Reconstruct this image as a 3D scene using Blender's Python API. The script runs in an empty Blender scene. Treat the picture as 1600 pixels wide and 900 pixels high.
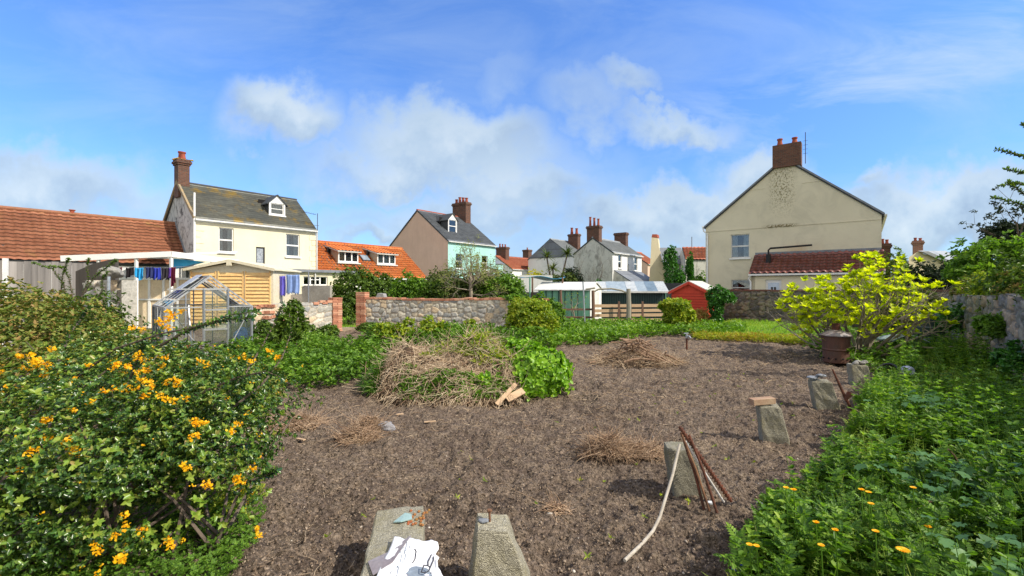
import bpy, math, random
import numpy as np
from mathutils import Vector
random.seed(7); rng = np.random.default_rng(7)
C = bpy.context.scene.collection
scene = bpy.context.scene
# ------------------------------------------------------------------ camera, light, sky
EYE, F, HZ = 1.9, 700.0, 448.0          # eye height (m), focal length and horizon row of the 1600 px photograph
cam = bpy.data.cameras.new('camera'); camo = bpy.data.objects.new('camera', cam); C.objects.link(camo)
camo.location = (0, 0, EYE); camo.rotation_euler = (math.radians(90), 0, 0)
cam.sensor_width = 36; cam.lens = 36*F/1600; cam.shift_y = -2/1600; cam.clip_end = 3000; cam.clip_start = 0.05
scene.camera = camo
scene.view_settings.view_transform = 'Standard'; scene.view_settings.look = 'None'
scene.view_settings.exposure = 0.42; scene.view_settings.gamma = 1
scene.view_settings.use_curve_mapping = False
scene.cycles.max_bounces = 6; scene.cycles.diffuse_bounces = 3; scene.cycles.glossy_bounces = 2
scene.cycles.transmission_bounces = 4; scene.cycles.transparent_max_bounces = 12
scene.cycles.sample_clamp_indirect = 4
ELEV = math.radians(42)
sh = Vector((0.92, -0.39, 0)).normalized()
SUN = Vector((sh.x*math.cos(ELEV), sh.y*math.cos(ELEV), math.sin(ELEV)))
sl = bpy.data.lights.new('sun', 'SUN'); so = bpy.data.objects.new('sun', sl); C.objects.link(so)
sl.energy = 4.3; sl.angle = math.radians(0.55); sl.color = (1.0, 0.92, 0.78)
so.rotation_euler = (-SUN).to_track_quat('-Z', 'Y').to_euler(); so.location = (30, -12, 30)
world = bpy.data.worlds.new('World'); scene.world = world; world.use_nodes = True
nt = world.node_tree; nt.nodes.clear()
class NT:
    """tiny node-graph helper"""
    def __init__(s, t): s.t = t
    def n(s, kind, **kw):
        nd = s.t.nodes.new(kind)
        for k, v in kw.items():
            if k.startswith('i_'):
                key = k[2:]; key = int(key) if key.isdigit() else key.replace('_', ' ')
                if hasattr(v, 'is_output') and v.is_output or isinstance(v, bpy.types.NodeSocket): s.t.links.new(v, nd.inputs[key])
                else: nd.inputs[key].default_value = v
            else: setattr(nd, k, v)
        return nd
    def m(s, op, a, b=0.0, c=None, clamp=False):
        nd = s.t.nodes.new('ShaderNodeMath'); nd.operation = op; nd.use_clamp = clamp
        for i, v in enumerate((a, b) if c is None else (a, b, c)):
            if isinstance(v, bpy.types.NodeSocket): s.t.links.new(v, nd.inputs[i])
            else: nd.inputs[i].default_value = v
        return nd.outputs[0]
    def mix(s, f, a, b, mode='MIX'):
        nd = s.t.nodes.new('ShaderNodeMix'); nd.data_type = 'RGBA'; nd.blend_type = mode
        for i, v in ((0, f), (6, a), (7, b)):
            if isinstance(v, bpy.types.NodeSocket): s.t.links.new(v, nd.inputs[i])
            else: nd.inputs[i].default_value = (*v, 1) if isinstance(v, tuple) and len(v) == 3 else v
        return nd.outputs[2]
    def ramp(s, f, stops, interp='LINEAR'):
        nd = s.t.nodes.new('ShaderNodeValToRGB'); cr = nd.color_ramp; cr.interpolation = interp
        while len(cr.elements) < len(stops): cr.elements.new(0.5)
        for e, (p, c) in zip(cr.elements, stops):
            e.position = p; e.color = (*c, 1) if isinstance(c, tuple) else (c, c, c, 1)
        s.t.links.new(f, nd.inputs[0]); return nd.outputs[0]
    def noise(s, vec, scale, detail=4, rough=.55, dist=0.0):
        nd = s.t.nodes.new('ShaderNodeTexNoise'); nd.inputs['Scale'].default_value = scale
        nd.inputs['Detail'].default_value = detail; nd.inputs['Roughness'].default_value = rough
        nd.inputs['Distortion'].default_value = dist
        if vec is not None: s.t.links.new(vec, nd.inputs['Vector'])
        return nd.outputs['Fac']
def build_sky():
    g = NT(nt)
    sky = g.n('ShaderNodeTexSky', sky_type='NISHITA'); sky.sun_disc = False
    sky.sun_elevation = ELEV; sky.sun_rotation = math.atan2(sh.x, sh.y); sky.air_density = 1.0; sky.dust_density = 0.6; sky.ozone_density = 2.5
    tc = g.n('ShaderNodeTexCoord'); sep = g.n('ShaderNodeSeparateXYZ', i_0=tc.outputs['Generated'])
    yy = g.m('MAXIMUM', sep.outputs[1], 0.06)
    u = g.m('DIVIDE', sep.outputs[0], yy); w = g.m('DIVIDE', sep.outputs[2], yy)
    cv = g.n('ShaderNodeCombineXYZ', i_0=u, i_1=w, i_2=0.37)
    n1 = g.noise(cv.outputs[0], 2.6, 6, .5); n2 = g.noise(cv.outputs[0], 7.5, 7, .58)
    n3 = g.noise(g.n('ShaderNodeMapping', i_0=cv.outputs[0], i_Scale=(1.1, 3.6, 1), i_Rotation=(0, 0, -.42)).outputs[0], 2.2, 8, .62, .5)
    warp = g.m('MULTIPLY_ADD', n2, .30, -.15); warp2 = g.m('MULTIPLY_ADD', n1, .4, -.2)
    # cumulus banks by direction: px centre, radii, strength
    blobs = [(445,172,95,72,1.0),(425,215,70,40,.6),(690,232,215,80,.95),(600,262,190,55,.8),(800,300,200,80,.8),(870,250,120,60,.45),(720,345,330,55,.75),(1015,130,60,42,.62),(940,160,95,60,.5),(1040,195,80,36,.72),
             (1150,300,110,70,1.1),(1040,345,200,60,1.0),(1250,330,90,60,.8),(1400,288,50,34,.8),(1530,330,200,80,1.05),(1370,350,160,60,.8),(560,378,90,32,.8),(560,350,70,40,.35),(60,300,260,75,.9),(200,330,180,60,.6),(810,110,70,55,.35),(900,395,500,45,.55)]
    acc = None; hi = None
    for (px, py, a, b, st) in blobs:
        du = g.m('MULTIPLY', g.m('ADD', g.m('SUBTRACT', u, (px-800)/F), warp2), F/a)
        dw0 = g.m('SUBTRACT', w, (HZ-py)/F)
        dw = g.m('MULTIPLY', g.m('ADD', dw0, warp), F/b)
        d = g.m('SQRT', g.m('ADD', g.m('MULTIPLY', du, du), g.m('MULTIPLY', dw, dw)))
        mk = g.n('ShaderNodeMapRange', interpolation_type='SMOOTHSTEP', i_0=d, i_1=1.5, i_2=.15, i_3=0.0, i_4=st).outputs[0]
        h = g.m('MULTIPLY', mk, g.m('MULTIPLY_ADD', dw, .5, .5, True))
        acc = mk if acc is None else g.m('MAXIMUM', acc, mk)
        hi = h if hi is None else g.m('MAXIMUM', hi, h)
    streak = g.n('ShaderNodeMapRange', interpolation_type='SMOOTHSTEP', i_0=g.m('ABSOLUTE', g.m('SUBTRACT', g.m('SUBTRACT', w, g.m('MULTIPLY', u, .33)), .19)), i_1=.16, i_2=.0, i_3=0.0, i_4=1.0).outputs[0]
    streak = g.m('MULTIPLY', streak, g.n('ShaderNodeMapRange', i_0=u, i_1=.15, i_2=.7, i_3=0.0, i_4=1.0).outputs[0])
    veil = g.m('MULTIPLY', g.ramp(n3, [(.42, 0.0), (.75, 1.0)]), g.m('MULTIPLY_ADD', streak, .75, .26))
    cum = g.m('MULTIPLY', g.ramp(g.m('ADD', acc, g.m('MULTIPLY_ADD', n2, .26, -.13)), [(.04, 0.0), (.86, 1.0)], 'EASE'), .90)
    # unseen bright cloud added overhead and behind the viewer to whiten the shade
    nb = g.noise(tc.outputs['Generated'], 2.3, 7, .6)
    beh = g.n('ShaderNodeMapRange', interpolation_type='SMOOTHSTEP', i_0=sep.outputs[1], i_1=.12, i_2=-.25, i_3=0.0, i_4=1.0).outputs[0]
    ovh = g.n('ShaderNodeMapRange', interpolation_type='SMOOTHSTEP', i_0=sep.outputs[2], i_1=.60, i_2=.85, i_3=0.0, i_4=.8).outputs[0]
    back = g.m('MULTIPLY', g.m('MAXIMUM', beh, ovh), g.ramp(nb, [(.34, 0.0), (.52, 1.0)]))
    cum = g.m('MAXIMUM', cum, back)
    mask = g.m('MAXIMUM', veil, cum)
    grey = g.m('ADD', g.m('MULTIPLY_ADD', n2, 1.2, -.55), g.m('MULTIPLY', hi, .95), clamp=True)
    ccol = g.ramp(grey, [(0.0, (.34, .45, .60)), (.45, (.50, .63, .76)), (1.0, (.78, .86, .90))])
    ccol = g.mix(g.m('MULTIPLY', g.m('SUBTRACT', 1.0, cum, clamp=True), .8), ccol, (.62, .78, .96))
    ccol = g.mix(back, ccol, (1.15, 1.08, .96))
    tint = g.ramp(sep.outputs[2], [(0.0, (.52, .70, 1.0)), (.22, (.56, .82, 1.18)), (.55, (.70, .98, 1.42))])
    skyc = g.mix(1.0, sky.outputs[0], tint, 'MULTIPLY')
    bg1 = g.n('ShaderNodeBackground', i_0=skyc, i_1=0.15)
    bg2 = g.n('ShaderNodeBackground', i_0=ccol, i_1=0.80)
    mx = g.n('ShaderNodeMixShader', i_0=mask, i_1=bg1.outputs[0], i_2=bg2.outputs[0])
    g.n('ShaderNodeOutputWorld', i_0=mx.outputs[0])
build_sky()

# ------------------------------------------------------------------ mesh helpers
def PT(px, py, Y): return np.array([(px-800)/F*Y, Y, EYE+(HZ-py)/F*Y])
def GP(px, py, z=0.0): Y = F*(EYE-z)/(py-HZ); return np.array([(px-800)/F*Y, Y, z])
D2 = np.array([.618, .786, 0.]); B2 = np.array([-.786, .618, 0.])   # the two street directions of the place
UP = np.array([0, 0, 1.])
V = lambda *a: np.array(a, float)
def unit(v): v = np.asarray(v, float); return v/(np.linalg.norm(v)+1e-12)
def boxuv(me, V_):
    """UV in metres on every face, along the wall or up the slope"""
    nl = len(me.loops); uv = np.zeros((nl, 2)); 
    nrm = np.zeros(len(me.polygons)*3); me.polygons.foreach_get('normal', nrm); nrm = nrm.reshape(-1, 3)
    tot = np.zeros(len(me.polygons), int); me.polygons.foreach_get('loop_total', tot)
    vi = np.zeros(nl, int); me.loops.foreach_get('vertex_index', vi)
    N = np.repeat(nrm, tot, axis=0); P = V_[vi]
    u = np.cross(np.array([0, 0, 1.]), N); l = np.linalg.norm(u, axis=1); flat = l < .05
    u[flat] = (1, 0, 0); u /= np.linalg.norm(u, axis=1)[:, None]
    v = np.cross(N, u)
    uv[:, 0] = (P*u).sum(1); uv[:, 1] = (P*v).sum(1)
    lay = me.uv_layers.new(name='UVMap'); lay.data.foreach_set('uv', uv.ravel())
def link(name, me, mat, parent=None):
    o = bpy.data.objects.new(name, me); C.objects.link(o)
    if mat is not None: me.materials.append(mat)
    if parent is not None: o.parent = parent
    return o
def worldloc(o):
    p = V(0, 0, 0)
    while o is not None: p = p+np.array(o.location); o = o.parent
    return p
class MB:
    def __init__(s): s.v = []; s.f = []
    def add(s, vs, fs):
        k = len(s.v); s.v += [tuple(float(c) for c in p) for p in vs]; s.f += [tuple(i+k for i in f) for f in fs]; return s
    def box(s, o, u, v, w):
        o, u, v, w = map(lambda a: np.asarray(a, float), (o, u, v, w))
        if np.dot(np.cross(u, v), w) < 0: u, v = v, u
        P = [o, o+u, o+u+v, o+v, o+w, o+u+w, o+u+v+w, o+v+w]
        return s.add(P, [(0,3,2,1),(4,5,6,7),(0,1,5,4),(1,2,6,5),(2,3,7,6),(3,0,4,7)])
    def cbox(s, c, sx, sy, sz, d=D2):
        """box on its base centre c, sx along d, sy across, sz high"""
        d = unit(d); b = np.cross(UP, d); c = np.asarray(c, float)
        return s.box(c-d*sx/2-b*sy/2, d*sx, b*sy, UP*sz)
    def bar(s, a, b, w, h=None, up=UP):
        a = np.asarray(a, float); b = np.asarray(b, float); h = h or w; t = unit(b-a)
        if abs(np.dot(t, up)) > .98: up = V(0.3, 1, 0) if abs(t[2]) > .7 else UP
        x = unit(np.cross(t, up)); y = np.cross(x, t)
        return s.box(a-x*w/2-y*h/2, x*w, y*h, b-a)
    def poly(s, P): return s.add(P, [tuple(range(len(P)))])
    def prism(s, P, off):
        n = len(P); off = np.asarray(off, float); P = [np.asarray(p, float) for p in P]
        return s.add(P+[p+off for p in P], [tuple(range(n))[::-1], tuple(range(n, 2*n))]+[(i, (i+1) % n, (i+1) % n+n, i+n) for i in range(n)])
    def tube(s, pts, r, n=8):
        pts = [np.asarray(p, float) for p in pts]; m = len(pts); rs = r if hasattr(r, '__len__') else [r]*m
        vs = []; prev = None
        for i, p in enumerate(pts):
            t = unit(pts[min(i+1, m-1)]-pts[max(i-1, 0)])
            if prev is None: x = unit(np.cross(t, V(.2, .3, 1) if abs(t[2]) < .9 else V(1, .2, 0)))
            else: x = unit(prev-t*np.dot(prev, t))
            prev = x; y = np.cross(t, x)
            vs += [p+rs[i]*(x*math.cos(a)+y*math.sin(a)) for a in [2*math.pi*k/n for k in range(n)]]
        fs = [(i*n+k, i*n+(k+1) % n, (i+1)*n+(k+1) % n, (i+1)*n+k) for i in range(m-1) for k in range(n)]
        fs += [tuple(range(n))[::-1], tuple(range((m-1)*n, m*n))]
        return s.add(vs, fs)
    def lathe(s, c, prof, n=20, ax=UP):
        c = np.asarray(c, float); ax = unit(ax); x = unit(np.cross(ax, V(.1, 1, .05) if abs(ax[2]) > .5 else UP)); y = np.cross(ax, x)
        vs = [c+ax*z+r*(x*math.cos(2*math.pi*k/n)+y*math.sin(2*math.pi*k/n)) for r, z in prof for k in range(n)]
        m = len(prof)
        fs = [(i*n+k, i*n+(k+1) % n, (i+1)*n+(k+1) % n, (i+1)*n+k) for i in range(m-1) for k in range(n)]
        fs += [tuple(range(n))[::-1], tuple(range((m-1)*n, m*n))]
        return s.add(vs, fs)
    def build(s, name, mat, parent=None, smooth=False, jitter=0, bevel=0):
        v = np.array(s.v, float)
        if parent is not None: v = v-worldloc(parent)
        me = bpy.data.meshes.new(name); me.from_pydata(v.tolist(), [], s.f); me.update()
        boxuv(me, v)
        if smooth: me.polygons.foreach_set('use_smooth', [True]*len(me.polygons))
        o = link(name, me, mat, parent)
        if bevel:
            b = o.modifiers.new('bevel', 'BEVEL'); b.width = bevel; b.segments = 2; b.limit_method = 'ANGLE'
        return o
def npmesh(name, v, f, mat, parent=None, smooth=False, attrs=None, uv=None):
    v = np.asarray(v, float); f = np.asarray(f, int); k = f.shape[1]
    if parent is not None: v = v-worldloc(parent)
    me = bpy.data.meshes.new(name); me.vertices.add(len(v)); me.vertices.foreach_set('co', v.ravel())
    me.loops.add(f.size); me.loops.foreach_set('vertex_index', f.ravel().astype(np.int32))
    me.polygons.add(len(f)); me.polygons.foreach_set('loop_start', np.arange(0, f.size, k, dtype=np.int32))
    me.polygons.foreach_set('loop_total', np.full(len(f), k, np.int32))
    if smooth: me.polygons.foreach_set('use_smooth', np.ones(len(f), bool))
    me.update(calc_edges=True); me.validate()
    for an, av in (attrs or {}).items():
        a = me.attributes.new(an, 'FLOAT', 'POINT'); a.data.foreach_set('value', np.asarray(av, np.float32))
    if uv is not None:
        lay = me.uv_layers.new(name='UVMap'); lay.data.foreach_set('uv', uv[f.ravel()].ravel())
    return link(name, me, mat, parent)
def gridfaces(nu, nv):
    i = np.arange(nu-1)[:, None]; j = np.arange(nv-1)[None, :]; a = i*nv+j
    return np.stack([a, a+nv, a+nv+1, a+1], -1).reshape(-1, 4)
def vnoise(x, y, seed=0):
    """smooth value noise, vectorised"""
    xi = np.floor(x).astype(np.int64); yi = np.floor(y).astype(np.int64); fx = x-xi; fy = y-yi
    def h(a, b):
        t = (a*374761393+b*668265263+seed*1442695) & 0xffffffff; t = ((t ^ (t >> 13))*1274126177) & 0xffffffff
        return ((t ^ (t >> 16)) & 0xffff)/65535.
    fx = fx*fx*(3-2*fx); fy = fy*fy*(3-2*fy)
    return (h(xi, yi)*(1-fx)+h(xi+1, yi)*fx)*(1-fy)+(h(xi, yi+1)*(1-fx)+h(xi+1, yi+1)*fx)*fy
def fbm(x, y, o=4, seed=0):
    r = 0; a = 1; t = 0
    for i in range(o): r = r+a*vnoise(x*2**i, y*2**i, seed+i*7); t += a; a *= .5
    return r/t
def thing(name, label, cat, loc=(0, 0, 0), group=None):
    o = bpy.data.objects.new(name, None); C.objects.link(o); o.location = tuple(float(c) for c in loc)
    o.empty_display_size = .2
    return tag(o, label, cat, group)
def tag(o, label=None, cat=None, group=None, kind=None):
    if label: o['label'] = label
    if cat: o['category'] = cat
    if group: o['group'] = group
    if kind: o['kind'] = kind
    return o

# ------------------------------------------------------------------ materials
MATS = {}
def newmat(name):
    m = bpy.data.materials.new(name); m.use_nodes = True; m.node_tree.nodes.clear(); g = NT(m.node_tree)
    p = g.n('ShaderNodeBsdfPrincipled'); out = g.n('ShaderNodeOutputMaterial', i_0=p.outputs[0]); MATS[name] = m
    return m, g, p, out
def bump(g, p, h, strength=.5, dist=.01):
    b = g.n('ShaderNodeBump', i_Strength=strength, i_Distance=dist, i_Height=h); g.t.links.new(b.outputs[0], p.inputs['Normal'])
def setc(g, p, c): g.t.links.new(c, p.inputs['Base Color'])
def plain(name, c1, c2=None, scale=3.0, rough=.8, metal=0.0, bs=.3, bscale=None, bd=.004, spec=.3, mott=0.25):
    m, g, p, _ = newmat(name); tc = g.n('ShaderNodeTexCoord').outputs['Object']
    c2 = c2 or tuple(x*.72 for x in c1)
    n = g.noise(tc, scale, 6, .62); col = g.mix(g.ramp(n, [(.3, 0.), (.7, 1.)]), c1, c2)
    n2 = g.noise(tc, scale*9, 3, .6)
    col = g.mix(mott, col, g.ramp(n2, [(.3, .25), (.7, .9)]), 'OVERLAY')
    setc(g, p, col); p.inputs['Roughness'].default_value = rough; p.inputs['Metallic'].default_value = metal
    p.inputs['Specular IOR Level'].default_value = spec
    if bs: bump(g, p, g.noise(tc, bscale or scale*12, 4, .6), bs, bd)
    return m
def leafmat(name, cols, rough=.5, trans=.35, spec=.4, clump=2.0, tcol=None):
    """cols: colours picked per leaf"""
    m, g, p, out = newmat(name)
    rnd = g.n('ShaderNodeNewGeometry').outputs['Random Per Island']
    tc = g.n('ShaderNodeTexCoord').outputs['Object']
    f = g.m('ADD', g.m('MULTIPLY', rnd, .75), g.m('MULTIPLY_ADD', g.noise(tc, clump, 3), .9, -.32), clamp=True)
    col = g.ramp(f, [(i/(len(cols)-1), c) for i, c in enumerate(cols)])
    setc(g, p, col); p.inputs['Roughness'].default_value = rough; p.inputs['Specular IOR Level'].default_value = spec
    tr = g.n('ShaderNodeBsdfTranslucent', i_0=g.mix(1.0, col, tcol or (1.25, 1.35, .55), 'MULTIPLY'))
    mx = g.n('ShaderNodeMixShader', i_0=trans, i_1=p.outputs[0], i_2=tr.outputs[0])
    g.t.links.new(mx.outputs[0], out.inputs[0]); return m
def tilemat(name, cols, rough=.75, lichen=None, lich_amt=.5, spec=.3, patch=None, edge=.65):
    """UV in tile units: one colour per tile, weathering and painted gap shade over it"""
    m, g, p, _ = newmat(name); uv = g.n('ShaderNodeTexCoord'); U = uv.outputs['UV']; O = uv.outputs['Object']
    fl = g.n('ShaderNodeVectorMath', operation='FLOOR', i_0=U).outputs[0]
    wn = g.n('ShaderNodeTexWhiteNoise', noise_dimensions='2D', i_Vector=fl).outputs['Value']
    f = g.m('ADD', g.m('MULTIPLY', wn, .42), g.m('MULTIPLY_ADD', g.noise(O, .8, 5, .6), 1.0, -.22), clamp=True)
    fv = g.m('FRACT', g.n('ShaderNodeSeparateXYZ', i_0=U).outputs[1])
    butt = g.ramp(fv, [(.0, 1.0), (.10, 1.0), (.17, 0.0), (.96, 0.0), (.985, 1.0)])  # gap shade painted into the colour at each course, with grime on the lip
    col = g.ramp(f, [(i/(len(cols)-1), c) for i, c in enumerate(cols)])
    col = g.mix(.35, col, g.ramp(g.noise(O, 9, 5, .65), [(.3, .3), (.7, .8)]), 'OVERLAY')
    if lichen: col = g.mix(g.ramp(g.noise(O, 1.1, 8, .7), [(.5+(.5-lich_amt)*.4, 0.), (.62+(.5-lich_amt)*.4, .8)]), col, lichen)
    if patch: col = g.mix(g.ramp(g.noise(g.n('ShaderNodeMapping', i_0=O, i_Location=(3, 7, 1)).outputs[0], .45, 5, .6), [(.5, 0.), (.64, .6)]), col, patch)
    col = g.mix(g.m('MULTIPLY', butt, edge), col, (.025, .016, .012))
    setc(g, p, col); p.inputs['Roughness'].default_value = rough; p.inputs['Specular IOR Level'].default_value = spec
    bump(g, p, g.noise(O, 40, 3), .3, .004); return m
def brickmat(name, cols, mort=(.35, .3, .24), bw=.225, bh=.075, ms=.012, bumps=.6):
    m, g, p, _ = newmat(name); tc = g.n('ShaderNodeTexCoord'); U = tc.outputs['UV']; O = tc.outputs['Object']
    br = g.n('ShaderNodeTexBrick', i_Vector=U, i_Scale=1.0); br.inputs['Brick Width'].default_value = bw; br.inputs['Row Height'].default_value = bh
    br.inputs['Mortar Size'].default_value = ms; br.inputs['Color1'].default_value = (0, 0, 0, 1); br.inputs['Color2'].default_value = (1, 1, 1, 1); br.inputs['Mortar'].default_value = (.5, .5, .5, 1)
    f = g.m('ADD', g.m('MULTIPLY', br.outputs[0], .55), g.m('MULTIPLY_ADD', g.noise(O, 3, 5), .9, -.25), clamp=True)
    col = g.ramp(f, [(i/(len(cols)-1), c) for i, c in enumerate(cols)])
    setc(g, p, g.mix(br.outputs['Fac'], col, mort)); p.inputs['Roughness'].default_value = .9
    bump(g, p, g.m('ADD', g.m('MULTIPLY', br.outputs['Fac'], -1.0), g.m('MULTIPLY', g.noise(O, 50, 3), .5)), bumps, .01); return m
def stonemat(name, cols, mort, moss=None):
    m, g, p, _ = newmat(name); O = g.n('ShaderNodeTexCoord').outputs['Object']
    cell = g.n('ShaderNodeAttribute', attribute_name='cell').outputs['Fac']; mo = g.n('ShaderNodeAttribute', attribute_name='mort').outputs['Fac']
    col = g.ramp(cell, [(i/(len(cols)-1), c) for i, c in enumerate(cols)], 'CONSTANT')
    col = g.mix(.6, col, g.ramp(g.noise(O, 14, 6, .65), [(.28, .2), (.72, .85)]), 'OVERLAY')
    col = g.mix(mo, col, mort)
    if moss: col = g.mix(g.ramp(g.noise(O, 1.6, 7, .7), [(.52, 0.), (.66, .75)]), col, moss)
    setc(g, p, col); p.inputs['Roughness'].default_value = .92; bump(g, p, g.noise(O, 45, 4, .65), .7, .012); return m
def woodmat(name, cols, scale=1.0, rough=.85, axis=2, board=.0):
    """weathered timber: grain along one object axis, one tone per island"""
    m, g, p, _ = newmat(name); O = g.n('ShaderNodeTexCoord').outputs['Object']
    sc = [22., 22., 22.]; sc[axis] = 1.4; sc = [s*scale for s in sc]
    mp = g.n('ShaderNodeMapping', i_0=O, i_Scale=tuple(sc)).outputs[0]
    rnd = g.n('ShaderNodeNewGeometry').outputs['Random Per Island']
    f = g.m('ADD', g.m('MULTIPLY', g.noise(mp, 1.0, 5, .65), .8), g.m('MULTIPLY_ADD', rnd, .5, -.2), clamp=True)
    col = g.ramp(f, [(.15+.75*i/(len(cols)-1), c) for i, c in enumerate(cols)])
    setc(g, p, col); p.inputs['Roughness'].default_value = rough; bump(g, p, g.noise(mp, 1.0, 5), .4, .004); return m
def glassmat(name, tint=(.9, .95, .95), opac=.25, dirt=(.6, .62, .58), rough=.03):
    m, g, p, out = newmat(name); O = g.n('ShaderNodeTexCoord').outputs['Object']
    tr = g.n('ShaderNodeBsdfTransparent', i_0=(*tint, 1)); gl = g.n('ShaderNodeBsdfGlossy', i_0=(1, 1, 1, 1), i_Roughness=rough)
    fr = g.n('ShaderNodeFresnel', i_0=1.5).outputs[0]
    a = g.n('ShaderNodeMixShader', i_0=g.m('ADD', fr, .05, clamp=True), i_1=tr.outputs[0], i_2=gl.outputs[0])
    df = g.n('ShaderNodeBsdfDiffuse', i_0=(*dirt, 1))
    fac = g.m('MULTIPLY', g.ramp(g.noise(O, 2.5, 5, .65), [(.25, .35), (.75, 1.)]), opac)
    b = g.n('ShaderNodeMixShader', i_0=fac, i_1=a.outputs[0], i_2=df.outputs[0])
    g.t.links.new(b.outputs[0], out.inputs[0]); return m
def stucco(name, base, stains, rough=.9, grime=.35, warp=.6, bs=.25, sq=.45, sc=1.6):
    """painted render: base colour, blotches, and damp stains running down"""
    m, g, p, _ = newmat(name); O = g.n('ShaderNodeTexCoord').outputs['Object']
    col = g.mix(g.ramp(g.noise(O, .9, 6, .6), [(.3, 0.), (.75, 1.)]), base, tuple(c*.86 for c in base))
    mp = g.n('ShaderNodeMapping', i_0=O, i_Scale=(2.5, 2.5, .45) if sq == .45 else (1, 1, .6)).outputs[0]
    col = g.mix(g.m('MULTIPLY', g.ramp(g.noise(mp, sc, 8, .68, warp), [(.5, 0.), (.66, 1.)]), grime), col, stains)
    col = g.mix(.10, col, g.ramp(g.noise(O, 35, 3), [(.3, .2), (.7, .9)]), 'OVERLAY')
    setc(g, p, col); p.inputs['Roughness'].default_value = rough; p.inputs['Specular IOR Level'].default_value = .2
    bump(g, p, g.noise(O, 60, 4), bs, .004); return m

M_white = plain('white_paint', (.78, .78, .77), (.68, .68, .66), 2, .45, spec=.4, bs=.05)
M_whitewood = plain('old_white_paint', (.70, .70, .68), (.50, .50, .47), 3, .6, bs=.1)
M_alu = plain('aluminium', (.62, .63, .64), (.45, .46, .47), 4, .35, .8, bs=.1)
M_alud = plain('weathered_aluminium', (.50, .52, .54), (.33, .34, .36), 4, .45, .6, bs=.1)
M_iron = plain('black_iron', (.015, .015, .017), None, 5, .5)
M_rust = plain('rust', (.16, .055, .03), (.05, .028, .02), 9, .9, bs=.8, bscale=60)
M_rustlight = plain('rust_light', (.25, .13, .07), (.10, .05, .03), 9, .9, bs=.6)
M_galv = plain('galvanised', (.42, .46, .50), (.28, .31, .34), 6, .5, .5)
M_lead = plain('lead', (.22, .24, .27), (.14, .15, .17), 3, .6)
M_glass = glassmat('window_glass', (.75, .8, .82), .0); M_green = glassmat('greenhouse_glass', (.95, .98, .97), .08, (.62, .68, .62))
M_poly = glassmat('polycarbonate', (.95, .97, 1), .22, (.75, .8, .84), .15)
M_curtain = plain('curtain', (.72, .72, .70), (.5, .5, .5), 5, .9, bs=.2)
M_dark = plain('dark_room', (.012, .012, .014), None, 2, .9, bs=0)
M_brick = brickmat('brick', [(.19, .055, .03), (.33, .11, .055), (.42, .17, .08)])
M_brickd = brickmat('old_brick', [(.055, .022, .016), (.125, .045, .026), (.19, .075, .04)], (.11, .085, .065))
M_brickl = brickmat('garden_brick', [(.30, .11, .06), (.45, .19, .11), (.56, .29, .18)], (.42, .36, .28))
M_pot = plain('terracotta', (.35, .09, .05), (.22, .05, .03), 5, .8)
M_concrete = None
def mk_concrete(name, cols, moss):
    m, g, p, _ = newmat(name); O = g.n('ShaderNodeTexCoord').outputs['Object']
    vo = g.n('ShaderNodeTexVoronoi', i_Vector=O, i_Scale=150.0); wn = vo.outputs['Color']
    sp = g.n('ShaderNodeSeparateColor', i_0=wn).outputs[0]
    col = g.ramp(sp, [(i/(len(cols)-1), c) for i, c in enumerate(cols)])
    base = g.mix(g.ramp(g.noise(O, 7, 6, .65), [(.3, 0.), (.7, 1.)]), (.34, .315, .235), (.22, .20, .15))
    col = g.mix(.6, base, col)
    col = g.mix(g.ramp(g.noise(O, 6, 7, .7), [(.47, 0.), (.66, .75)]), col, moss)
    setc(g, p, col); p.inputs['Roughness'].default_value = .95
    bump(g, p, g.m('ADD', g.m('MULTIPLY', vo.outputs['Distance'], -1.0), g.noise(O, 30, 5, .7)), .8, .010); return m
M_concrete = mk_concrete('aggregate_concrete', [(.11, .10, .08), (.24, .225, .17), (.36, .335, .25), (.52, .49, .39)], (.24, .215, .12))
M_concm = mk_concrete('mossy_concrete', [(.09, .09, .07), (.17, .16, .12), (.26, .24, .18), (.38, .36, .30)], (.16, .15, .045))
# ------------------------------------------------------------------ ground
def mk_soil():
    m, g, p, _ = newmat('soil'); O = g.n('ShaderNodeTexCoord').outputs['Object']
    n1 = g.noise(O, .55, 6, .6); n2 = g.noise(O, 5, 7, .65); n3 = g.noise(O, 38, 5, .7)
    col = g.mix(g.ramp(n1, [(.35, 0.), (.65, 1.)]), (.112, .082, .064), (.205, .155, .120))
    col = g.mix(g.ramp(n2, [(.42, 0.), (.70, .85)]), col, (.31, .24, .175))
    col = g.mix(.95, col, g.ramp(n3, [(.32, .05), (.50, .42), (.70, .92)]), 'OVERLAY')
    far = g.n('ShaderNodeAttribute', attribute_name='grass').outputs['Fac']
    col = g.mix(far, col, g.mix(n2, (.07, .12, .025), (.14, .16, .05)))
    setc(g, p, col); p.inputs['Roughness'].default_value = .96; p.inputs['Specular IOR Level'].default_value = .15
    bump(g, p, g.m('ADD', n3, g.m('MULTIPLY', n2, 1.2)), 1.0, .05); return m
M_soil = mk_soil()
xs = np.concatenate([[-900, -300, -120, -70, -45, -32, -24, -18], np.linspace(-14, -5, 90), np.linspace(-4.93, 7, 640), np.linspace(7.06, 16, 170), [18, 22, 28, 40, 60, 100, 250, 900]])
t = np.linspace(0, 1, 640); ys = np.concatenate([[-60, -20, -5, 0, 1.2], 1.9*(26/1.9)**t, [28, 31, 36, 45, 60, 90, 150, 400, 1500]])
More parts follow.
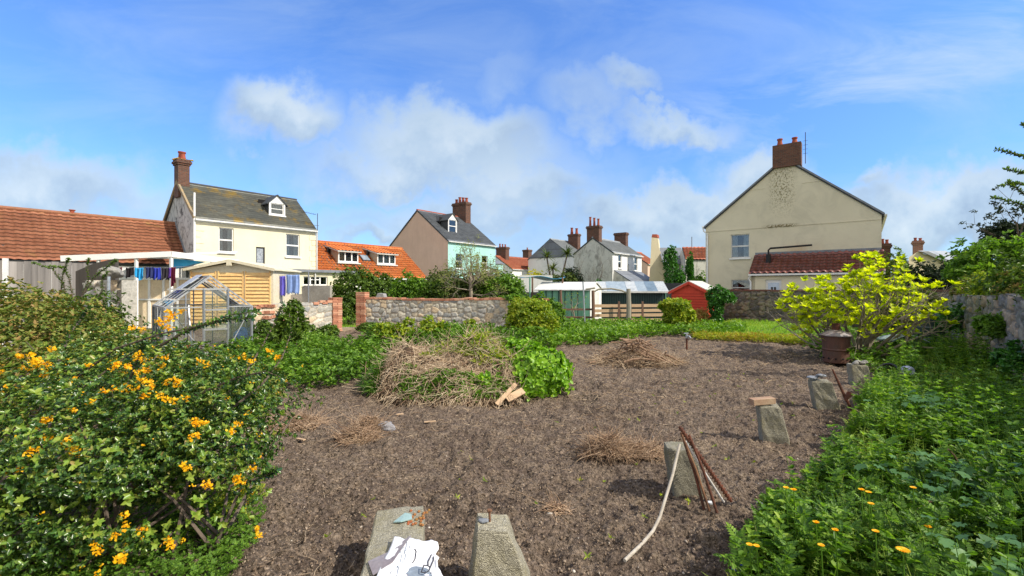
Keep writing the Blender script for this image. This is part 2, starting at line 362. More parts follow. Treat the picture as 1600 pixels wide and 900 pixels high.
def soil_h(x, y):
    near = np.clip(1.3-y/30, .25, 1)
    h = (fbm(x*1.1, y*1.1, 3, 3)-.5)*.15+(fbm(x*4, y*4, 3, 9)-.5)*.12+(fbm(x*13, y*13, 3, 21)-.5)*.075*near+(fbm(x*38, y*38, 2, 33)-.5)*.055*near
    rows = np.sin((x*.35+y*.94)*7+fbm(x*.6, y*.6, 2, 5)*5)*.012
    return h+rows
gx, gy = np.meshgrid(xs, ys, indexing='ij')
inpl = np.clip((15-abs(gx-1))/3, 0, 1)*np.clip((26-gy)/3, 0, 1)
gz = soil_h(gx, gy)*inpl-.02
far = 1-np.clip((22.5-gy+(fbm(gx*.7, gy*.7, 3, 4)-.5)*5)/1.0, 0, 1)*np.clip((16-abs(gx))/1, 0, 1)
v = np.stack([gx, gy, gz], -1).reshape(-1, 3)
ground = npmesh('soil_ground', v, gridfaces(len(xs), len(ys)), M_soil, attrs={'grass': far.ravel()}, smooth=True)
tag(ground, kind='structure')
def gz_at(x, y): return float(soil_h(np.array([x]), np.array([y]))[0])*float(np.clip((15-abs(x-1))/3, 0, 1)*np.clip((26-y)/3, 0, 1))-.02

# ------------------------------------------------------------------ leaf scattering
def frames(d, up):
    y = d/np.linalg.norm(d, axis=1)[:, None]; z = up-(up*y).sum(1)[:, None]*y
    ln = np.linalg.norm(z, axis=1)[:, None]; bad = ln[:, 0] < 1e-3; z[bad] = np.cross(y[bad], [1., .1, .3]); z /= np.linalg.norm(z, axis=1)[:, None]
    x = np.cross(y, z); return np.stack([x, y, z], -1)
T_OVAL = (V(*[[0,0,0],[-.26,.3,.10],[-.2,.72,.04],[0,1,-.16],[.2,.72,.04],[.26,.3,.10]]).reshape(-1, 3), np.array([[0,1,2,3],[0,3,4,5]])[:, ::-1])
T_NARROW = (V(*[[0,0,0],[-.13,.3,.05],[-.1,.7,.02],[0,1,-.1],[.1,.7,.02],[.13,.3,.05]]).reshape(-1, 3), np.array([[0,1,2,3],[0,3,4,5]])[:, ::-1])
T_BLADE = (V(*[[-.05,0,0],[.05,0,0],[-.045,.4,.02],[.045,.4,.02],[-.03,.75,-.06],[.03,.75,-.06],[-.004,1,-.22],[.004,1,-.22]]).reshape(-1, 3), np.array([[0,1,3,2],[2,3,5,4],[4,5,7,6]]))
def _lobed():
    vs = [[0, .45, -.03]]; n = 14
    for i in range(n):
        a = 2*math.pi*i/n-math.pi/2; r = .5*(1.0 if i % 2 == 0 else .80)*(.35 if i == 0 else 1)
        vs.append([r*math.cos(a), .45+r*math.sin(a), .05*(1 if i % 2 else -1)])
    return np.array(vs), np.array([[0, i+1, (i+1) % n+1] for i in range(n)])
T_LOBED = _lobed()
def _fern():
    vs = []; fs = []; b = T_OVAL[0]*V(.9, 1, 1)
    spots = [(0, .62, 0, .42)]+[(0, .16+.17*k, s*1.0, .40-.045*k) for k in range(4) for s in (-1, 1)]
    for (x, y, a, sc) in spots:
        R = np.array([[math.cos(a), math.sin(a), 0], [-math.sin(a), math.cos(a), 0], [0, 0, 1]])
        p = (b*sc)@R.T+V(x, y, -.15*y*y); k = len(vs); vs += p.tolist(); fs += (T_OVAL[1]+k).tolist()
    return np.array(vs), np.array(fs)
T_FERN = _fern()
def scatter(name, tpl, pos, dirs, ups, size, mat, parent=None, smooth=False, squash=None):
    tv, tf = tpl; n = len(pos); R = frames(np.asarray(dirs, float).copy(), np.asarray(ups, float).copy())
    s = np.asarray(size).reshape(-1, 1, 1)*np.ones((n, 1, 1))
    t_ = np.broadcast_to(tv[None], (n,)+tv.shape).copy()*s
    if squash is not None: t_[:, :, 0] *= squash[:, None]
    v = np.einsum('nij,nkj->nki', R, t_)+pos[:, None, :]
    f = (tf[None]+(np.arange(n)*len(tv))[:, None, None]).reshape(-1, tf.shape[1])
    return npmesh(name, v.reshape(-1, 3), f, mat, parent, smooth)
def rdirs(n): d = rng.normal(size=(n, 3)); return d/np.linalg.norm(d, axis=1)[:, None]
def shell(ells, n, depth=.35, lump=.22, zmin=.02, seed=0, gap=.0, lo=-.55):
    """points in the outer skin of a union of ellipsoids (cx,cy,cz,rx,ry,rz) with outward normals"""
    E = np.array(ells, float); w = (E[:, 3]*E[:, 4]*E[:, 5])**(2/3); w /= w.sum(); P = []; N = []
    while sum(len(p) for p in P) < n:
        k = rng.choice(len(E), n, p=w); d = rdirs(n); d = d[d[:, 2] > lo]; k = k[:len(d)]
        r = 1-depth*rng.random(len(d))**1.4
        lm = 1+lump*(2*vnoise(d[:, 0]*3.1+k*9.7+50+d[:, 2]*1.7, d[:, 1]*3.1+d[:, 2]*2.3+50, seed)-1)+lump*.5*(2*vnoise(d[:, 0]*8+k+90, d[:, 1]*8+d[:, 2]*6+90, seed+3)-1)
        p = E[k, :3]+d*E[k, 3:]*(r*lm)[:, None]; nn = d/E[k, 3:]; nn /= np.linalg.norm(nn, axis=1)[:, None]
        ok = p[:, 2] > zmin
        for e in E:
            q = ((p-e[:3])/e[3:]); ok &= (q**2).sum(1) > (1-depth)**2*.8
        if gap: ok &= vnoise(p[:, 0]*3.3+70, (p[:, 1]+p[:, 2]*1.7)*3.3+70, seed+11) > gap
        P.append(p[ok]); N.append(nn[ok])
    return np.concatenate(P)[:n], np.concatenate(N)[:n]
def whorls(P, A, m, spread=1.1, jit=.3):
    """m leaves round each point about axis A -> positions, directions, ups"""
    n = len(P); A = A/np.linalg.norm(A, axis=1)[:, None]
    x = np.cross(A, rdirs(n)); x /= np.linalg.norm(x, axis=1)[:, None]; y = np.cross(A, x)
    th = (np.arange(m)[None]*2.399+rng.random((n, 1))*6.28+rng.normal(size=(n, m))*jit)
    el = spread*(.55+.6*rng.random((n, m)))
    rad = x[:, None]*np.cos(th)[..., None]+y[:, None]*np.sin(th)[..., None]
    d = A[:, None]*np.cos(el)[..., None]+rad*np.sin(el)[..., None]
    pos = np.repeat(P[:, None], m, 1)
    up = A[:, None]*np.sin(el)[..., None]-rad*np.cos(el)[..., None]
    return pos.reshape(-1, 3), d.reshape(-1, 3), up.reshape(-1, 3)
def fibres(name, p0, d, L, r, mat, parent=None, curve=.3, nseg=4, sides=3, droop=0., taper=.6):
    n = len(p0); d = d/np.linalg.norm(d, axis=1)[:, None]; side = np.cross(d, rdirs(n)); side /= np.linalg.norm(side, axis=1)[:, None]
    L = np.asarray(L)*np.ones(n); r = np.asarray(r)*np.ones(n); cv = rng.normal(size=n)*curve
    tt = np.linspace(0, 1, nseg+1); b = np.cross(d, side); V_ = []
    for i, t_ in enumerate(tt):
        c = p0+d*(L*t_)[:, None]+side*(cv*L*(t_*t_-.3*t_))[:, None]+b*(np.sin(t_*5+cv*9)*L*.05*abs(curve))[:, None]; c[:, 2] -= droop*L*t_*t_
        rr = r*(1-taper*t_)
        for k in range(sides):
            a = 2*math.pi*k/sides; V_.append(c+side*(rr*math.cos(a))[:, None]+b*(rr*math.sin(a))[:, None])
    V_ = np.stack(V_, 1); tf = [[i*sides+k, i*sides+(k+1) % sides, (i+1)*sides+(k+1) % sides, (i+1)*sides+k] for i in range(nseg) for k in range(sides)]
    f = (np.array(tf)[None]+(np.arange(n)*V_.shape[1])[:, None, None]).reshape(-1, 4)
    return npmesh(name, V_.reshape(-1, 3), f, mat, parent)
def branch(mb, p, d, L, r, depth, tips, kids=3, spread=.6, sides=5, up=.1, shrink=.68, wob=.15):
    p = np.asarray(p, float); d = unit(d); n = 4; pts = [p]; rs = [r]
    for i in range(n):
        d = unit(d+V(*rng.normal(size=3))*wob+UP*up*.3); p = p+d*L/n; pts.append(p); rs.append(r*(1-.45*(i+1)/n))
    mb.tube(pts, rs, sides if depth > 1 else 4)
    if depth == 0: tips.append((p, d)); return
    for k in range(kids):
        q = pts[-1] if k == 0 else pts[random.randint(2, n)]
        nd = unit(d+V(*rng.normal(size=3))*spread+UP*up)
        branch(mb, q, nd, L*shrink*random.uniform(.8, 1.15), rs[-1]*.95 if k == 0 else rs[-1]*.75, depth-1, tips, kids, spread, sides, up, shrink, wob)
# ------------------------------------------------------------------ building helpers
def tz(A, d, px, py):
    """pixel -> (distance along d, height) on the vertical plane through A"""
    k = (px-800)/F; t = (k*A[1]-A[0])/(d[0]-k*d[1]); Y = A[1]+d[1]*t
    return t, EYE+(HZ-py)/F*Y
def rect(A, d, x0, y0, x1, y1):
    t0, _ = tz(A, d, x0, y0); t1, _ = tz(A, d, x1, y1); tm = (x0+x1)/2
    _, z1 = tz(A, d, tm, y0); _, z0 = tz(A, d, tm, y1)
    return min(t0, t1), max(t0, t1), min(z0, z1), max(z0, z1)
def wall_mb(mb, A, d, n, W, z0, z1, holes=(), rev=.12, th=.25):
    A = np.array([A[0], A[1], 0.]); xs_ = sorted({0, W, *[h[0] for h in holes], *[h[1] for h in holes]}); zs = sorted({z0, z1, *[h[2] for h in holes], *[h[3] for h in holes]})
    for a, b in zip(xs_, xs_[1:]):
        for c, e in zip(zs, zs[1:]):
            if b-a < 1e-6 or e-c < 1e-6: continue
            if any(h[0]-1e-6 <= a and b <= h[1]+1e-6 and h[2]-1e-6 <= c and e <= h[3]+1e-6 for h in holes): continue
            P = [A+d*a+UP*c, A+d*b+UP*c, A+d*b+UP*e, A+d*a+UP*e]
            if np.dot(np.cross(d, UP), n) < 0: P = P[::-1]
            mb.poly(P); mb.poly([p-n*th for p in P][::-1])
    for (a, b, c, e) in holes:
        Q = [A+d*a+UP*c, A+d*b+UP*c, A+d*b+UP*e, A+d*a+UP*e]
        for i in range(4):
            p, q = Q[i], Q[(i+1) % 4]; mb.poly([p, q, q-n*th, p-n*th])
def roof_mesh(name, e0, e1, r1, r0, tw, course, amp, saw, mat, parent, th=.06, seed=0, pan=True, sag=.0):
    e0, e1, r1, r0 = [np.asarray(a, float) for a in (e0, e1, r1, r0)]
    W = np.linalg.norm(e1-e0); H = np.linalg.norm(r0-e0); nt_ = max(2, int(W/tw)); nc = max(2, int(H/course))
    k = 6 if amp > 0 else 1; us = np.arange(nt_*k+1)/(nt_*k); vs = []
    for c in range(nc): vs += [(c-.09 if c else .001)/nc, (c+.999)/nc]
    vs = np.array(vs); n = unit(np.cross(e1-e0, r0-e0)); n = n if n[2] > 0 else -n
    U, Vv = np.meshgrid(us, vs, indexing='ij')
    P = ((1-Vv)[..., None]*((1-U)[..., None]*e0+U[..., None]*e1)+Vv[..., None]*((1-U)[..., None]*r0+U[..., None]*r1))
    ph = (U*nt_) % 1; prof = amp*np.sin(ph*2*math.pi) if pan else amp*(1-np.abs(ph*2-1))**.5
    row = np.repeat(np.arange(nc), 2)[None]+0*U; fr = np.clip(Vv*nc-row, 0, 1)
    hh = prof+saw*(1-fr)+(vnoise(U*nt_*1.0+seed, row*1.7+seed, seed)-.5)*saw*.9+(fbm(U*W*.6, Vv*H*.6, 2, seed+3)-.5)*(sag+.03)
    P = P+n*(hh[..., None]+.02)
    uv = np.stack([U*nt_, row+np.clip(fr, .015, .985)], -1)
    o = npmesh(name, P.reshape(-1, 3), gridfaces(len(us), len(vs)), mat, parent, uv=uv.reshape(-1, 2))
    return o
def roof_core(mb, e0, e1, r1, r0, th=.12):
    n = unit(np.cross(np.asarray(e1)-e0, np.asarray(r0)-e0)); n = n if n[2] > 0 else -n
    mb.prism([e0, e1, r1, r0], -n*th)
def window(parent, A, d, n, r, style='sash', glass=None, frame=None, sill=True, curtain='sides', fw=.055, set_=.07, name='window'):
    t0, t1, z0, z1 = r; A = np.array([A[0], A[1], 0.]); mb = MB(); w = t1-t0; h = z1-z0; o = A-n*set_
    frame = frame or M_white
    def fr(a, b, c, e, dp=.05): mb.box(o+d*a+UP*c-n*dp, d*(b-a), UP*(e-c), n*dp)
    g = .004
    fr(t0+g, t0+fw, z0+g, z1-g); fr(t1-fw, t1-g, z0+g, z1-g); fr(t0+fw, t1-fw, z0+g, z0+fw*1.2); fr(t0+fw, t1-fw, z1-fw, z1-g)
    if style == 'sash': fr(t0+fw, t1-fw, z0+h*.47, z0+h*.53, .06)
    if style == 'three':
        for k in (1/3, 2/3): fr(t0+w*k-fw*.6, t0+w*k+fw*.6, z0+fw*1.2, z1-fw, .06)
    if style == 'side':
        fr(t0+w*.3-fw*.7, t0+w*.3+fw*.7, z0+fw*1.2, z1-fw, .06); fr(t0+w*.7-fw*.7, t0+w*.7+fw*.7, z0+fw*1.2, z1-fw, .06); fr(t0+w*.3+fw*.7, t0+w*.7-fw*.7, z0+h*.6, z0+h*.6+fw, .06)
    wo = mb.build(name, frame, parent)
    MB().box(o+d*(t0+fw*.5)+UP*(z0+fw*.5)-n*.03, d*(w-fw), UP*(h-fw), n*.008).build('pane', glass or M_glass, wo)
    dk = MB(); dk.box(o+d*(t0-.3)+UP*(z0-.3)-n*1.0, d*(w+.6), UP*(h+.6), n*.02); dk.build('room_shade_sheet', M_dark, wo)  # near-black sheet standing in for the shade of the room behind the glass
    if curtain:
        cm = MB(); segs = [(t0+fw, t0+w*.34), (t1-w*.34, t1-fw)] if curtain == 'sides' else [(t0+fw, t1-fw)]
        for a, b in segs:
            m_ = 10; P = [o+d*(a+(b-a)*i/m_)-n*(.12+.025*math.sin(i*1.9)) for i in range(m_+1)]
            for p, q in zip(P, P[1:]): cm.poly([p+UP*(z0+.03), q+UP*(z0+.03), q+UP*(z1-.05), p+UP*(z1-.05)])
        cm.build('curtain', M_curtain, wo)
    if sill: MB().box(A+d*(t0-.08)+UP*(z0-.09)-n*.02, d*(w+.16), UP*.08, n*.12).build('sill', M_white, wo)
    return wo
def chimney(parent, c, sx, sy, z0, z1, d=D2, pots=((0, 0),), mat=None, pot_h=.5, cap=True, lichen=False, potm=None, name='chimney', pr=.12):
    mb = MB(); c = np.array([c[0], c[1], 0.]); mb.cbox(c+UP*z0, sx, sy, z1-z0, d)
    if cap:
        mb.cbox(c+UP*(z1-.30), sx+.10, sy+.10, .09, d); mb.cbox(c+UP*(z1-.20), sx+.2, sy+.2, .12, d); mb.cbox(c+UP*(z1-.075), sx+.1, sy+.1, .11, d)
    ch = mb.build(name, mat or M_brick, parent); b = np.cross(UP, unit(d))
    for i, (a, e) in enumerate(pots):
        h = pot_h*(1+.25*((i*7) % 3-1)*.6)
        MB().lathe(c+d*a+b*e+UP*(z1), [(pr, 0), (pr*1.15, .04), (pr*.9, h*.5), (pr*.85, h-.08), (pr*1.1, h-.07), (pr*1.1, h), (pr*.7, h), (pr*.65, h-.15)], 14).build('chimney_pot', potm or M_pot, ch, smooth=False)
    return ch
def line3(A, d, t, z, n=None, off=0): 
    p = np.array([A[0], A[1], 0.])+d*t+UP*z
    return p+n*off if n is not None else p
def gable_house(name, label, A, W, D, ze, zr, wallm, roofm, gabm=None, holes_f=(), holes_g=(), tile=(.3, .22, 0, .012), ov=.12, cat='house', z0=-.05, verge=.06, thing_=None, ridge_m=None, group=None):
    """A near corner; facade runs along D2 (normal n_f); gable runs along B2 (normal n_g, towards the camera)"""
    A = np.array([A[0], A[1], 0.]); nf = -B2; ng = -D2; root = thing_ or thing(name, label, cat, A, group)
    mb = MB(); wall_mb(mb, A, D2, nf, W, z0, ze, holes_f); mb.build('front_wall', wallm, root)
    mb = MB(); wall_mb(mb, A+B2*D, D2, -nf, W, z0, ze); mb.build('back_wall', wallm, root)
    for (P, n, hs) in ((A, ng, holes_g), (A+D2*W, -ng, ())):
        mb = MB(); wall_mb(mb, P, B2, n, D, z0, ze, hs)
        T = [P+UP*ze, P+B2*D+UP*ze, P+B2*D/2+UP*(zr-.02)]
        mb.poly(T); mb.poly([q-n*.25 for q in T])
        mb.build('gable_wall', gabm or wallm, root)
    sl = (zr-ze)/(D/2)
    for s in (0, 1):
        b0 = -ov if s == 0 else D+ov; zE = ze-ov*sl+.03
        e0 = A-D2*verge+B2*b0+UP*zE; e1 = A+D2*(W+verge)+B2*b0+UP*zE
        r0 = A-D2*verge+B2*D/2+UP*(zr+.03); r1 = A+D2*(W+verge)+B2*D/2+UP*(zr+.03)
        ro = roof_mesh('roof', e0, e1, r1, r0, tile[0], tile[1], tile[2], tile[3], roofm, root, seed=int(abs(A[0]*10)))
        cm = MB(); roof_core(cm, e0, e1, r1, r0, .1); cm.build('roof_boards', M_slatedark, ro)
    rm = MB(); rm.tube([A-D2*(verge+.01)+B2*D/2+UP*(zr+.04), A+D2*(W+verge+.01)+B2*D/2+UP*(zr+.04)], .085, 8); rm.build('ridge_tiles', ridge_m or roofm, root)
    g = MB(); p0 = A-B2*(ov+.06)+UP*(ze-ov*sl-.02); g.bar(p0-D2*.05, p0+D2*(W+.05), .11, .09); g.build('gutter', M_whitewood, root)
    return root
def tri_dormer(root, A, t, w, s0, zs, zt, zp, ze, sl, roofm, depth=2.0, cheekm=None, frame=M_white, name='dormer'):
    """gabled roof dormer: front at setback s0, sill zs, eave zt, peak zp"""
    A = np.array([A[0], A[1], 0.]); n = -B2; o = A+B2*s0
    lz = lambda s: ze+sl*s
    zb = lambda z: (z-ze)/sl                      # setback where the roof reaches z
    mb = MB(); L0 = o+D2*(t-w/2); L1 = o+D2*(t+w/2)
    for L in (L0, L1):
        off = D2*.04 if L is L0 else -D2*.04
        P = [L+UP*(lz(s0)-.1), L+UP*zt, A+B2*zb(zt)+(L-o)+UP*zt]; mb.prism(P, off)
    dm = mb.build(name, cheekm or M_slatedark, root)
    f = MB(); f.prism([L0-D2*.06+UP*zt, L1+D2*.06+UP*zt, (L0+L1)/2+UP*(zp)], n*.06)
    f.box(L0+UP*(zs-.05), D2*.09, UP*(zt-zs+.05), n*.07); f.box(L1-D2*.09+UP*(zs-.05), D2*.09, UP*(zt-zs+.05), n*.07); f.box(L0-D2*.04+UP*(zs-.1), D2*(w+.08), UP*.07, n*.12)
    f.build('dormer_front', frame, dm)
    window(dm, o, D2, n, (t-w/2+.09, t+w/2-.09, zs, zt), 'sash', sill=False, fw=.05, set_=-.02, name='window', curtain='full')
    r = MB(); pk = A+B2*zb(zp)+D2*t+UP*(zp+.04); fr = o+D2*t+UP*(zp+.06)+n*.15
    for sgn in (-1, 1):
        e = o+D2*(t+sgn*(w/2+.14))+UP*(zt-.06)+n*.15; eb = A+B2*zb(zt-.06)+D2*(t+sgn*(w/2+.14))+UP*(zt-.06)
        q = [fr, e, eb, pk]; r.prism(q, -UP*.06)
    r.build('dormer_roof', roofm, dm)
    return dm
def pipe(root, p0, p1, mat=None, r=.045, name='downpipe'): MB().tube([p0, p1], r, 8).build(name, mat or M_whitewood, root)

M_slatedark = plain('slate_edge', (.06, .065, .07), None, 4, .7)
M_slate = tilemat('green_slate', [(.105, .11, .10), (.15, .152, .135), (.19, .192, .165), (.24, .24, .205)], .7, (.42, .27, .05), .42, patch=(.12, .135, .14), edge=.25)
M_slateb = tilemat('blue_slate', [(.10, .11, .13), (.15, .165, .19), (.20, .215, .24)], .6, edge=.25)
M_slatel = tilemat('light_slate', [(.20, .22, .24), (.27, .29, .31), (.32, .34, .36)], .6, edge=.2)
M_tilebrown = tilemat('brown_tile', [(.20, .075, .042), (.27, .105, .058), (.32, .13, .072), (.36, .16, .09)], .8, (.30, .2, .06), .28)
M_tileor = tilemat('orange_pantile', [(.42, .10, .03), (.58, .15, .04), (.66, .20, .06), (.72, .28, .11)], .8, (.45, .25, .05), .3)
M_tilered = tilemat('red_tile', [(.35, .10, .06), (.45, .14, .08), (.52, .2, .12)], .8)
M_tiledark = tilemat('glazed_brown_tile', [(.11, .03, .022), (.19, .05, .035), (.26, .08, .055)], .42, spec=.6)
M_cream = stucco('cream_render', (.74, .68, .50), (.45, .40, .28), grime=.12)
M_gable_white = stucco('flaking_whitewash', (.50, .50, .49), (.05, .045, .045), grime=1.0, warp=1.5, bs=.6, sq=1.3, sc=2.6)
M_greyrender = stucco('grey_whitewash', (.60, .59, .54), (.20, .19, .17), grime=.8, warp=1.0, sq=1.0, sc=1.6)
M_whiterender = stucco('white_render', (.78, .78, .76), (.5, .5, .48), grime=.15)
M_pink = stucco('pink_brown_render', (.66, .46, .35), (.50, .34, .26), grime=.3)
M_turq = stucco('turquoise_render', (.38, .66, .61), (.3, .5, .45), grime=.2)
M_creamg = stucco('cream_stone_render', (.66, .58, .40), (.35, .3, .2), grime=.3)
def mk_biggable():
    m, g, p, _ = newmat('olive_cream_render'); O = g.n('ShaderNodeTexCoord').outputs['Object']; U = g.n('ShaderNodeTexCoord').outputs['UV']
    col = g.mix(g.ramp(g.noise(O, .5, 6, .6), [(.3, 0.), (.75, 1.)]), (.67, .615, .46), (.57, .52, .385))
    dt = g.n('ShaderNodeVectorMath', operation='DOT_PRODUCT', i_0=O, i_1=tuple(B2)).outputs['Value']
    z = g.n('ShaderNodeSeparateXYZ', i_0=O).outputs[2]
    col = g.mix(g.m('MULTIPLY', g.ramp(g.noise(O, .8, 8, .7, .8), [(.50, 0.), (.72, 1.)]), .35), col, (.33, .31, .24))
    # lichen running down under the chimney
    band = g.n('ShaderNodeMapRange', interpolation_type='SMOOTHSTEP', i_0=g.m('ABSOLUTE', g.m('SUBTRACT', dt, 4.6)), i_1=.2, i_2=.95, i_3=1.0, i_4=0.0).outputs[0]
    top = g.n('ShaderNodeMapRange', i_0=z, i_1=5.9, i_2=7.4, i_3=0.0, i_4=1.0).outputs[0]
    sp = g.ramp(g.noise(O, 11, 7, .75), [(.50, 0.), (.56, 1.)])
    f = g.m('MULTIPLY', g.m('MULTIPLY', band, top), sp)
    col = g.mix(g.m('MULTIPLY', f, .85), col, g.mix(g.ramp(g.noise(O, 22, 3), [(.4, 0.), (.6, 1.)]), (.30, .24, .05), (.10, .09, .05)))
    b2 = g.n('ShaderNodeMapRange', interpolation_type='SMOOTHSTEP', i_0=g.m('ABSOLUTE', g.m('SUBTRACT', z, 5.55)), i_1=.03, i_2=.16, i_3=1.0, i_4=0.0).outputs[0]
    b2w = g.n('ShaderNodeMapRange', interpolation_type='SMOOTHSTEP', i_0=g.m('ABSOLUTE', g.m('SUBTRACT', dt, 4.7)), i_1=.5, i_2=1.1, i_3=1.0, i_4=0.0).outputs[0]
    col = g.mix(g.m('MULTIPLY', g.m('MULTIPLY', b2, b2w), g.ramp(g.noise(O, 14, 6, .7), [(.46, 0.), (.5, .9)])), col, (.13, .10, .03))
    # rust-coloured wash above the lean-to
    rz = g.n('ShaderNodeMapRange', interpolation_type='SMOOTHSTEP', i_0=z, i_1=4.7, i_2=3.8, i_3=0.0, i_4=1.0).outputs[0]
    rw = g.n('ShaderNodeMapRange', interpolation_type='SMOOTHSTEP', i_0=g.m('ABSOLUTE', g.m('SUBTRACT', dt, 3.9)), i_1=.3, i_2=1.6, i_3=1.0, i_4=0.0).outputs[0]
    col = g.mix(g.m('MULTIPLY', g.m('MULTIPLY', rz, rw), g.ramp(g.noise(O, 2.2, 7, .65), [(.35, 0.), (.7, .65)])), col, (.50, .25, .08))
    setc(g, p, col); p.inputs['Roughness'].default_value = .9; bump(g, p, g.noise(O, 60, 4), .25, .004); return m
M_biggable = mk_biggable()
nf, ng = -B2, -D2

# ---------------- cream house on the left
A = V(-16.97, 24, 0); W, D, ZE, ZR = 6.7, 5.4, 5.62, 7.86; SL = (ZR-ZE)/(D/2)
w1 = rect(A, D2, 342, 356, 365, 394); w2 = rect(A, D2, 447, 366, 468, 401); w3 = rect(A, D2, 400, 386, 414, 420)
house = gable_house('slate_roofed_house', 'cream house with green slate roof, one white dormer and whitewash flaking off its end gable', A, W, D, ZE, ZR, M_cream, M_slate, M_gable_white, holes_f=(w1, w2, w3), ridge_m=M_slatedark)
window(house, A, D2, nf, w1, 'sash'); window(house, A, D2, nf, w2, 'sash')
gl = window(house, A, D2, nf, w3, 'none', frame=M_slatedark, sill=False, curtain='full', fw=.07, glass=plain('leaded_glass', (.10, .12, .15), (.45, .48, .52), 14, .2, bs=.2, spec=.6), name='stair_window')
tri_dormer(house, A, 4.62, .98, .85, 6.42, 7.12, 7.62, ZE, SL, M_slatedark)
chimney(house, A+B2*D/2+D2*.15, .55, .72, 7.0, 9.15, pots=((.0, -.17), (.0, .17)), mat=M_brickd, pot_h=.55, pr=.14)
lich = MB(); cc = A+B2*D/2+D2*.15
vv = []
for k in range(34):
    a, b = random.uniform(-.38, .38), random.uniform(-.46, .46); r = random.uniform(.05, .11)
    lich.lathe(cc*V(1, 1, 0)+D2*a+B2*b+UP*(9.13+random.uniform(0, .05)), [(r, 0), (r*.8, r*.5), (r*.2, r*.8)], 6)
lich.build('lichen', plain('lichen', (.42, .27, .04), (.22, .15, .05), 12, .95, bs=.8), house)
for side_ in (0, 1):
    qm = MB()
    for k in range(15):
        L = .42 if k % 2 else .26; z = .5+k*.34; qm.box(A+D2*((W-L) if side_ else 0)+UP*z, D2*L, UP*.31, nf*.022)
    qm.build('quoins', M_cream, house)
MB().box(A+D2*-.03+UP*(ZE-.22), D2*(W+.06), UP*.12, nf*.06).build('fascia', M_white, house)
pipe(house, line3(A, D2, -.06, .2, nf, .08), line3(A, D2, -.06, ZE+1.3, nf, .08), M_white, .05)
MB().tube([line3(A, D2, W+.05, 2, nf, .06), line3(A, D2, W+.05, ZE-.1, nf, .06)], .045, 8).build('downpipe', M_whitewood, house)
for k in range(8):   # raking lichen-crusted verge
    pass
vg = MB(); 
for s in (0, 1):
    b0 = -.12 if s == 0 else D+.12; vg.bar(A-D2*.08+B2*b0+UP*(ZE-.05), A-D2*.08+B2*D/2+UP*(ZR+.05), .10, .16)
vg.build('verge', plain('lichened_verge', (.35, .24, .10), (.22, .20, .17), 5, .9), house)
am = MB(); p = A+D2*(W+.1)-B2*.05
am.tube([p+UP*4.9, p+UP*6.7], .022, 6); am.tube([p+UP*6.6-D2*.1, p+UP*6.72-D2*1.0+B2*.2], .012, 5)
for k in range(6): q = p+UP*(6.62+.015*k)-D2*(.2+.14*k); am.tube([q+B2*.18, q-B2*.18], .008, 4)
am.tube([p+UP*5.9-D2*.25, p+UP*5.9+D2*.1], .012, 5)
am.build('aerial', M_slatedark, house)
# flat-roofed rear extension with white casement
EA = A+D2*1.9-B2*2.6; ew = rect(EA, D2, 474, 432, 512, 446)
ext = MB(); wall_mb(ext, EA, D2, nf, 6.1, -.05, 2.75, (ew,)); wall_mb(ext, EA, B2, ng, 2.6, -.05, 2.75); wall_mb(ext, EA+D2*6.1, B2, -ng, 2.6, -.05, 2.75)
eo = ext.build('extension', M_cream, house); window(eo, EA, D2, nf, ew, 'side', curtain=None)
MB().box(EA-D2*.15-B2*.2+UP*2.75, D2*6.4, B2*2.8, UP*.16).build('flat_roof', M_lead, eo)
pipe(eo, line3(EA, D2, 3.35, .1, nf, .07), line3(EA, D2, 3.35, 2.75, nf, .07))

# ---------------- long brown-tiled outbuilding
R0 = A+B2*3.29+D2*-.02; Z_R, Z_E = 5.52, 3.06
lr = thing('long_outbuilding', 'long low outbuilding under a terracotta brown interlocking tile roof at the left edge', 'building', (-20, 22, 0))
e1 = A+B2*.95-D2*.03+UP*Z_E; r1 = R0+UP*Z_R; Lr = 22
roof_mesh('roof', e1-D2*Lr, e1, r1, r1-D2*Lr, .30, .235, .020, .052, M_tilebrown, lr, pan=True, seed=5)
rc = MB(); roof_core(rc, e1-D2*Lr-UP*.02, e1-UP*.02, r1-UP*.02, r1-D2*Lr-UP*.02); rc.build('roof_boards', M_slatedark, lr)
bk = A+B2*5.8-D2*.03+UP*Z_E; rb = MB(); roof_core(rb, bk-D2*Lr, bk, r1, r1-D2*Lr); rb.build('back_roof', M_tilebrown, lr)
MB().tube([r1-D2*Lr+UP*.05, r1+UP*.05], .1, 8).build('ridge_tiles', plain('ridge_brown', (.30, .12, .07), (.2, .1, .05), 4, .8), lr)
wm = MB(); wall_mb(wm, A+B2*1.1-D2*Lr, D2, nf, Lr-.1, -.05, Z_E+.1); wm.build('wall', M_whiterender, lr)
MB().bar(e1-nf*.02+B2*0+UP*.07, r1+UP*.12, .16, .05, D2).build('flashing', M_lead, lr)
MB().lathe(r1-D2*4.3+UP*.05, [(.09, 0), (.09, .16), (.13, .18), (.13, .22)], 10).build('vent_pipe', M_pot, lr)

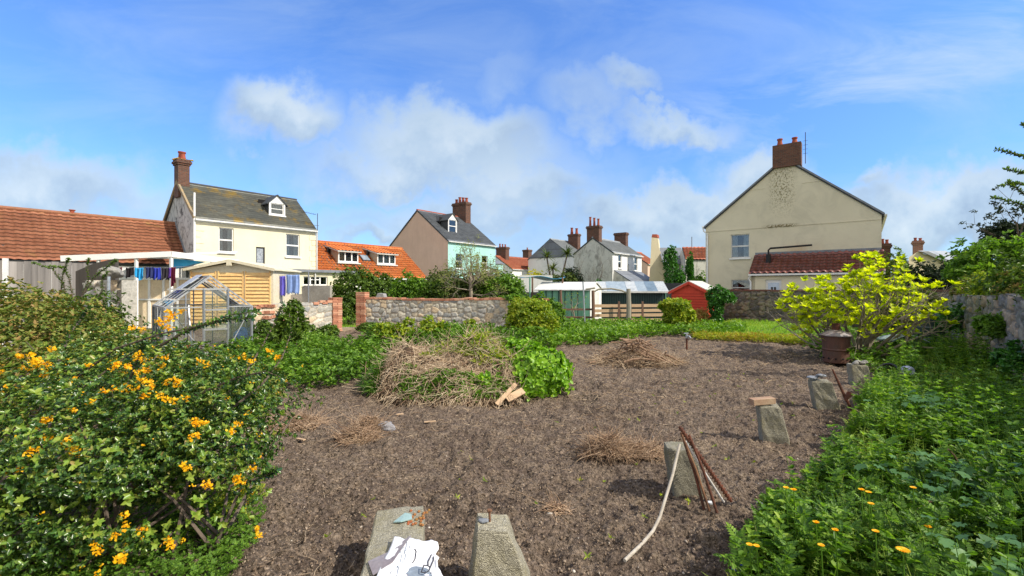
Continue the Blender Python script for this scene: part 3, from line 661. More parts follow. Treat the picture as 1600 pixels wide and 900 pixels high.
# ---------------- orange pantiled cottage with two dormers
CA = V(-.43*30, 30, 0)-D2*1.2; CW = 10.4; CE, CR, CD = 2.72, 5.22, 6.2; CSL = (CR-CE)/(CD/2)
cot = gable_house('pantiled_cottage', 'low cottage with bright orange pantile roof, two tiled dormers and a small rooflight', CA, CW, CD, CE, CR, M_whiterender, M_tileor, tile=(.26, .30, .035, .03), ov=.25, ridge_m=M_tileor)
for i, (x0, x1, y0, y1) in enumerate(((528, 560, 393, 410), (589, 618, 397, 413))):
    s0 = .95; o = CA+B2*s0; t0, t1, z0, z1 = rect(o, D2, x0, y0, x1, y1)
    mb = MB(); zb = lambda z: (z-CE)/CSL; zt = z1+.05
    for tt_, off in ((t0, D2*.05), (t1-.05, D2*.05)):
        L = CA+D2*tt_; mb.prism([L+B2*s0+UP*(CE+CSL*s0-.1), L+B2*s0+UP*zt, L+B2*(zb(zt)+.5)+UP*(zt+.42), L+B2*(zb(zt)+.8)+UP*(zt+.3)], off)
    dm = mb.build('dormer', plain('dormer_cheek', (.50, .42, .30), None, 3, .8) if i == 0 else MATS['dormer_cheek'], cot)
    window(dm, o, D2, nf, (t0+.02, t1-.02, z0, z1), 'three', sill=False, fw=.08, set_=-.02, curtain=None if i == 0 else 'full')
    MB().box(o+D2*(t0-.1)+UP*(z0-.1), D2*(t1-t0+.2), UP*.08, nf*.16).build('sill', M_whitewood, dm)
    # flatter tiled slope that dies into the main roof
    zt2 = zt+.02; s_m = None; k = .24; s_m = (zt2-CE-k*s0)/(CSL-k)
    a0 = CA+D2*(t0-.15)+B2*(s0-.25)+UP*(zt2-k*.25); a1 = CA+D2*(t1+.12)+B2*(s0-.25)+UP*(zt2-k*.25)
    b0 = CA+D2*(t0-.15)+B2*s_m+UP*(CE+CSL*s_m+.03); b1 = CA+D2*(t1+.12)+B2*s_m+UP*(CE+CSL*s_m+.03)
    roof_mesh('dormer_roof', a0, a1, b1, b0, .26, .30, .03, .03, M_tileor, dm); rc = MB(); roof_core(rc, a0, a1, b1, b0, .08); rc.build('dormer_soffit', M_whitewood, dm)
s0 = 1.35; o = CA+B2*s0; t0, t1, z0, z1 = rect(o, D2, 567, 396, 580, 406); sd = unit(B2*1+UP*CSL)
rl = MB(); q = CA+D2*t0+B2*s0+UP*(CE+CSL*s0+.05); nn = unit(np.cross(D2, sd)); nn = nn if nn[2] > 0 else -nn
rl.box(q, D2*(t1-t0), sd*.75, nn*.07); rlo = rl.build('rooflight', M_slatedark, cot)
MB().box(q+D2*.07+sd*.07+nn*.072, D2*(t1-t0-.14), sd*.61, nn*.006).build('pane', plain('skylight_glass', (.25, .3, .36), None, 2, .08, bs=0, spec=.8), rlo)

# ---------------- pink-gabled house with turquoise front
PA = V(-5.86, 41, 0); PW, PD, PE, PR = 6.7, 8.56, 6.15, 9.35; PSL = (PR-PE)/(PD/2)
fw_ = [(1.0, 1.9, 3.6, 5.0), (4.6, 5.5, 3.6, 5.0)]
pk = gable_house('pink_gabled_house', 'tall house with pink brown gable end, turquoise front and grey slate roof', PA, PW, PD, PE, PR, M_turq, M_slateb, M_pink, holes_f=fw_, tile=(.35, .25, 0, .012), ridge_m=M_pot)
for r in fw_: window(pk, PA, D2, nf, r, 'sash')
tri_dormer(pk, PA, 1.85, 1.15, 1.35, 7.15, 8.35, 8.95, PE, PSL, M_slatedark, frame=M_white)
chimney(pk, PA+B2*PD/2+D2*6.1, .75, 2.0, 8.2, 10.9, pots=((0, -.75), (0, -.25), (0, .25), (0, .75)), mat=M_brickd, pot_h=.6, pr=.16)
tw = MB(); QA = PA+D2*PW+B2*.8; wall_mb(tw, QA, D2, nf, 2.2, 0, 4.3); wall_mb(tw, QA+D2*2.2, B2, D2, 4, 0, 4.3); to = tw.build('side_wing', M_turq, pk)
MB().prism([QA-B2*.1+UP*4.3, QA-B2*.1+D2*2.4+UP*4.3, QA+D2*2.4+B2*3+UP*5.6, QA+B2*3+UP*5.6], UP*.1).build('wing_roof', M_slateb, to)

# ---------------- further houses in the middle
def small_house(name, label, px, Y, eavepy, W_, D_, rise, wallm, roofm, gabm=None, holes=(), **kw):
    A_ = V((px-800)/F*Y, Y, 0); ze = EYE+(HZ-eavepy)/F*Y
    return gable_house(name, label, A_, W_, D_, ze, ze+rise, wallm, roofm, gabm, holes_f=holes, **kw), A_, ze
MA = V(10.77, 48, 0); hs = [rect(MA, D2, 966, 398, 971, 419), rect(MA, D2, 991, 402, 996, 423), rect(MA, D2, 980.5, 413, 983, 425)]
mid = gable_house('grey_gabled_house', 'white fronted house with grey creeper streaked end gable and brick chimneys at both ends', MA, 8.0, 4.75, 5.62, 7.3, M_whiterender, M_slatel, M_greyrender, holes_f=hs, tile=(.4, .3, 0, .012))
for r in hs: window(mid, MA, D2, nf, r, 'sash', curtain='full')
chimney(mid, MA+B2*2.38+D2*.4, .7, 1.5, 6.6, 8.6, pots=((0, -.5), (0, 0), (0, .5)), mat=M_brickd, pot_h=.95, pr=.13)
chimney(mid, MA+B2*2.38+D2*7.4, .7, 1.5, 6.6, 8.5, pots=(), mat=M_brickd)
lw = MB(); LA = MA-B2*2.2+D2*.3; wall_mb(lw, LA, D2, nf, 7.5, 0, 2.2); lw.prism([LA+UP*2.2, MA+D2*.3+UP*3.6-B2*.02, MA+D2*.3-B2*.02, LA], D2*.2); lo = lw.build('outhouse', M_greyrender, mid)
MB().prism([LA-B2*.1+UP*2.2, LA+D2*7.5-B2*.1+UP*2.2, MA+D2*7.8+UP*3.6-B2*.02, MA+D2*.3+UP*3.6-B2*.02], UP*.1).build('outhouse_roof', M_slateb, lo)
h2 = V((897-800)/F*62, 62, 0)
g2, g2A, _ = small_house('slate_hung_house', 'white house with dark slate hung gable top, left of the creeper streaked house', 897, 60, 402, 6, 7.6, 2.7, M_whiterender, M_slatel, M_whiterender)
sh_ = MB(); T = [g2A+UP*(4.99+.9-.15)-D2*.05]; zE = EYE+(HZ-402)/F*60
sh_.prism([g2A+UP*(zE+.1)-D2*.03, g2A+B2*7.6+UP*(zE+.1)-D2*.03, g2A+B2*3.8+UP*(zE+2.62)-D2*.03], -D2*.05); sh_.build('slate_hanging', M_slateb, g2)
chimney(g2, g2A+B2*2.6+D2*4.5, .8, 1.6, 6.6, 9.5, pots=((0, -.4), (0, .4)), mat=M_brickd, pot_h=1.0, pr=.2)
g3, g3A, zE3 = small_house('orange_roofed_house', 'distant house with plain orange roof and brick stack, right of the turquoise front', 800, 62, 420, 10, 6, 1.9, M_whiterender, M_tilered)
chimney(g3, g3A+B2*3+D2*1.6, .8, 1.8, 5, 7.6, pots=((0, -.5), (0, 0), (0, .5)), mat=M_brickd, pot_h=.5)
g4, g4A, _ = small_house('low_cream_house', 'small distant cream house with a squat brick stack behind the yellow shrub', 848, 75, 418, 5, 4.5, 1.8, M_creamg, M_slatel)
chimney(g4, g4A+B2*3.2, 1.0, 1.2, 5, 8.2, pots=((0, 0),), mat=M_brickd, pot_h=.5)
# cream gable with sloping shouldered stack, slate roof, then red-roofed house
g5 = thing('stack_gabled_house', 'cream gable house with a tall tapering rendered chimney stack and grey roof', 'house', (17.5, 52, 0))
Y5 = 50; q = lambda px, py, Y=Y5: PT(px, py, Y)
MB().prism([q(1014, 446), q(1043, 446), q(1041, 410), q(1030, 390), q(1028, 372), q(1018, 371), q(1017, 392)], V(.6, 1.4, 0)).build('gable_wall', M_creamg, g5)
MB().prism([q(1018, 371), q(1027, 371), q(1026, 366), q(1019, 366)], V(.5, .8, 0)).build('chimney_cap', M_pot, g5)
rr = MB(); rr.prism([q(1029, 387, 50.6), q(1064, 387, 50.6), q(1064, 412, 49), q(1036, 412, 49)], V(.1, .2, -.1)); rr.build('roof', M_slateb, g5)
MB().prism([q(1040, 446, 50.4), q(1066, 446, 50.4), q(1066, 408, 50.4), q(1038, 408, 50.4)], V(.1, 3, 0)).build('wall', M_greyrender, g5)
g6 = thing('red_roofed_house', 'grey walled house with red pantile roof beside the large cream gable', 'house', (20, 46, 0))
Y6 = 46
e0, e1_, r1_, r0_ = PT(1071, 405, Y6), PT(1120, 406, Y6), PT(1120, 386, Y6+2.4), PT(1066, 386, Y6+2.4)
roof_mesh('roof', e0, e1_, r1_, r0_, .35, .35, .03, .03, M_tilered, g6); rc = MB(); roof_core(rc, e0, e1_, r1_, r0_); rc.build('roof_boards', M_slatedark, g6)
MB().prism([PT(1072, 446, Y6+.1), PT(1118, 446, Y6+.1), PT(1118, 404, Y6+.1), PT(1072, 404, Y6+.1)], V(0, .3, 0)).build('wall', M_greyrender, g6)
MB().prism([PT(1062, 446, Y6+4), PT(1071, 446, Y6), PT(1071, 405, Y6), PT(1066, 386, Y6+2.4), PT(1061, 404, Y6+4.5)], V(.3, .1, 0)).build('gable_wall', M_greyrender, g6)
MB().tube([PT(1081, 388, 48), PT(1081, 370, 48)], .04, 6).build('aerial', M_lead, g6)
g8, g8A, _ = small_house('brick_gap_house', 'dim red roofed house glimpsed in the gap right of the creeper streaked house', 1012, 66, 412, 5, 6, 2.0, M_pink, M_tilered)
# far right houses
RA_ = V((1470-800)/F*34, 34, 0)
g7 = thing('far_cream_house', 'distant cream gabled house with grey roof and pale brick chimney at right', 'house', RA_)
P = lambda px, py, Y=36: PT(px, py, Y)
MB().prism([P(1419, 470), P(1490, 470), P(1490, 414), P(1434, 393), P(1420, 402)], V(.6, .6, 0)).build('gable_wall', M_creamg, g7)
MB().prism([P(1434, 392), P(1443, 391), P(1494, 413), P(1484, 414)], V(.1, -.3, -.1)).build('verge', M_slatel, g7)
MB().prism([P(1439, 392, 36.3), P(1478, 392, 40), P(1502, 410, 38), P(1490, 413, 36.2)], V(0, 0, -.1)).build('roof', M_slatel, g7)
chimney(g7, P(1434, 393, 36.5), .6, .6, 4.3, 5.6, pots=((0, -.15), (0, .15)), mat=M_brick, pot_h=.3, pr=.1)
MB().prism([P(1404, 412, 38), P(1428, 406, 38), P(1428, 425, 38), P(1404, 425, 38)], V(.4, 1, 0)).build('side_roof', M_slateb, g7)
g9 = thing('small_stack_house', 'small distant house with slate roof ridge and dark stack at the far right', 'house', P(1500, 448, 48)*V(1, 1, 0))
MB().prism([P(1472, 394, 46), P(1510, 394, 46), P(1512, 412, 44), P(1480, 412, 44)], V(0, .3, -.3)).build('roof', M_slateb, g9)
MB().prism([P(1480, 450, 45), P(1512, 450, 45), P(1512, 411, 45), P(1480, 411, 45)], V(0, 2, 0)).build('wall', M_creamg, g9)

# ---------------- large cream gable on the right
BA = V(19.8, 24, 0); BD, BE, BR = 8.95, 5.85, 9.55; BW = 9
wl = rect(BA, B2, 1142, 366, 1171, 403); wl2 = rect(BA, B2, 1143, 437, 1172, 462)
big = gable_house('large_gabled_house', 'large house showing a wide bare olive cream gable stained below its brick chimney', BA, BW, BD, BE, BR, M_cream, M_slateb, M_biggable, holes_g=(wl, wl2), tile=(.35, .25, 0, .012), verge=.07)
for r in (wl, wl2): window(big, BA, B2, ng, r, 'sash', frame=M_whitewood, curtain='sides')
chimney(big, BA+B2*(BD/2-.12)+D2*.14, .6, 1.46, BR-.52, BR+.84, pots=((0, -.38), (0, .38)), mat=M_brickd, pot_h=.42, pr=.14, cap=False)
sm = MB(); sm.box(BA+UP*5.5, B2*BD, UP*.045, ng*.03)
c_ = BA+B2*(BD*.30)+UP*8.05
sm.box(BA+B2*2.7+UP*7.95, B2*.9, UP*.035, ng*.02); sm.box(BA+B2*5.5+UP*7.9, B2*.8, UP*.035, ng*.02)
sm.build('string_course', M_biggable, big)
am = MB(); p = BA+B2*(BD/2-1.02)+D2*.3; am.tube([p+UP*(BR-.4), p+UP*(BR+1.45)], .02, 6)
for k in range(4): am.tube([p+UP*(BR+.2+.25*k)+B2*.12, p+UP*(BR+.2+.25*k)-B2*.12], .01, 4)
am.build('aerial', M_slatedark, big)
vg = MB()
for s in (0, 1):
    b0 = -.1 if s == 0 else BD+.1; vg.bar(BA-D2*.09+B2*b0+UP*(BE-.04), BA-D2*.09+B2*BD/2+UP*(BR+.04), .05, .09)
vg.build('verge', M_lead, big)
pipe(big, line3(BA, B2, BD-.12, .2, ng, .07), line3(BA, B2, BD-.12, BE-.5, ng, .07), M_white, .05)
gm = MB(); gm.tube([line3(BA, B2, BD-.12, BE-.5, ng, .07), line3(BA, B2, BD+.1, BE-.3, ng, .07), line3(BA, B2, BD+.2, BE+.05, ng, .0)], .04, 8); gm.build('gutter_bend', M_whitewood, big)
# lean-to with the pale blue door
LD = 1.85; lt_l = 5.93; zl0, zl1 = 2.66, 3.86
LB = BA-D2*LD; dr = rect(LB, B2, 1196, 437, 1221, 480); dr = (dr[0], dr[1], .1, dr[3])
lm = MB(); wall_mb(lm, LB, B2, ng, lt_l, -.05, zl0, (dr,))
for s in (0, lt_l-.2):
    Q = [LB+B2*s, BA+B2*s, BA+B2*s+UP*zl1, LB+B2*s+UP*zl0]; lm.prism(Q, B2*.2)
le = lm.build('lean_to', M_cream, big)
e0 = LB-D2*.12+B2*(lt_l+.12)+UP*(zl0-.02); e1_ = LB-D2*.12-B2*.1+UP*(zl0-.02); r0_ = BA+B2*(lt_l+.12)+UP*(zl1+.0)-D2*.02; r1_ = BA-B2*.1+UP*zl1-D2*.02
roof_mesh('lean_to_roof', e1_, e0, r0_, r1_, .30, .30, .04, .04, M_tiledark, le, seed=9); rc = MB(); roof_core(rc, e1_-UP*.03, e0-UP*.03, r0_-UP*.03, r1_-UP*.03); rc.build('roof_boards', M_slatedark, le)
MB().box(BA+UP*zl1-D2*.0, B2*(lt_l+.1), UP*.14, ng*.03).build('flashing', M_lead, le)
MB().bar(e0-UP*.05-D2*.05, e1_-UP*.05-D2*.05, .1, .1).build('gutter', M_white, le)
p = e0-UP*.1+ng*.05; MB().tube([p-B2*.1, p-UP*.2-B2*.0+D2*.1, p-UP*.35-B2*.1+D2*.14, V(p[0], p[1], .3)-B2*.1+D2*.14], .045, 8).build('downpipe', M_white, le)
dm = MB(); M_door = plain('pale_blue_door', (.62, .72, .86), None, 2, .4, bs=0)
do = LB*V(1, 1, 0)-ng*.07; dm.box(do+B2*dr[0]+UP*.1-ng*.05, B2*(dr[1]-dr[0]), UP*(dr[3]-.1), ng*.05); dd = dm.build('door', M_white, le)
w_ = dr[1]-dr[0]; MB().box(do+B2*(dr[0]+.12)+UP*.15, B2*(w_-.24), UP*(dr[3]-.32), ng*.02).build('door_leaf', M_door, dd)
dg = MB(); cx_ = dr[0]+w_/2
for a in (-.13, .02): dg.box(do+B2*(cx_+a)+UP*(dr[3]-.62)+ng*.021, B2*.11, UP*.2, ng*.006)
dg.build('door_glass', M_slatedark, dd)
fm = MB(); q = LB+D2*.9+B2*(lt_l-.75); zq = zl0+(zl1-zl0)*.5
hx = BA+B2*2.85-D2*.35
fm.tube([q+UP*zq, q+UP*(zq+.55)], .13, 12); fm.tube([q+UP*(zq+.55), q+UP*(zq+.8), q+UP*(zq+.9)-B2*.1, q-B2*2.15+UP*(zq+.98)], [.05, .05, .055, .055], 10)
fm.build('flue_pipe', M_iron, big)
for (px, py, h_, Y_, lab) in ((1383, 388, .9, 33, 'short brick stack peeping out right of the large cream gable'),):
    t_ = thing('neighbouring_stack', lab, 'chimney', (PT(px, 448, Y_)*V(1, 1, 0))); pz = PT(px, py, Y_)
    chimney(t_, pz, .6, .6, 0, pz[2]+.3, pots=((0, -.1), (0, .15)), mat=M_brickd, pot_h=.4, pr=.1, name='brick_stack')

# ---------------- rubble walls
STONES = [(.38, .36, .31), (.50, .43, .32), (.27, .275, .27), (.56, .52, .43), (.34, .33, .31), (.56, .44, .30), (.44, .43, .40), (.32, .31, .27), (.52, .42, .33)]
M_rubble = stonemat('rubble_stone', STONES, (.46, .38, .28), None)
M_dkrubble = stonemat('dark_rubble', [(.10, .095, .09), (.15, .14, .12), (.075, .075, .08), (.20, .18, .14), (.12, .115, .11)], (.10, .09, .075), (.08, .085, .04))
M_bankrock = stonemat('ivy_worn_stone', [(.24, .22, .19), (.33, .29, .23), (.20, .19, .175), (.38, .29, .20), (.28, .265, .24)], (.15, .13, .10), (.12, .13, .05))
def rubble(name, P0, P1, z0, z1, root, cell=(.32, .2), relief=.045, mat=None, seed=0, res=.035, th=.4, side=-1, topf=None, ends=True):
    P0 = np.asarray(P0, float)*V(1, 1, 0); P1 = np.asarray(P1, float)*V(1, 1, 0); L = np.linalg.norm(P1-P0); d = (P1-P0)/L
    n = np.cross(d, UP)*(1 if side < 0 else -1)
    if n[1] > 0 and side < 0: n = -n
    nu = int(L/res)+1; nv = int((z1-z0)/res)+1; U, Z = np.meshgrid(np.linspace(0, L, nu), np.linspace(0, 1, nv), indexing='ij')
    top = z1+(topf(U) if topf is not None else 0*U); Zz = z0+Z*(top-z0)
    cu = U/cell[0]+(fbm(U*2, Zz*2, 2, seed)-.5)*.7; cvv = Zz/cell[1]+(fbm(U*2, Zz*2, 2, seed+5)-.5)*.9
    d1 = np.full(U.shape, 9.); d2 = d1.copy(); idv = np.zeros(U.shape)
    iu = np.floor(cu); iv = np.floor(cvv)
    for a in (-1, 0, 1):
        for b in (-1, 0, 1):
            ku = iu+a; kv = iv+b; ju = vnoise(ku*7.13+.5+seed, kv*3.71+.5, 1)*.8+.1; jv = vnoise(ku*5.3+.2, kv*9.1+.7+seed, 2)*.8+.1
            dd = np.hypot((ku+ju-cu)*cell[0]/cell[1]*.8, kv+jv-cvv); idn = (np.sin(ku*127.1+kv*311.7+seed)*43758.5453) % 1
            m1 = dd < d1; d2 = np.where(m1, d1, np.minimum(d2, dd)); idv = np.where(m1, idn, idv); d1 = np.where(m1, dd, d1)
    e = np.clip((d2-d1)/.22, 0, 1); e = e*e*(3-2*e)
    hgt = relief*e*(.6+.6*idv)+(fbm(U*14, Zz*14, 3, seed+9)-.5)*relief*.6
    v = P0+U[..., None]*d+Zz[..., None]*UP+n*(hgt+.0)[..., None]
    o = npmesh('stone_face', v.reshape(-1, 3), gridfaces(nu, nv), mat, root, attrs={'cell': idv.ravel(), 'mort': (1-np.clip((d2-d1)/.12, 0, 1)).ravel()})
    mb = MB(); pr = [P0+d*0+UP*z0, P1+UP*z0]
    tops = [P0+d*u+UP*float(z1+(topf(np.array([u]))[0] if topf is not None else 0)) for u in np.linspace(L, 0, max(2, int(L/.25)))]
    mb.prism(pr+tops, -n*th); mb.build('wall_core', mat, root)
    return n, d, L
def coping(root, P0, P1, z, n, mat, th=.42, bw=.105, jit=.012, hh=.1, topf=None, name='brick_coping', skip=.0):
    P0 = np.asarray(P0, float)*V(1, 1, 0); P1 = np.asarray(P1, float)*V(1, 1, 0); L = np.linalg.norm(P1-P0); d = (P1-P0)/L; mb = MB(); k = 0
    u = 0
    while u < L-.05:
        w = .215*random.uniform(.9, 1.1)
        if random.random() > skip:
            zz = z+(float(topf(np.array([u]))[0]) if topf else 0)+random.uniform(-jit, jit)
            o = P0+d*u+UP*zz+n*(.05+random.uniform(-jit, jit)); mb.box(o, d*(w-.012), -n*(th+.06), UP*hh*random.uniform(.9, 1.08))
        u += w
    mb.build(name, mat, root)
M_bricks_each = woodmat('loose_brick', [(.30, .12, .07), (.46, .20, .12), (.55, .30, .19), (.42, .30, .22)], .3)
gw = thing('stone_garden_wall', 'sunlit rubble stone wall with brick coping to the right of the garden gateway', 'wall', GP(680, 514))
a = GP(562, 515.5); b = V(1.5, 18.2, 0)
tf = lambda u: (fbm(u*1.3, u*0, 3, 3)-.5)*.12
n, d, L = rubble('wall', a, b, -.1, 1.33, gw, (.30, .20), .04, M_rubble, 3, topf=tf)
coping(gw, a+d*.3, b, 1.33, n, M_bricks_each, hh=.085, topf=tf)
pm = MB()
def brickpier(mb, c, w, z1, dd, seed=0):
    z = 0; k = 0; b_ = np.cross(UP, dd)
    while z < z1:
        for i in range(2):
            j = random.uniform(-.012, .012); o = c+UP*z+(dd*(i*w/2) if k % 2 else b_*(i*w/2))+dd*j
            if k % 2: mb.box(o, dd*(w/2-.01), b_*w, UP*.066)
            else: mb.box(o, dd*w, b_*(w/2-.01), UP*.066)
        z += .076; k += 1
pr = MB(); brickpier(pr, a-d*.12+n*.10, .42, 1.62, d); pr.build('gate_pier', M_bricks_each, gw)
MB().prism([a+d*.75+UP*1.42, a+d*1.15+UP*1.42, a+d*1.1+UP*1.6, a+d*.85+UP*1.62], -n*.3).build('capstone', plain('grey_stone', (.2, .21, .22), (.33, .33, .32), 6, .9, bs=.8), gw)
gw2 = thing('stone_garden_wall', 'rubble stone wall left of the garden gateway, its top stepping down towards the greenhouse', 'wall', GP(470, 518))
a2 = GP(396, 528); b2 = GP(531, 517)
tf2 = lambda u: -.18*np.clip((1.0-u)/1.0, 0, 1)+(fbm(u*2, u*0+4, 3, 8)-.5)*.16
n2, d2_, L2 = rubble('wall', a2, b2, -.1, 1.28, gw2, (.34, .22), .045, M_rubble, 9, topf=tf2)
pr = MB(); brickpier(pr, b2-d2_*.36+n2*.10, .42, 1.42, d2_)
for k in range(26):
    u = random.uniform(0, 1.3) if k < 16 else random.uniform(0, L2); z = random.choice([.55, .8, 1.0, 1.2])+tf2(np.array([u]))[0]
    if k > 18: z = 1.24+float(tf2(np.array([u]))[0])
    pr.box(a2+d2_*u+UP*z+n2*.09, d2_*.22, -n2*.2, UP*.1)
pr.build('gate_pier', M_bricks_each, gw2)
st = MB(); sa = b2+d2_*.02+n2*.05; st.box(V(*sa)+UP*-.05, (a-b2)*.96, -n2*.5, UP*.16)
tag(st.build('gateway_step', plain('worn_step', (.34, .27, .2), (.22, .18, .13), 5, .9, bs=.6)), 'worn stone step in the gap between the two garden walls', 'step')

dw = thing('dark_boundary_wall', 'shaded dark rubble wall with thin brick top in front of the large cream gable', 'wall', (15, 23, 0))
a = V(11.9, 25.8, 0); b = V(19.6, 18.6, 0); tf = lambda u: (fbm(u*.9, u*0, 3, 13)-.5)*.10
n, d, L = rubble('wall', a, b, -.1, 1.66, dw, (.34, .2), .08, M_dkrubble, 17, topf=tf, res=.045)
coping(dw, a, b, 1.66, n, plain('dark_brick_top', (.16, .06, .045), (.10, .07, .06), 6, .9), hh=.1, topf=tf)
WR0 = V(13.9, 14.2, 0); WR1 = V(4.6, 2.2, 0)
rw_ = thing('old_stone_wall', 'old ivy worn stone boundary wall in shade along the right edge', 'wall', (9, 8, 0))
tf = lambda u: (fbm(u*.7, u*0, 3, 23)-.5)*.25
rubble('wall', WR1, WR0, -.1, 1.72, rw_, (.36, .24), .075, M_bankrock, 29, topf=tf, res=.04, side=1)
# ------------------------------------------------------------------ sheds, fences, yard things
M_fencegrey = woodmat('grey_fence_board', [(.13, .12, .11), (.24, .22, .20), (.36, .33, .30)], .4)
M_fencepale = woodmat('pale_fence_board', [(.34, .22, .13), (.50, .35, .22), (.62, .47, .32)], .4, axis=0)
M_post = woodmat('brown_post', [(.07, .04, .03), (.16, .09, .06), (.25, .16, .11)], .5)
M_postg = woodmat('grey_post', [(.16, .15, .12), (.28, .26, .21), (.38, .36, .29)], .5)
M_tan = plain('tan_vinyl', (.80, .52, .22), (.72, .45, .18), 1.2, .5, bs=.05, spec=.4)
M_tanlt = plain('cream_vinyl', (.70, .64, .48), (.60, .54, .40), 2, .5, bs=.05)
M_red = woodmat('red_stained_boards', [(.50, .04, .02), (.62, .06, .03), (.70, .09, .05)], .3, .75, axis=1)
M_felt = plain('mineral_felt', (.52, .52, .50), (.40, .42, .38), 5, .95, bs=.5)
M_dgreen = woodmat('dark_green_boards', [(.010, .030, .032), (.018, .05, .05), (.03, .075, .07)], .3, .55)
M_greenpan = woodmat('green_panels', [(.10, .28, .20), (.16, .38, .28), (.3, .5, .4)], .3, .6)
M_concfence = plain('concrete_panel', (.36, .34, .30), (.24, .22, .19), 2.5, .92, bs=.5)
# tan vinyl shed
Y0 = 20.6; SA = V((427-800)/F*Y0, Y0, 0)            # right front corner
sd_ = unit(V(1, .05, 0)); sb = V(-sd_[1], sd_[0], 0)
Wd = 3.72; SL0 = SA-sd_*Wd
shed = thing('vinyl_shed', 'pale tan garden shed with louvred panels and low ridged roof behind the greenhouse', 'shed', SL0)
ze, zp = 2.66, 3.06
mb = MB(); mb.prism([SL0, SA, SA+UP*ze, (SL0+SA)/2+UP*(zp-.08), SL0+UP*ze], sb*2.6); mb.build('wall', M_tanlt, shed)
for i in range(3):
    x0 = .10+i*(Wd-.1)/3; x1 = x0+(Wd-.1)/3-.16; pm = MB(); z = .25
    while z < ze-.12:
        o = SL0+sd_*x0+UP*z; pm.prism([o-sb*.015, o-sb*.055, o-sb*.012+UP*.155], sd_*(x1-x0)); z += .165
    for x in (x0-.04, x1): pm.box(SL0+sd_*x-sb*.05+UP*.1, sd_*.04, sb*.05, UP*(ze-.15))
    pm.build('louvred_panel', M_tan, shed)
sp = MB(); z = .25
while z < ze-.1:
    o = SL0+sb*.12+UP*z; sp.prism([o-sd_*.01, o-sd_*.05, o-sd_*.01+UP*.2], sb*.95); o = o+sb*1.2; sp.prism([o-sd_*.01, o-sd_*.05, o-sd_*.01+UP*.2], sb*1.1); z += .22
sp.build('side_panel', M_tanlt, shed)
rm = MB()
for s in (0, 1):
    E = (SL0 if s == 0 else SA)+UP*(ze-.02)+(sd_*-.16 if s == 0 else sd_*.14); R = (SL0+SA)/2+UP*zp
    rm.prism([E-sb*.18, R-sb*.18, R-sb*.18+UP*.06, E-sb*.18+UP*.06], sb*2.95)
    rm.bar(E-sb*.2+UP*.03, R-sb*.2+UP*.03, .05, .12)
    rm.bar(E*.75+R*.25-sb*.1-UP*.02, E*.75+R*.25-sb*.1+UP*.12, .05)
rm.cbox((SL0+SA)/2+UP*(zp-.2)-sb*.2, .22, .06, .28, sd_)
rm.build('roof', M_tanlt, shed)

# white framed canopy
KA = V(-14.85, 19.6, 0); kb = unit(V(-1, .10, 0)); 
cn = thing('white_canopy', 'white framed lean-to canopy with translucent sheeting in front of the cream house', 'canopy', KA)
zc = 3.42
corner = PT(268, 397, 19.6); left = PT(96, 404, 18.6); right = PT(372, 410, 21.6)
fm = MB(); fm.bar(left, corner, .12, .24); fm.bar(corner, right, .12, .24)
fm.build('fascia', M_white, cn)
bc = right+V(-5.6, 2.4, .5)
MB().prism([left+UP*.06, corner+UP*.06, right+UP*.06, bc], UP*.03).build('roof_sheet', M_poly, cn)
pm = MB()
for px, Yk in ((154, 18.95), (213, 19.3), (267.5, 19.62)):
    p = PT(px, 400, Yk); pm.bar(V(p[0], p[1], 0), p, .10)
p = PT(330, 408, 20.8); pm.bar(V(p[0], p[1], 0), p, .07); pm.build('post', M_white, cn)
rf = MB()
for k in range(5):
    a = left*(1-k/4)+corner*(k/4); rf.bar(a-UP*.02, a+V(.9, 3.2, .35), .05, .08)
rf.build('rafter', M_whitewood, cn)
cm = MB(); 
A0 = PT(188, 448, 20.4)*V(1, 1, 0); A1 = PT(300, 448, 20.8)*V(1, 1, 0); dk = unit(A1-A0); Lk = np.linalg.norm(A1-A0)
cm.box(A0, dk*Lk, UP*2.25, V(0, .08, 0)); cm.build('back_panel', plain('beige_panel', (.80, .64, .44), None, 2, .7, bs=.05), cn)
tm = MB()
for x in np.linspace(0, Lk, 6): tm.box(A0+dk*x-V(.03, .05, 0), dk*.09, UP*2.25, V(0, .05, 0))
tm.box(A0-V(0, .06, 0)+UP*1.28, dk*Lk, UP*.07, V(0, .05, 0)); tm.box(A0-V(0, .06, 0)+UP*2.22, dk*Lk, UP*.1, V(0, .05, 0)); tm.build('panel_frame', M_white, cn)
bt = MB(); P4 = [PT(271, 404, 20.0), PT(318, 409, 20.9), PT(300, 414, 20.9), PT(271, 420, 20.0)]
bt.prism(P4, V(.05, .1, 0)); bt.build('blue_sheet', plain('blue_tarpaulin', (.04, .40, .78), None, 3, .5, bs=.1), cn)

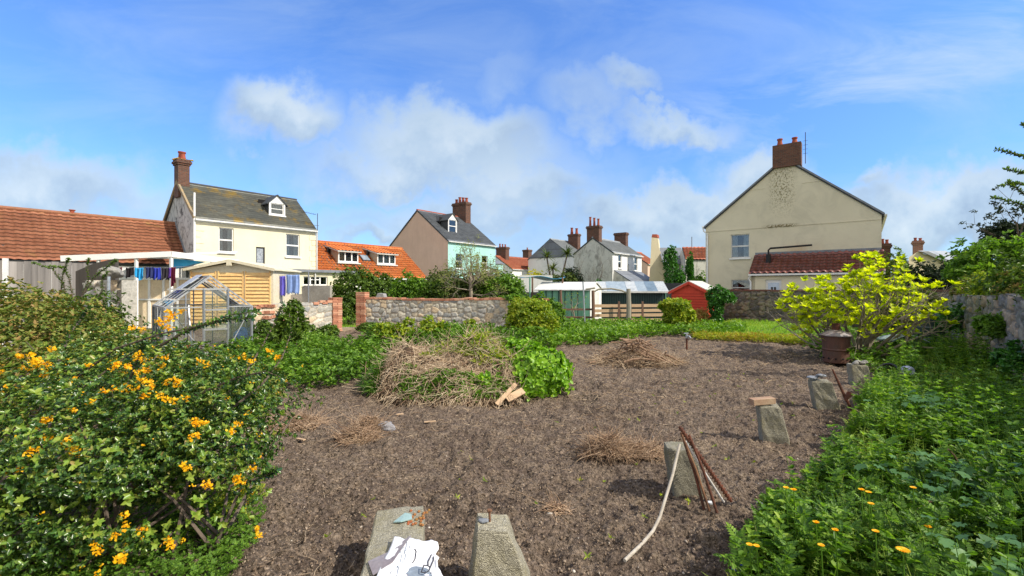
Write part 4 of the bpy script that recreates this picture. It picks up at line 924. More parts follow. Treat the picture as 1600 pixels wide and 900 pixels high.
# clothes on the lines
def cloth(name, label, px0, px1, py0, py1, Y, col, kind='shorts', group='washing pegged on the lines'):
    m = MATS.get('cloth_%s' % name+str(col)) or plain('cloth_%s' % name+str(col), col, tuple(c*.7 for c in col), 6, .9, bs=.3)
    x0 = (px0-800)/F*Y; x1 = (px1-800)/F*Y; zt = EYE+(HZ-py0)/F*Y; zb = EYE+(HZ-py1)/F*Y; w = x1-x0; nu, nv = 17, 12
    U, V_ = np.meshgrid(np.linspace(0, 1, nu), np.linspace(0, 1, nv), indexing='ij')
    if kind == 'shorts': hem = 1-.28*np.clip(1-np.abs(U-.5)*5, 0, 1)+.04*np.sin(U*21)
    elif kind == 'point': hem = 1-.42*np.abs(U-.5)*2
    elif kind == 'slant': hem = 1-.38*U
    elif kind == 'rag': hem = 1-.12*(np.sin(U*40)*.5+.5)+.04*np.sin(U*9)
    else: hem = 1-.07*np.sin(U*9+1)
    P = np.stack([x0+w*(U+.04*np.sin(V_*3+px0)*V_), Y+.04*np.sin(U*14+px0)*(.3+V_)+.02*np.sin(U*31), zt+(zb-zt)*V_*hem-.02*np.sin(U*math.pi)], -1).reshape(-1, 3)
    o = npmesh(name, P, gridfaces(nu, nv), m, smooth=True)
    s = o.modifiers.new('thickness', 'SOLIDIFY'); s.thickness = .008
    tag(o, label, 'laundry', group)
Yc = 17.6
LINE = [('sock', 'small dark maroon garment at the left end of the line', 187, 191, 417, 432, (.12, .02, .04), 'plain'),
 ('black_shorts', 'black shorts pegged on the line left of the bright blue cloth', 196, 209, 418, 435, (.015, .012, .015), 'slant'),
 ('blue_cloth', 'bright sky blue pointed cloth on the washing line', 211, 225, 418, 439, (.03, .38, .80), 'point'),
 ('navy_shorts', 'navy checked shorts on the line right of the sky blue cloth', 227, 240, 417, 435, (.03, .04, .14), 'shorts'),
 ('blue_shorts', 'royal blue shorts on the washing line', 239, 251, 418, 437, (.03, .05, .42), 'shorts'),
 ('grey_shorts', 'dark charcoal shorts on the line between blue shorts and maroon towel', 252, 264, 418, 437, (.035, .03, .04), 'shorts'),
 ('violet_cloth', 'narrow violet cloth on the washing line', 264, 268, 418, 433, (.14, .06, .35), 'plain'),
 ('maroon_towel', 'long dark maroon towel at the right end of the line', 268, 275, 417, 449, (.13, .012, .035), 'slant')]
for a in LINE: cloth(a[0], a[1], a[2], a[3], a[4], a[5], Yc, a[6], a[7])
wl_ = MB(); wl_.tube([PT(150, 421, Yc), PT(200, 417.6, Yc), PT(268, 417.5, Yc), PT(300, 416, Yc+1)], .008, 5)
tag(wl_.build('washing_line', M_lead), 'thin washing line carrying dark shorts and blue clothes left of the tan shed', 'washing line')
cloth('violet_sheet', 'blue violet sheet hanging beside the tan shed', 428, 446, 431, 463, 21.2, (.16, .14, .68), 'rag')
cloth('pale_blue_sheet', 'pale blue sheet hanging right of the violet one', 447, 468, 429, 460, 21.1, (.24, .36, .70), 'rag')
wl_ = MB(); wl_.tube([PT(424, 432, 21.2), PT(447, 430, 21.15), PT(480, 424, 21.1), PT(506, 424, 21.4)], .009, 5); wl_.tube([PT(482, 424, 21.1), PT(482, 424, 21.1)*V(1, 1, 0)], .03, 6)
tag(wl_.build('washing_line', M_lead), 'thin washing line and prop carrying the two blue sheets', 'washing line')
# rough cement panel and low wall behind the garden wall
tag(MB().prism([PT(472, 476, 21.6), PT(516, 476, 21.3), PT(516, 446, 21.3), PT(474, 446, 21.6), PT(471, 452, 21.6)], V(0, .25, 0)).build('cement_wall', M_concfence, bevel=.02), 'rough grey brown cement wall panel behind the garden wall', 'wall')
tag(MB().prism([PT(428, 490, 22.4), PT(473, 490, 22.4), PT(473, 459, 22.4), PT(428, 462, 22.4)], V(0, .15, 0)).build('rendered_wall', plain('grey_render', (.42, .38, .34), None, 2, .9)), 'low grey rendered wall below the hanging sheets', 'wall')

# grey board fence at far left, old stone pillar with pipe
fn = thing('board_fence', 'weathered grey vertical board fence below the brown tiled roof', 'fence', PT(80, 448, 14)*V(1, 1, 0))
f0 = PT(-60, 448, 12.2)*V(1, 1, 0); f1 = PT(180, 448, 15.2)*V(1, 1, 0); fd = unit(f1-f0); Lf = np.linalg.norm(f1-f0)
pm = MB(); u = 0
while u < Lf:
    w = random.uniform(.13, .17); pm.box(f0+fd*u+V(0, random.uniform(0, .02), 0), fd*(w-.012), UP*(2.66+random.uniform(-.03, .03)), V(0, .02, 0)); u += w
pm.build('board_panel', M_fencegrey, fn)
for u in (tz(f0, fd, 7, 420)[0],):
    MB().box(f0+fd*u-V(0, .06, 0), fd*.09, UP*2.72, V(0, .05, 0)).build('post', M_whitewood, fn)
tag(MB().prism([PT(118, 448, 13.6)*V(1, 1, 0), PT(181, 448, 13.4)*V(1, 1, 0), PT(180, 404, 13.4), PT(148, 411, 13.5), PT(118, 424, 13.6)], V(0, .12, 0)).build('dark_shed_end', woodmat('dark_old_boards', [(.03, .026, .022), (.07, .06, .05), (.11, .09, .07)], .4)), 'dark weathered timber panel with a sloping top behind the stone pillar', 'panel')
pl = thing('stone_pillar', 'end of an old rubble wall topped by a flat boulder, left of the greenhouse', 'pillar', PT(170, 448, 12)*V(1, 1, 0))
rubble('wall', PT(138, 448, 12.5)*V(1, 1, 0), PT(190, 448, 12.2)*V(1, 1, 0), -.1, 2.08, pl, (.42, .26), .12, M_rubble, 41, res=.04)
bo = bpy.data.meshes.new('boulder')
def rock(name, c, s, mat, parent=None, seed=0, flat=1.0, res=3):
    import bmesh
    bm = bmesh.new(); bmesh.ops.create_icosphere(bm, subdivisions=res, radius=1)
    P = np.array([v_.co[:] for v_ in bm.verts]); r = 1+.5*(fbm(P[:, 0]*1.3+seed+9, P[:, 1]*1.3+P[:, 2]*1.7+9, 3, seed)-.5)+.15*(vnoise(P[:, 0]*5+9, P[:, 1]*5+P[:, 2]*4+9, seed+3)-.5)
    P = P*r[:, None]; P = np.sign(P)*np.abs(P)**flat; P = P*np.array(s)+np.array(c)-(worldloc(parent) if parent is not None else 0)
    for v_, p in zip(bm.verts, P): v_.co = p
    me = bpy.data.meshes.new(name); bm.to_mesh(me); bm.free(); return link(name, me, mat, parent)
M_stone = plain('field_stone', (.33, .31, .27), (.20, .195, .18), 5, .9, bs=.9, bd=.01)
rock('boulder', PT(172, 426, 12)*V(1, 1, 1), (.30, .25, .17), M_stone, pl, 3)
MB().tube([PT(170, 432, 11.7), PT(169, 500, 11.7)], .035, 8).build('pipe', M_galv, pl)

# greenhouse
GY = 12.2; gL = V((258-800)/F*GY, GY, 0); gR = gL+V(.8, .6, 0)*2.05
gh = thing('greenhouse', 'small aluminium framed glass greenhouse with clutter inside', 'greenhouse', (gL+gR)/2)
gd = unit(gR-gL); gb = unit(V(-.70, .714, 0)); Lg = np.linalg.norm(gR-gL); Dg = 2.5
zg, zr_ = 1.32, 2.2
fb = MB()
def B(a, b, w=.035, m=None): (m or fb).bar(a, b, w, w)
mid_ = (gL+gR)/2
for o in (gL, gL+gb*Dg):
    B(o, o+UP*zg, .05); B(o+gd*Lg, o+gd*Lg+UP*zg, .05); B(o+UP*.04, o+gd*Lg+UP*.04); B(o+UP*zg, o+gd*Lg+UP*zg)
    B(o+UP*zg, o+gd*Lg/2+UP*zr_, .045); B(o+gd*Lg+UP*zg, o+gd*Lg/2+UP*zr_, .045)
    for k in (.22,) if o is gL else (.25, .5, .75): B(o+gd*Lg*k, o+gd*Lg*k+UP*(zg+(zr_-zg)*(1-abs(k-.5)*2)), .025)
for k in range(5):
    g_ = k/4*Dg
    for s in (0, Lg):
        p = gL+gb*g_+gd*s; B(p, p+UP*zg, .028); B(p+UP*zg, gL+gb*g_+gd*Lg/2+UP*zr_, .028)
for s in (0, Lg): B(gL+gd*s+UP*zg, gL+gd*s+gb*Dg+UP*zg, .05); B(gL+gd*s+UP*.04, gL+gd*s+gb*Dg+UP*.04, .05)
B(gL+gd*Lg/2+UP*zr_, gL+gd*Lg/2+gb*Dg+UP*zr_, .06)
B(gL+gd*Lg*.72+UP*.1, gL+gd*Lg+UP*zg, .022); B(gL+gd*Lg*.04+gb*.02+UP*1.3, gL+gd*Lg*.38+UP*.15, .022)
B(gL+gb*Dg*.3+gd*0+UP*1.4, gL+gb*Dg*.9+UP*.2, .02)
fb.build('frame', M_alud, gh)
dm = MB(); d0, d1 = gL+gd*Lg*.42-gb*.05, gL+gd*Lg*.70-gb*.05
for p in (d0, d1): dm.bar(p, p+UP*1.86, .05)
for z in (.05, .68, 1.24, 1.83): dm.bar(d0+UP*z, d1+UP*z, .05)
dm.bar(gL+gd*Lg*.02-gb*.05+UP*1.83, gL+gd*Lg*.72-gb*.05+UP*1.83, .04)
do_ = dm.build('door', M_alu, gh)
MB().box(d0+UP*.08, d1-d0, UP*1.74, gb*.005).build('pane', M_green, do_)
gp = MB()
gp.box(gL+gb*0+gd*-.0, gb*Dg, UP*zg, gd*.004); gp.box(gR, gb*Dg, UP*zg, gd*.004)
gp.box(gL+gb*Dg, gd*Lg, UP*zg, gb*.004); gp.box(gL+gd*Lg*.72, gd*Lg*.28, UP*zg, gb*.004); gp.box(gL, gd*Lg*.2, UP*zg, gb*.004)
nl = unit(np.cross(gb, gd*Lg/2+UP*(zr_-zg)))
gp.box(gL+UP*zg+gb*.0, gb*Dg, gd*Lg/2+UP*(zr_-zg), UP*.004)
gp.box(gR+UP*zg+gb*Dg*.5, gb*Dg*.5, -gd*Lg/2+UP*(zr_-zg), UP*.004)
gp.build('glazing', M_green, gh)
vt = MB(); vv0 = gL+gb*.9+gd*Lg*.22+UP*(zg+(zr_-zg)*.44+.10); vt.box(vv0, gb*.9, gd*Lg*.26+UP*.44, UP*.02); vt.build('roof_vent', plain('vent_glass', (.40, .48, .58), (.3, .36, .42), 2, .25, bs=0, spec=.7), gh)
# stepladder, blue bag and pots inside
sl_ = thing('stepladder', 'white aluminium stepladder standing inside the greenhouse', 'ladder', gL+gd*.5+gb*.7)
c0 = gL+gd*.35+gb*.9; lm = MB()
for s in (0, .38):
    lm.bar(c0+gd*s, c0+gd*(s*.8+.04)+gb*.3+UP*1.35, .035); lm.bar(c0+gd*s+gb*.75, c0+gd*(s*.8+.04)+gb*.35+UP*1.3, .025)
lm.build('frame', M_alu, sl_)
for k in range(1, 5): MB().bar(c0+gd*.0+gb*.07*k+UP*.27*k, c0+gd*.38+gb*.07*k+UP*.27*k, .05, .02).build('tread', M_alu, sl_)
rock('blue_bag', gL+gd*1.95+gb*.6+UP*.32, (.24, .2, .34), plain('blue_plastic', (.04, .22, .72), (.03, .15, .5), 5, .35, bs=.8, bscale=20, bd=.03, spec=.5), None, 5)
tag(bpy.data.objects['blue_bag'], 'crumpled bright blue plastic bag inside the greenhouse', 'bag')
def pot(label, c, r, h, mat): 
    o = MB().lathe(c, [(r*.72, 0), (r*.95, h*.8), (r*1.08, h*.8), (r*1.08, h), (r*.95, h), (r*.9, h*.8)], 18).build('plant_pot', mat); tag(o, label, 'plant pot', None)
pot('terracotta pot on the ground at the left front of the greenhouse', gL+gd*.42+gb*.25, .16, .28, M_pot)
pot('small reddish pot beside the blue bag in the greenhouse', gL+gd*1.6+gb*.4, .12, .22, M_pot)

# sheds on the right
def gshed(name, label, N, W_, D_, ze, zr, wallm, roofm, gabm=None, trim=None, ov=.12):
    """gable front along B2 from near corner N, side along D2, ridge along D2"""
    s = thing(name, label, 'shed', N); m = MB(); m.prism([N, N+B2*W_, N+B2*W_+UP*ze, N+B2*W_/2+UP*zr, N+UP*ze], D2*D_); m.build('wall', wallm, s)
    r = MB(); sl2 = (zr-ze)/(W_/2)
    for a in (0, 1):
        E = N+(B2*(W_+ov) if a else -B2*ov)+UP*(ze-sl2*ov+.02)-D2*.12; R = N+B2*W_/2+UP*(zr+.02)-D2*.12
        r.prism([E, R, R+UP*.04, E+UP*.04], D2*(D_+.24))
    r.build('roof', roofm, s)
    t = MB()
    for a in (0, 1):
        E = N+(B2*(W_+ov) if a else -B2*ov)+UP*(ze-sl2*ov-.06)-D2*.15; R = N+B2*W_/2+UP*(zr-.06)-D2*.15; t.bar(E, R, .03, .13)
    t.build('bargeboard', trim or wallm, s); return s
RN = V(10.05, 23, 0)
rs = gshed('red_shed', 'bright red timber shed with pale felt roof', RN, 1.85, 2.3, 1.68, 2.16, M_red, M_felt)
lb = MB(); z = .12
while z < 1.6: lb.box(RN-D2*.012+UP*z, B2*1.85, UP*.012, D2*.012); lb.box(RN+nf*.0+UP*z, D2*2.3, UP*.012, nf*.012); z += .14
lb.build('board_joint', woodmat('dark_red_joint', [(.2, .02, .012), (.25, .02, .012)], .3), rs)  # darker red strips along the board joints
WN = PT(921, 448, 25)*V(1, 1, 0)
ws = thing('white_shed', 'white ended shed with pale roof and green boarded side, left of the dark green shed', 'shed', WN)
wd = unit(V(-.97, .24, 0)); wg = unit(V(.55, .83, 0)); Lw = 2.9; Ww = 1.6
m = MB(); m.prism([WN, WN+wg*Ww, WN+wg*Ww+UP*1.72, WN+wg*Ww*.5+UP*2.1, WN+UP*1.72], wd*Lw); m.build('wall', M_greenpan, ws)
r = MB()
for a in (0, 1):
    E = WN+(wg*(Ww+.15) if a else -wg*.15)+UP*1.69-wd*.12; R = WN+wg*Ww*.5+UP*2.13-wd*.12; r.prism([E, R, R+UP*.05, E+UP*.05], wd*(Lw+.3))
r.build('roof', plain('white_roof_sheet', (.66, .67, .68), (.5, .5, .5), 3, .5), ws)
MB().prism([WN-wd*.02, WN+wg*Ww-wd*.02, WN+wg*Ww-wd*.02+UP*1.72, WN+wg*Ww*.5-wd*.02+UP*2.08, WN-wd*.02+UP*1.72], -wd*.03).build('gable_panel', M_white, ws)
dd_ = MB().box(WN+wg*.35-wd*.05, wg*.8, UP*1.6, -wd*.03).build('door', M_whitewood, ws)
MB().box(WN+wg*.45-wd*.08+UP*.8, wg*.08, UP*.1, -wd*.03).build('handle', M_iron, dd_)
gl_ = MB()
for k in range(7): gl_.box(WN+wd*(.25+k*.36)-wg*.02, wd*.04, UP*1.68, -wg*.03)
gl_.build('batten', M_dgreen, ws)
DN0 = PT(941, 448, 27.5)*V(1, 1, 0); DN1 = PT(1038, 448, 27)*V(1, 1, 0); dd2 = unit(DN1-DN0); db = V(-dd2[1], dd2[0], 0); Ld = np.linalg.norm(DN1-DN0)
ds = thing('dark_green_shed', 'long dark green boarded shed with corrugated translucent roof sheets', 'shed', DN0)
m = MB(); m.prism([DN0, DN1, DN1+UP*1.62, DN0+UP*1.62], db*2.4); m.build('wall', M_dgreen, ds)
m = MB()
for k in range(int(Ld/.14)): m.box(DN0+dd2*k*.14-db*.012, dd2*.025, UP*1.6, db*.012)
m.build('batten', woodmat('very_dark_green', [(.006, .018, .02), (.01, .03, .03)], .3), ds)
def corr(name, e0, e1, r1, r0, mat, par):
    W_ = np.linalg.norm(e1-e0); nu = int(W_/.018); us = np.linspace(0, 1, nu); vs = np.linspace(0, 1, 3); U, Vv = np.meshgrid(us, vs, indexing='ij')
    P = (1-Vv)[..., None]*((1-U)[..., None]*e0+U[..., None]*e1)+Vv[..., None]*((1-U)[..., None]*r0+U[..., None]*r1)
    P = P+UP*(np.sin(U*W_/.076*2*math.pi)*.012)[..., None]; npmesh(name, P.reshape(-1, 3), gridfaces(nu, 3), mat, par)
M_sheet = [plain('clear_sheet', (.36, .42, .46), (.22, .28, .32), 2.5, .35, spec=.5), plain('white_sheet', (.50, .53, .55), (.34, .37, .39), 3, .5), plain('blue_grey_sheet', (.20, .27, .33), (.12, .17, .21), 2, .35, spec=.5)]
nk = 7
for k in range(nk):
    a = DN0+dd2*(Ld+.5)*(k/nk)-dd2*.3+UP*(1.62+.006*(k % 2))-db*.25; b_ = a+dd2*((Ld+.5)/nk+.02)
    corr('roof_sheet', a, b_, b_+db*1.7+UP*.62, a+db*1.7+UP*.62, M_sheet[(k*5+1) % 3 if k != 2 else 0], ds)
MB().bar(DN0-dd2*.3-db*.27+UP*1.58, DN1+dd2*.25-db*.27+UP*1.58, .04, .1).build('fascia', M_whitewood, ds)
MB().box(DN1+dd2*.05-db*.02, dd2*.06, UP*1.6, db*2.0).build('end_panel', M_greenpan, ds)
MB().prism([DN1+dd2*.12+UP*1.6, DN1+dd2*.12+db*2.0+UP*1.6, DN1+dd2*.12+db*1.6+UP*2.15], dd2*.03).build('gable_panel', M_whitewood, ds)
# low pale timber fence, rustic pergola
fY = 22.6
fl = thing('low_timber_fence', 'low pale timber fence of horizontal boards in front of the dark green shed', 'fence', PT(980, 448, fY)*V(1, 1, 0))
f0 = PT(925, 448, fY)*V(1, 1, 0); f1 = PT(1042, 448, fY+.6)*V(1, 1, 0); fd = unit(f1-f0); Lf = np.linalg.norm(f1-f0)
for k in range(4):
    m = MB(); z = .12+k*.24; m.box(f0+UP*(z+random.uniform(-.02, .02)), fd*Lf, UP*.155, V(0, .03, 0)); m.build('rail', M_fencepale, fl)
for px in (925, 966, 984, 1003, 1040):
    p = PT(px, 448, fY-.05)*V(1, 1, 0); MB().box(p, V(.09, 0, 0), UP*1.16, V(0, .09, 0)).build('post', M_post, fl)
f2 = thing('rail_fence', 'dark brown open rail fence between the white shed and the laurel', 'fence', PT(900, 448, fY)*V(1, 1, 0))
for z in (.35, .75): MB().bar(PT(876, 448, fY+.1)*V(1, 1, 0)+UP*z, PT(926, 448, fY+.1)*V(1, 1, 0)+UP*z, .05, .1).build('rail', M_post, f2)
pg = thing('rustic_pergola', 'rustic pole pergola with a bowed top rail in front of the sheds', 'pergola', PT(950, 448, 22)*V(1, 1, 0))
for px, hh, r, m_ in ((876, 1.75, .07, M_post), (926.5, 1.72, .085, M_post), (982, 1.80, .12, M_postg)):
    p = PT(px, 448, 22)*V(1, 1, 0); MB().tube([p, p+UP*hh*.5+V(.02, 0, 0), p+UP*hh], [r, r*.95, r*.85], 10).build('post', m_, pg)
for pts in ([(926, 457), (935, 452), (955, 451), (972, 454), (981, 459)], [(915, 452), (930, 450)]):
    MB().tube([PT(x, y, 22) for x, y in pts], .045, 8).build('bowed_rail', M_postg, pg)
tag(MB().tube([PT(911, 440, 20.5), V(*(PT(914, 448, 20.5)*V(1, 1, 0)))], .035, 8).build('metal_pole', M_galv), 'thin pale green metal pole standing in front of the white shed', 'pole')
tp = thing('blue_tarp_shelter', 'sagging blue tarpaulin stretched over posts left of the white shed', 'shelter', PT(840, 448, 26)*V(1, 1, 0))
U, V_ = np.meshgrid(np.linspace(0, 1, 22), np.linspace(0, 1, 8), indexing='ij')
Pt = np.stack([(804+U*76-800)/F*26+V_*.4, 26+V_*2.2, EYE+.62-.10*U-.12*np.sin(U*9+V_*2)*.5-.18*np.sin(U*3.14)*V_+.05*V_], -1).reshape(-1, 3)
to_ = npmesh('tarpaulin', Pt, gridfaces(22, 8), plain('teal_blue_tarp', (.05, .30, .46), (.04, .2, .32), 3, .45, bs=.4), tp, smooth=True); s_ = to_.modifiers.new('thickness', 'SOLIDIFY'); s_.thickness = .02
for px, c in ((828, M_greenpan), (832, M_post), (879, M_post)): MB().tube([PT(px, 448, 26)*V(1, 1, 0), PT(px, 433, 26)], .05, 8).build('post', c, tp)
tag(MB().box(PT(812, 448, 31)*V(1, 1, 0), V(2.3, .3, 0), UP*2.7, V(0, .1, 0)).build('pale_clad_fence', woodmat('pale_cladding', [(.45, .46, .44), (.55, .56, .54), (.62, .62, .6)], .5)), 'pale vertical boarded screen behind the blue tarpaulin', 'screen')
tag(MB().box(PT(800, 448, 29)*V(1, 1, 0), V(10.5, -.2, 0), UP*1.55, V(0, .15, 0)).build('dark_back_fence', woodmat('dark_fence', [(.03, .032, .034), (.05, .055, .06)], .4)), 'dark back fence running behind the pale roofed sheds', 'fence')
tag(MB().box(PT(1012, 448, 31)*V(1, 1, 0), V(5, -.6, 0), UP*2.15, V(0, .15, 0)).build('dark_screen', M_slatedark), 'dark horizontal screen above the dark green shed roof', 'screen')
for i, (px, py, Y) in enumerate(((1043, 500, 21.9),)):
    pass
tag(MB().prism([GP(818, 497)+V(0, 3, 0), GP(866, 497)+V(0, 3, 0), GP(862, 497)+V(0, 3, .25), GP(822, 497)+V(0, 3, .28)], V(0, .3, 0)).build('blue_trough', plain('blue_trough', (.05, .25, .6), None, 4, .5)), 'low blue plastic trough half hidden behind the laurel', 'trough')
rock('fallen_log', PT(946, 498, 19.2)*V(1, 1, 0)+UP*.1, (.42, .14, .12), M_postg, None, 8); tag(bpy.data.objects['fallen_log'], 'grey log lying at the foot of the low pale fence', 'log')
# right edge: small fence panel, compost bin, pale cover
tag(MB().box(PT(1478, 448, 14.4)*V(1, 1, 0), V(.5, -.22, 0), UP*1.62, V(0, .06, 0)).build('fence_panel', M_fencegrey), 'short weathered timber panel at the end of the old stone wall', 'fence')
cb = thing('compost_bin', 'dark green plastic compost bin beyond the yellow shrub', 'compost bin', GP(1460, 517))
c0 = V(13.2, 14.2, 0); MB().lathe(c0, [(.46, 0), (.43, .25), (.40, .3), (.38, .62), (.35, .66), (.32, .95)], 20).build('bin_body', plain('dark_green_plastic', (.015, .035, .03), None, 3, .4, bs=.1, spec=.5), cb)
MB().lathe(c0+UP*.95, [(.34, 0), (.34, .05), (.2, .12), (.08, .14)], 20).build('lid', MATS['dark_green_plastic'], cb)
M_pale = plain('pale_plastic', (.50, .60, .70), (.35, .45, .55), 4, .4, bs=.2)
U, V_ = np.meshgrid(np.linspace(0, 1, 16), np.linspace(0, 1, 16), indexing='ij')
pc = np.stack([10.1+U*.75, 11.9+V_*.6-U*.3, .45+.17*np.sin(U*math.pi)*(1-.3*V_)+.02*np.sin(V_*38)], -1).reshape(-1, 3)
o = npmesh('plastic_cover', pc, gridfaces(16, 16), M_pale, smooth=True); s_ = o.modifiers.new('thickness', 'SOLIDIFY'); s_.thickness = .02; tag(o, 'pale blue ribbed plastic cover lying among weeds behind the yellow shrub', 'cover')

# ------------------------------------------------------------------ things on the plot
def conc_post(name, label, cb_, ct_, zt, wb, wt, yaw, mat=M_concrete, topslope=(0, 0), seed=0, chip=.036):
    """leaning, chipped concrete post from base centre to top centre"""
    import bmesh
    bm = bmesh.new(); bmesh.ops.create_cube(bm, size=2.0); bmesh.ops.bevel(bm, geom=bm.edges[:], offset=.07, segments=1, affect='EDGES')
    bmesh.ops.subdivide_edges(bm, edges=bm.edges[:], cuts=5, use_grid_fill=True)
    P = np.array([v_.co[:] for v_ in bm.verts]); t = (P[:, 2]+1)/2
    w0 = np.array(wb)/2; w1 = np.array(wt)/2; ww = w0[None]*(1-t)[:, None]+w1[None]*t[:, None]
    x = P[:, 0]*ww[:, 0]; y = P[:, 1]*ww[:, 1]; c, s = math.cos(yaw), math.sin(yaw)
    X = cb_[0]*(1-t)+ct_[0]*t+x*c-y*s; Y = cb_[1]*(1-t)+ct_[1]*t+x*s+y*c
    Z = -.12+(zt+.12)*t+t*(P[:, 0]*topslope[0]+P[:, 1]*topslope[1])
    nn = rdirs(len(P))*0
    d = (fbm(X*9+seed+40, Y*9+Z*11+40, 4, seed)-.5)*chip+(vnoise(X*37+60, Y*37+Z*41+60, seed)-.5)*chip*.28
    out = np.stack([x*c-y*s, x*s+y*c, (P[:, 2] > .9)*.08], -1); out /= np.linalg.norm(out, axis=1)[:, None]+1e-9
    Q = np.stack([X, Y, Z], -1)+out*d[:, None]
    g0 = gz_at(cb_[0], cb_[1]); 
    for v_, p in zip(bm.verts, Q): v_.co = p
    me = bpy.data.meshes.new(name); bm.to_mesh(me); bm.free(); return tag(link(name, me, mat), label, 'post', 'concrete posts on the plot')
p1 = conc_post('concrete_post', 'chunky aggregate concrete post with a rusty bolt standing in its top', (-.06, 2.84), (-.12, 2.74), .46, (.46, .42), (.19, .15), .10, topslope=(-.012, .015), seed=1)
bm_ = MB(); bt0 = V(-.135, 2.74, .44); bm_.tube([bt0, bt0+V(-.003, 0, .085)], .0075, 8); bm_.lathe(bt0+V(-.003, 0, .085), [(.014, 0), (.017, .008), (.014, .013)], 6)
tag(bm_.build('rusty_bolt', M_rustlight), 'rusty bolt sticking up from the foreground concrete post', 'bolt')
rock('slate_chip', V(-.175, 2.73, .475), (.035, .022, .012), M_lead, None, 4); tag(bpy.data.objects['slate_chip'], 'grey slate chip lying beside the rusty bolt', 'stone')
p2 = conc_post('concrete_post', 'mossy concrete post with rusty rods and a pale pipe propped on it', (1.66, 4.22), (1.56, 4.2), .41, (.28, .24), (.24, .2), -.1, mat=M_concm, seed=2)
p3 = conc_post('concrete_post', 'leaning concrete post topped by a loose brick', (3.27, 5.56), (3.20, 5.60), .43, (.30, .26), (.24, .24), -.30, seed=3)
MB_ = MB(); MB_.box(V(2.97, 5.50, .435), V(.29, .03, .015), V(-.012, .105, 0), V(-.004, 0, .075)); tag(MB_.build('loose_brick', plain('clay_brick', (.30, .17, .11), (.40, .30, .2), 8, .9, bs=.6), bevel=.006), 'single clay brick lying on top of a concrete post', 'brick')
p4 = conc_post('concrete_post', 'concrete post with slate pieces on top and a rusty pick leaning on it', (4.97, 7.05), (4.87, 7.1), .42, (.34, .28), (.28, .24), -.35, seed=4)
for i, (dx, dy, s) in enumerate(((-.09, 0, .09), (.05, .02, .075), (.0, -.05, .05))):
    rock('slate_piece', V(4.84+dx, 7.08+dy, .47+.02*i), (s, s*.7, .022), M_lead, None, 10+i)
    tag([o for o in C.objects if o.name.startswith('slate_piece')][-1], ['largest grey slate piece on the post with the leaning pick', 'middle slate piece on the post with the leaning pick', 'smallest slate piece lying on the post with the pick'][i], 'stone', 'slate pieces on a post')
pk_ = thing('rusty_pick', 'rusty iron pick leaning against a concrete post', 'tool', V(5.15, 6.95, 0))
MB().tube([V(4.97, 6.95, .62), V(5.12, 6.9, .22), V(5.22, 6.86, -.02)], [.012, .022, .016], 8).build('shaft', M_rust, pk_)
MB().tube([V(5.10, 6.86, .16), V(5.17, 6.86, .26), V(5.24, 6.9, .24)], [.02, .045, .02], 8).build('head', M_rust, pk_)
p5 = conc_post('concrete_post', 'farthest concrete post carrying small stones beside the dark tub', (6.82, 8.75), (6.76, 8.78), .38, (.32, .28), (.27, .25), -.3, seed=5)
for i in range(4):
    rock('small_stone', V(6.70+.07*i, 8.74+.03*(i % 2), .41+.02*(i % 2)), (.055, .05, .035), M_stone, None, 20+i)
    tag([o for o in C.objects if o.name.startswith('small_stone')][-1], 'small rounded stone heaped on the farthest concrete post', 'stone', 'stones on the farthest post')
tb = thing('dark_tub', 'dark plastic tub tipped on its side with a pale rag by the farthest post', 'tub', V(7.2, 8.5, 0))
ax = unit(V(-.75, -.25, .42)); MB().lathe(V(7.42, 8.6, .10), [(.15, 0), (.19, .36), (.2, .37), (.18, .365), (.14, .05)], 20, ax).build('tub_body', plain('dark_plastic', (.03, .028, .035), (.07, .06, .06), 5, .5, spec=.4), tb)
rock('rag', V(7.5, 8.5, .28), (.12, .1, .13), plain('pale_rag', (.38, .42, .52), (.2, .22, .3), 9, .9, bs=.8), tb, 6)

# lying slab with glass shard and torn paper bag
import bmesh
def slab():
    bm = bmesh.new(); bmesh.ops.create_cube(bm, size=2.0); bmesh.ops.bevel(bm, geom=bm.edges[:], offset=.07, segments=1, affect='EDGES'); bmesh.ops.subdivide_edges(bm, edges=bm.edges[:], cuts=7, use_grid_fill=True)
    P = np.array([v_.co[:] for v_ in bm.verts]); far_ = V(-.81, 3.26, 0); near = V(-.62, 2.25, 0); t = (P[:, 1]+1)/2; ax_ = unit(far_-near); rt = V(ax_[1], -ax_[0], 0)
    Q = near[None]*(1-t)[:, None]+far_[None]*t[:, None]+rt[None]*(P[:, 0]*.17)[:, None]; Q[:, 2] = .145+P[:, 2]*.155
    d = (fbm(Q[:, 0]*9+40, Q[:, 1]*9+Q[:, 2]*13+40, 4, 6)-.5)*.03+(vnoise(Q[:, 0]*43+60, Q[:, 1]*43+Q[:, 2]*37+60, 6)-.5)*.010
    o_ = P/np.linalg.norm(P, axis=1)[:, None]; Q += o_*d[:, None]
    for v_, p in zip(bm.verts, Q): v_.co = p
    me = bpy.data.meshes.new('concrete_slab'); bm.to_mesh(me); bm.free(); return link('concrete_slab', me, M_concrete)
tag(slab(), 'thick aggregate concrete block lying flat in the foreground', 'slab')
gsh = MB(); q = V(-.80, 3.02, .309); gsh.prism([q, q+V(.055, -.015, .01), q+V(.12, .03, .006), q+V(.10, .10, .004), q+V(.05, .12, .002)], UP*.006)
tag(gsh.build('glass_shard', plain('frosted_shard', (.24, .36, .33), (.3, .42, .4), 9, .3, bs=.1, spec=.6)), 'small greenish glass shard on the lying concrete block', 'shard')
mo = MB()
for k in range(26):
    a = V(-.66+random.uniform(-.06, .07), 3.08+random.uniform(-.10, .12), .305); mo.lathe(a, [(.012, 0), (.009, .008), (.002, .012)], 5)
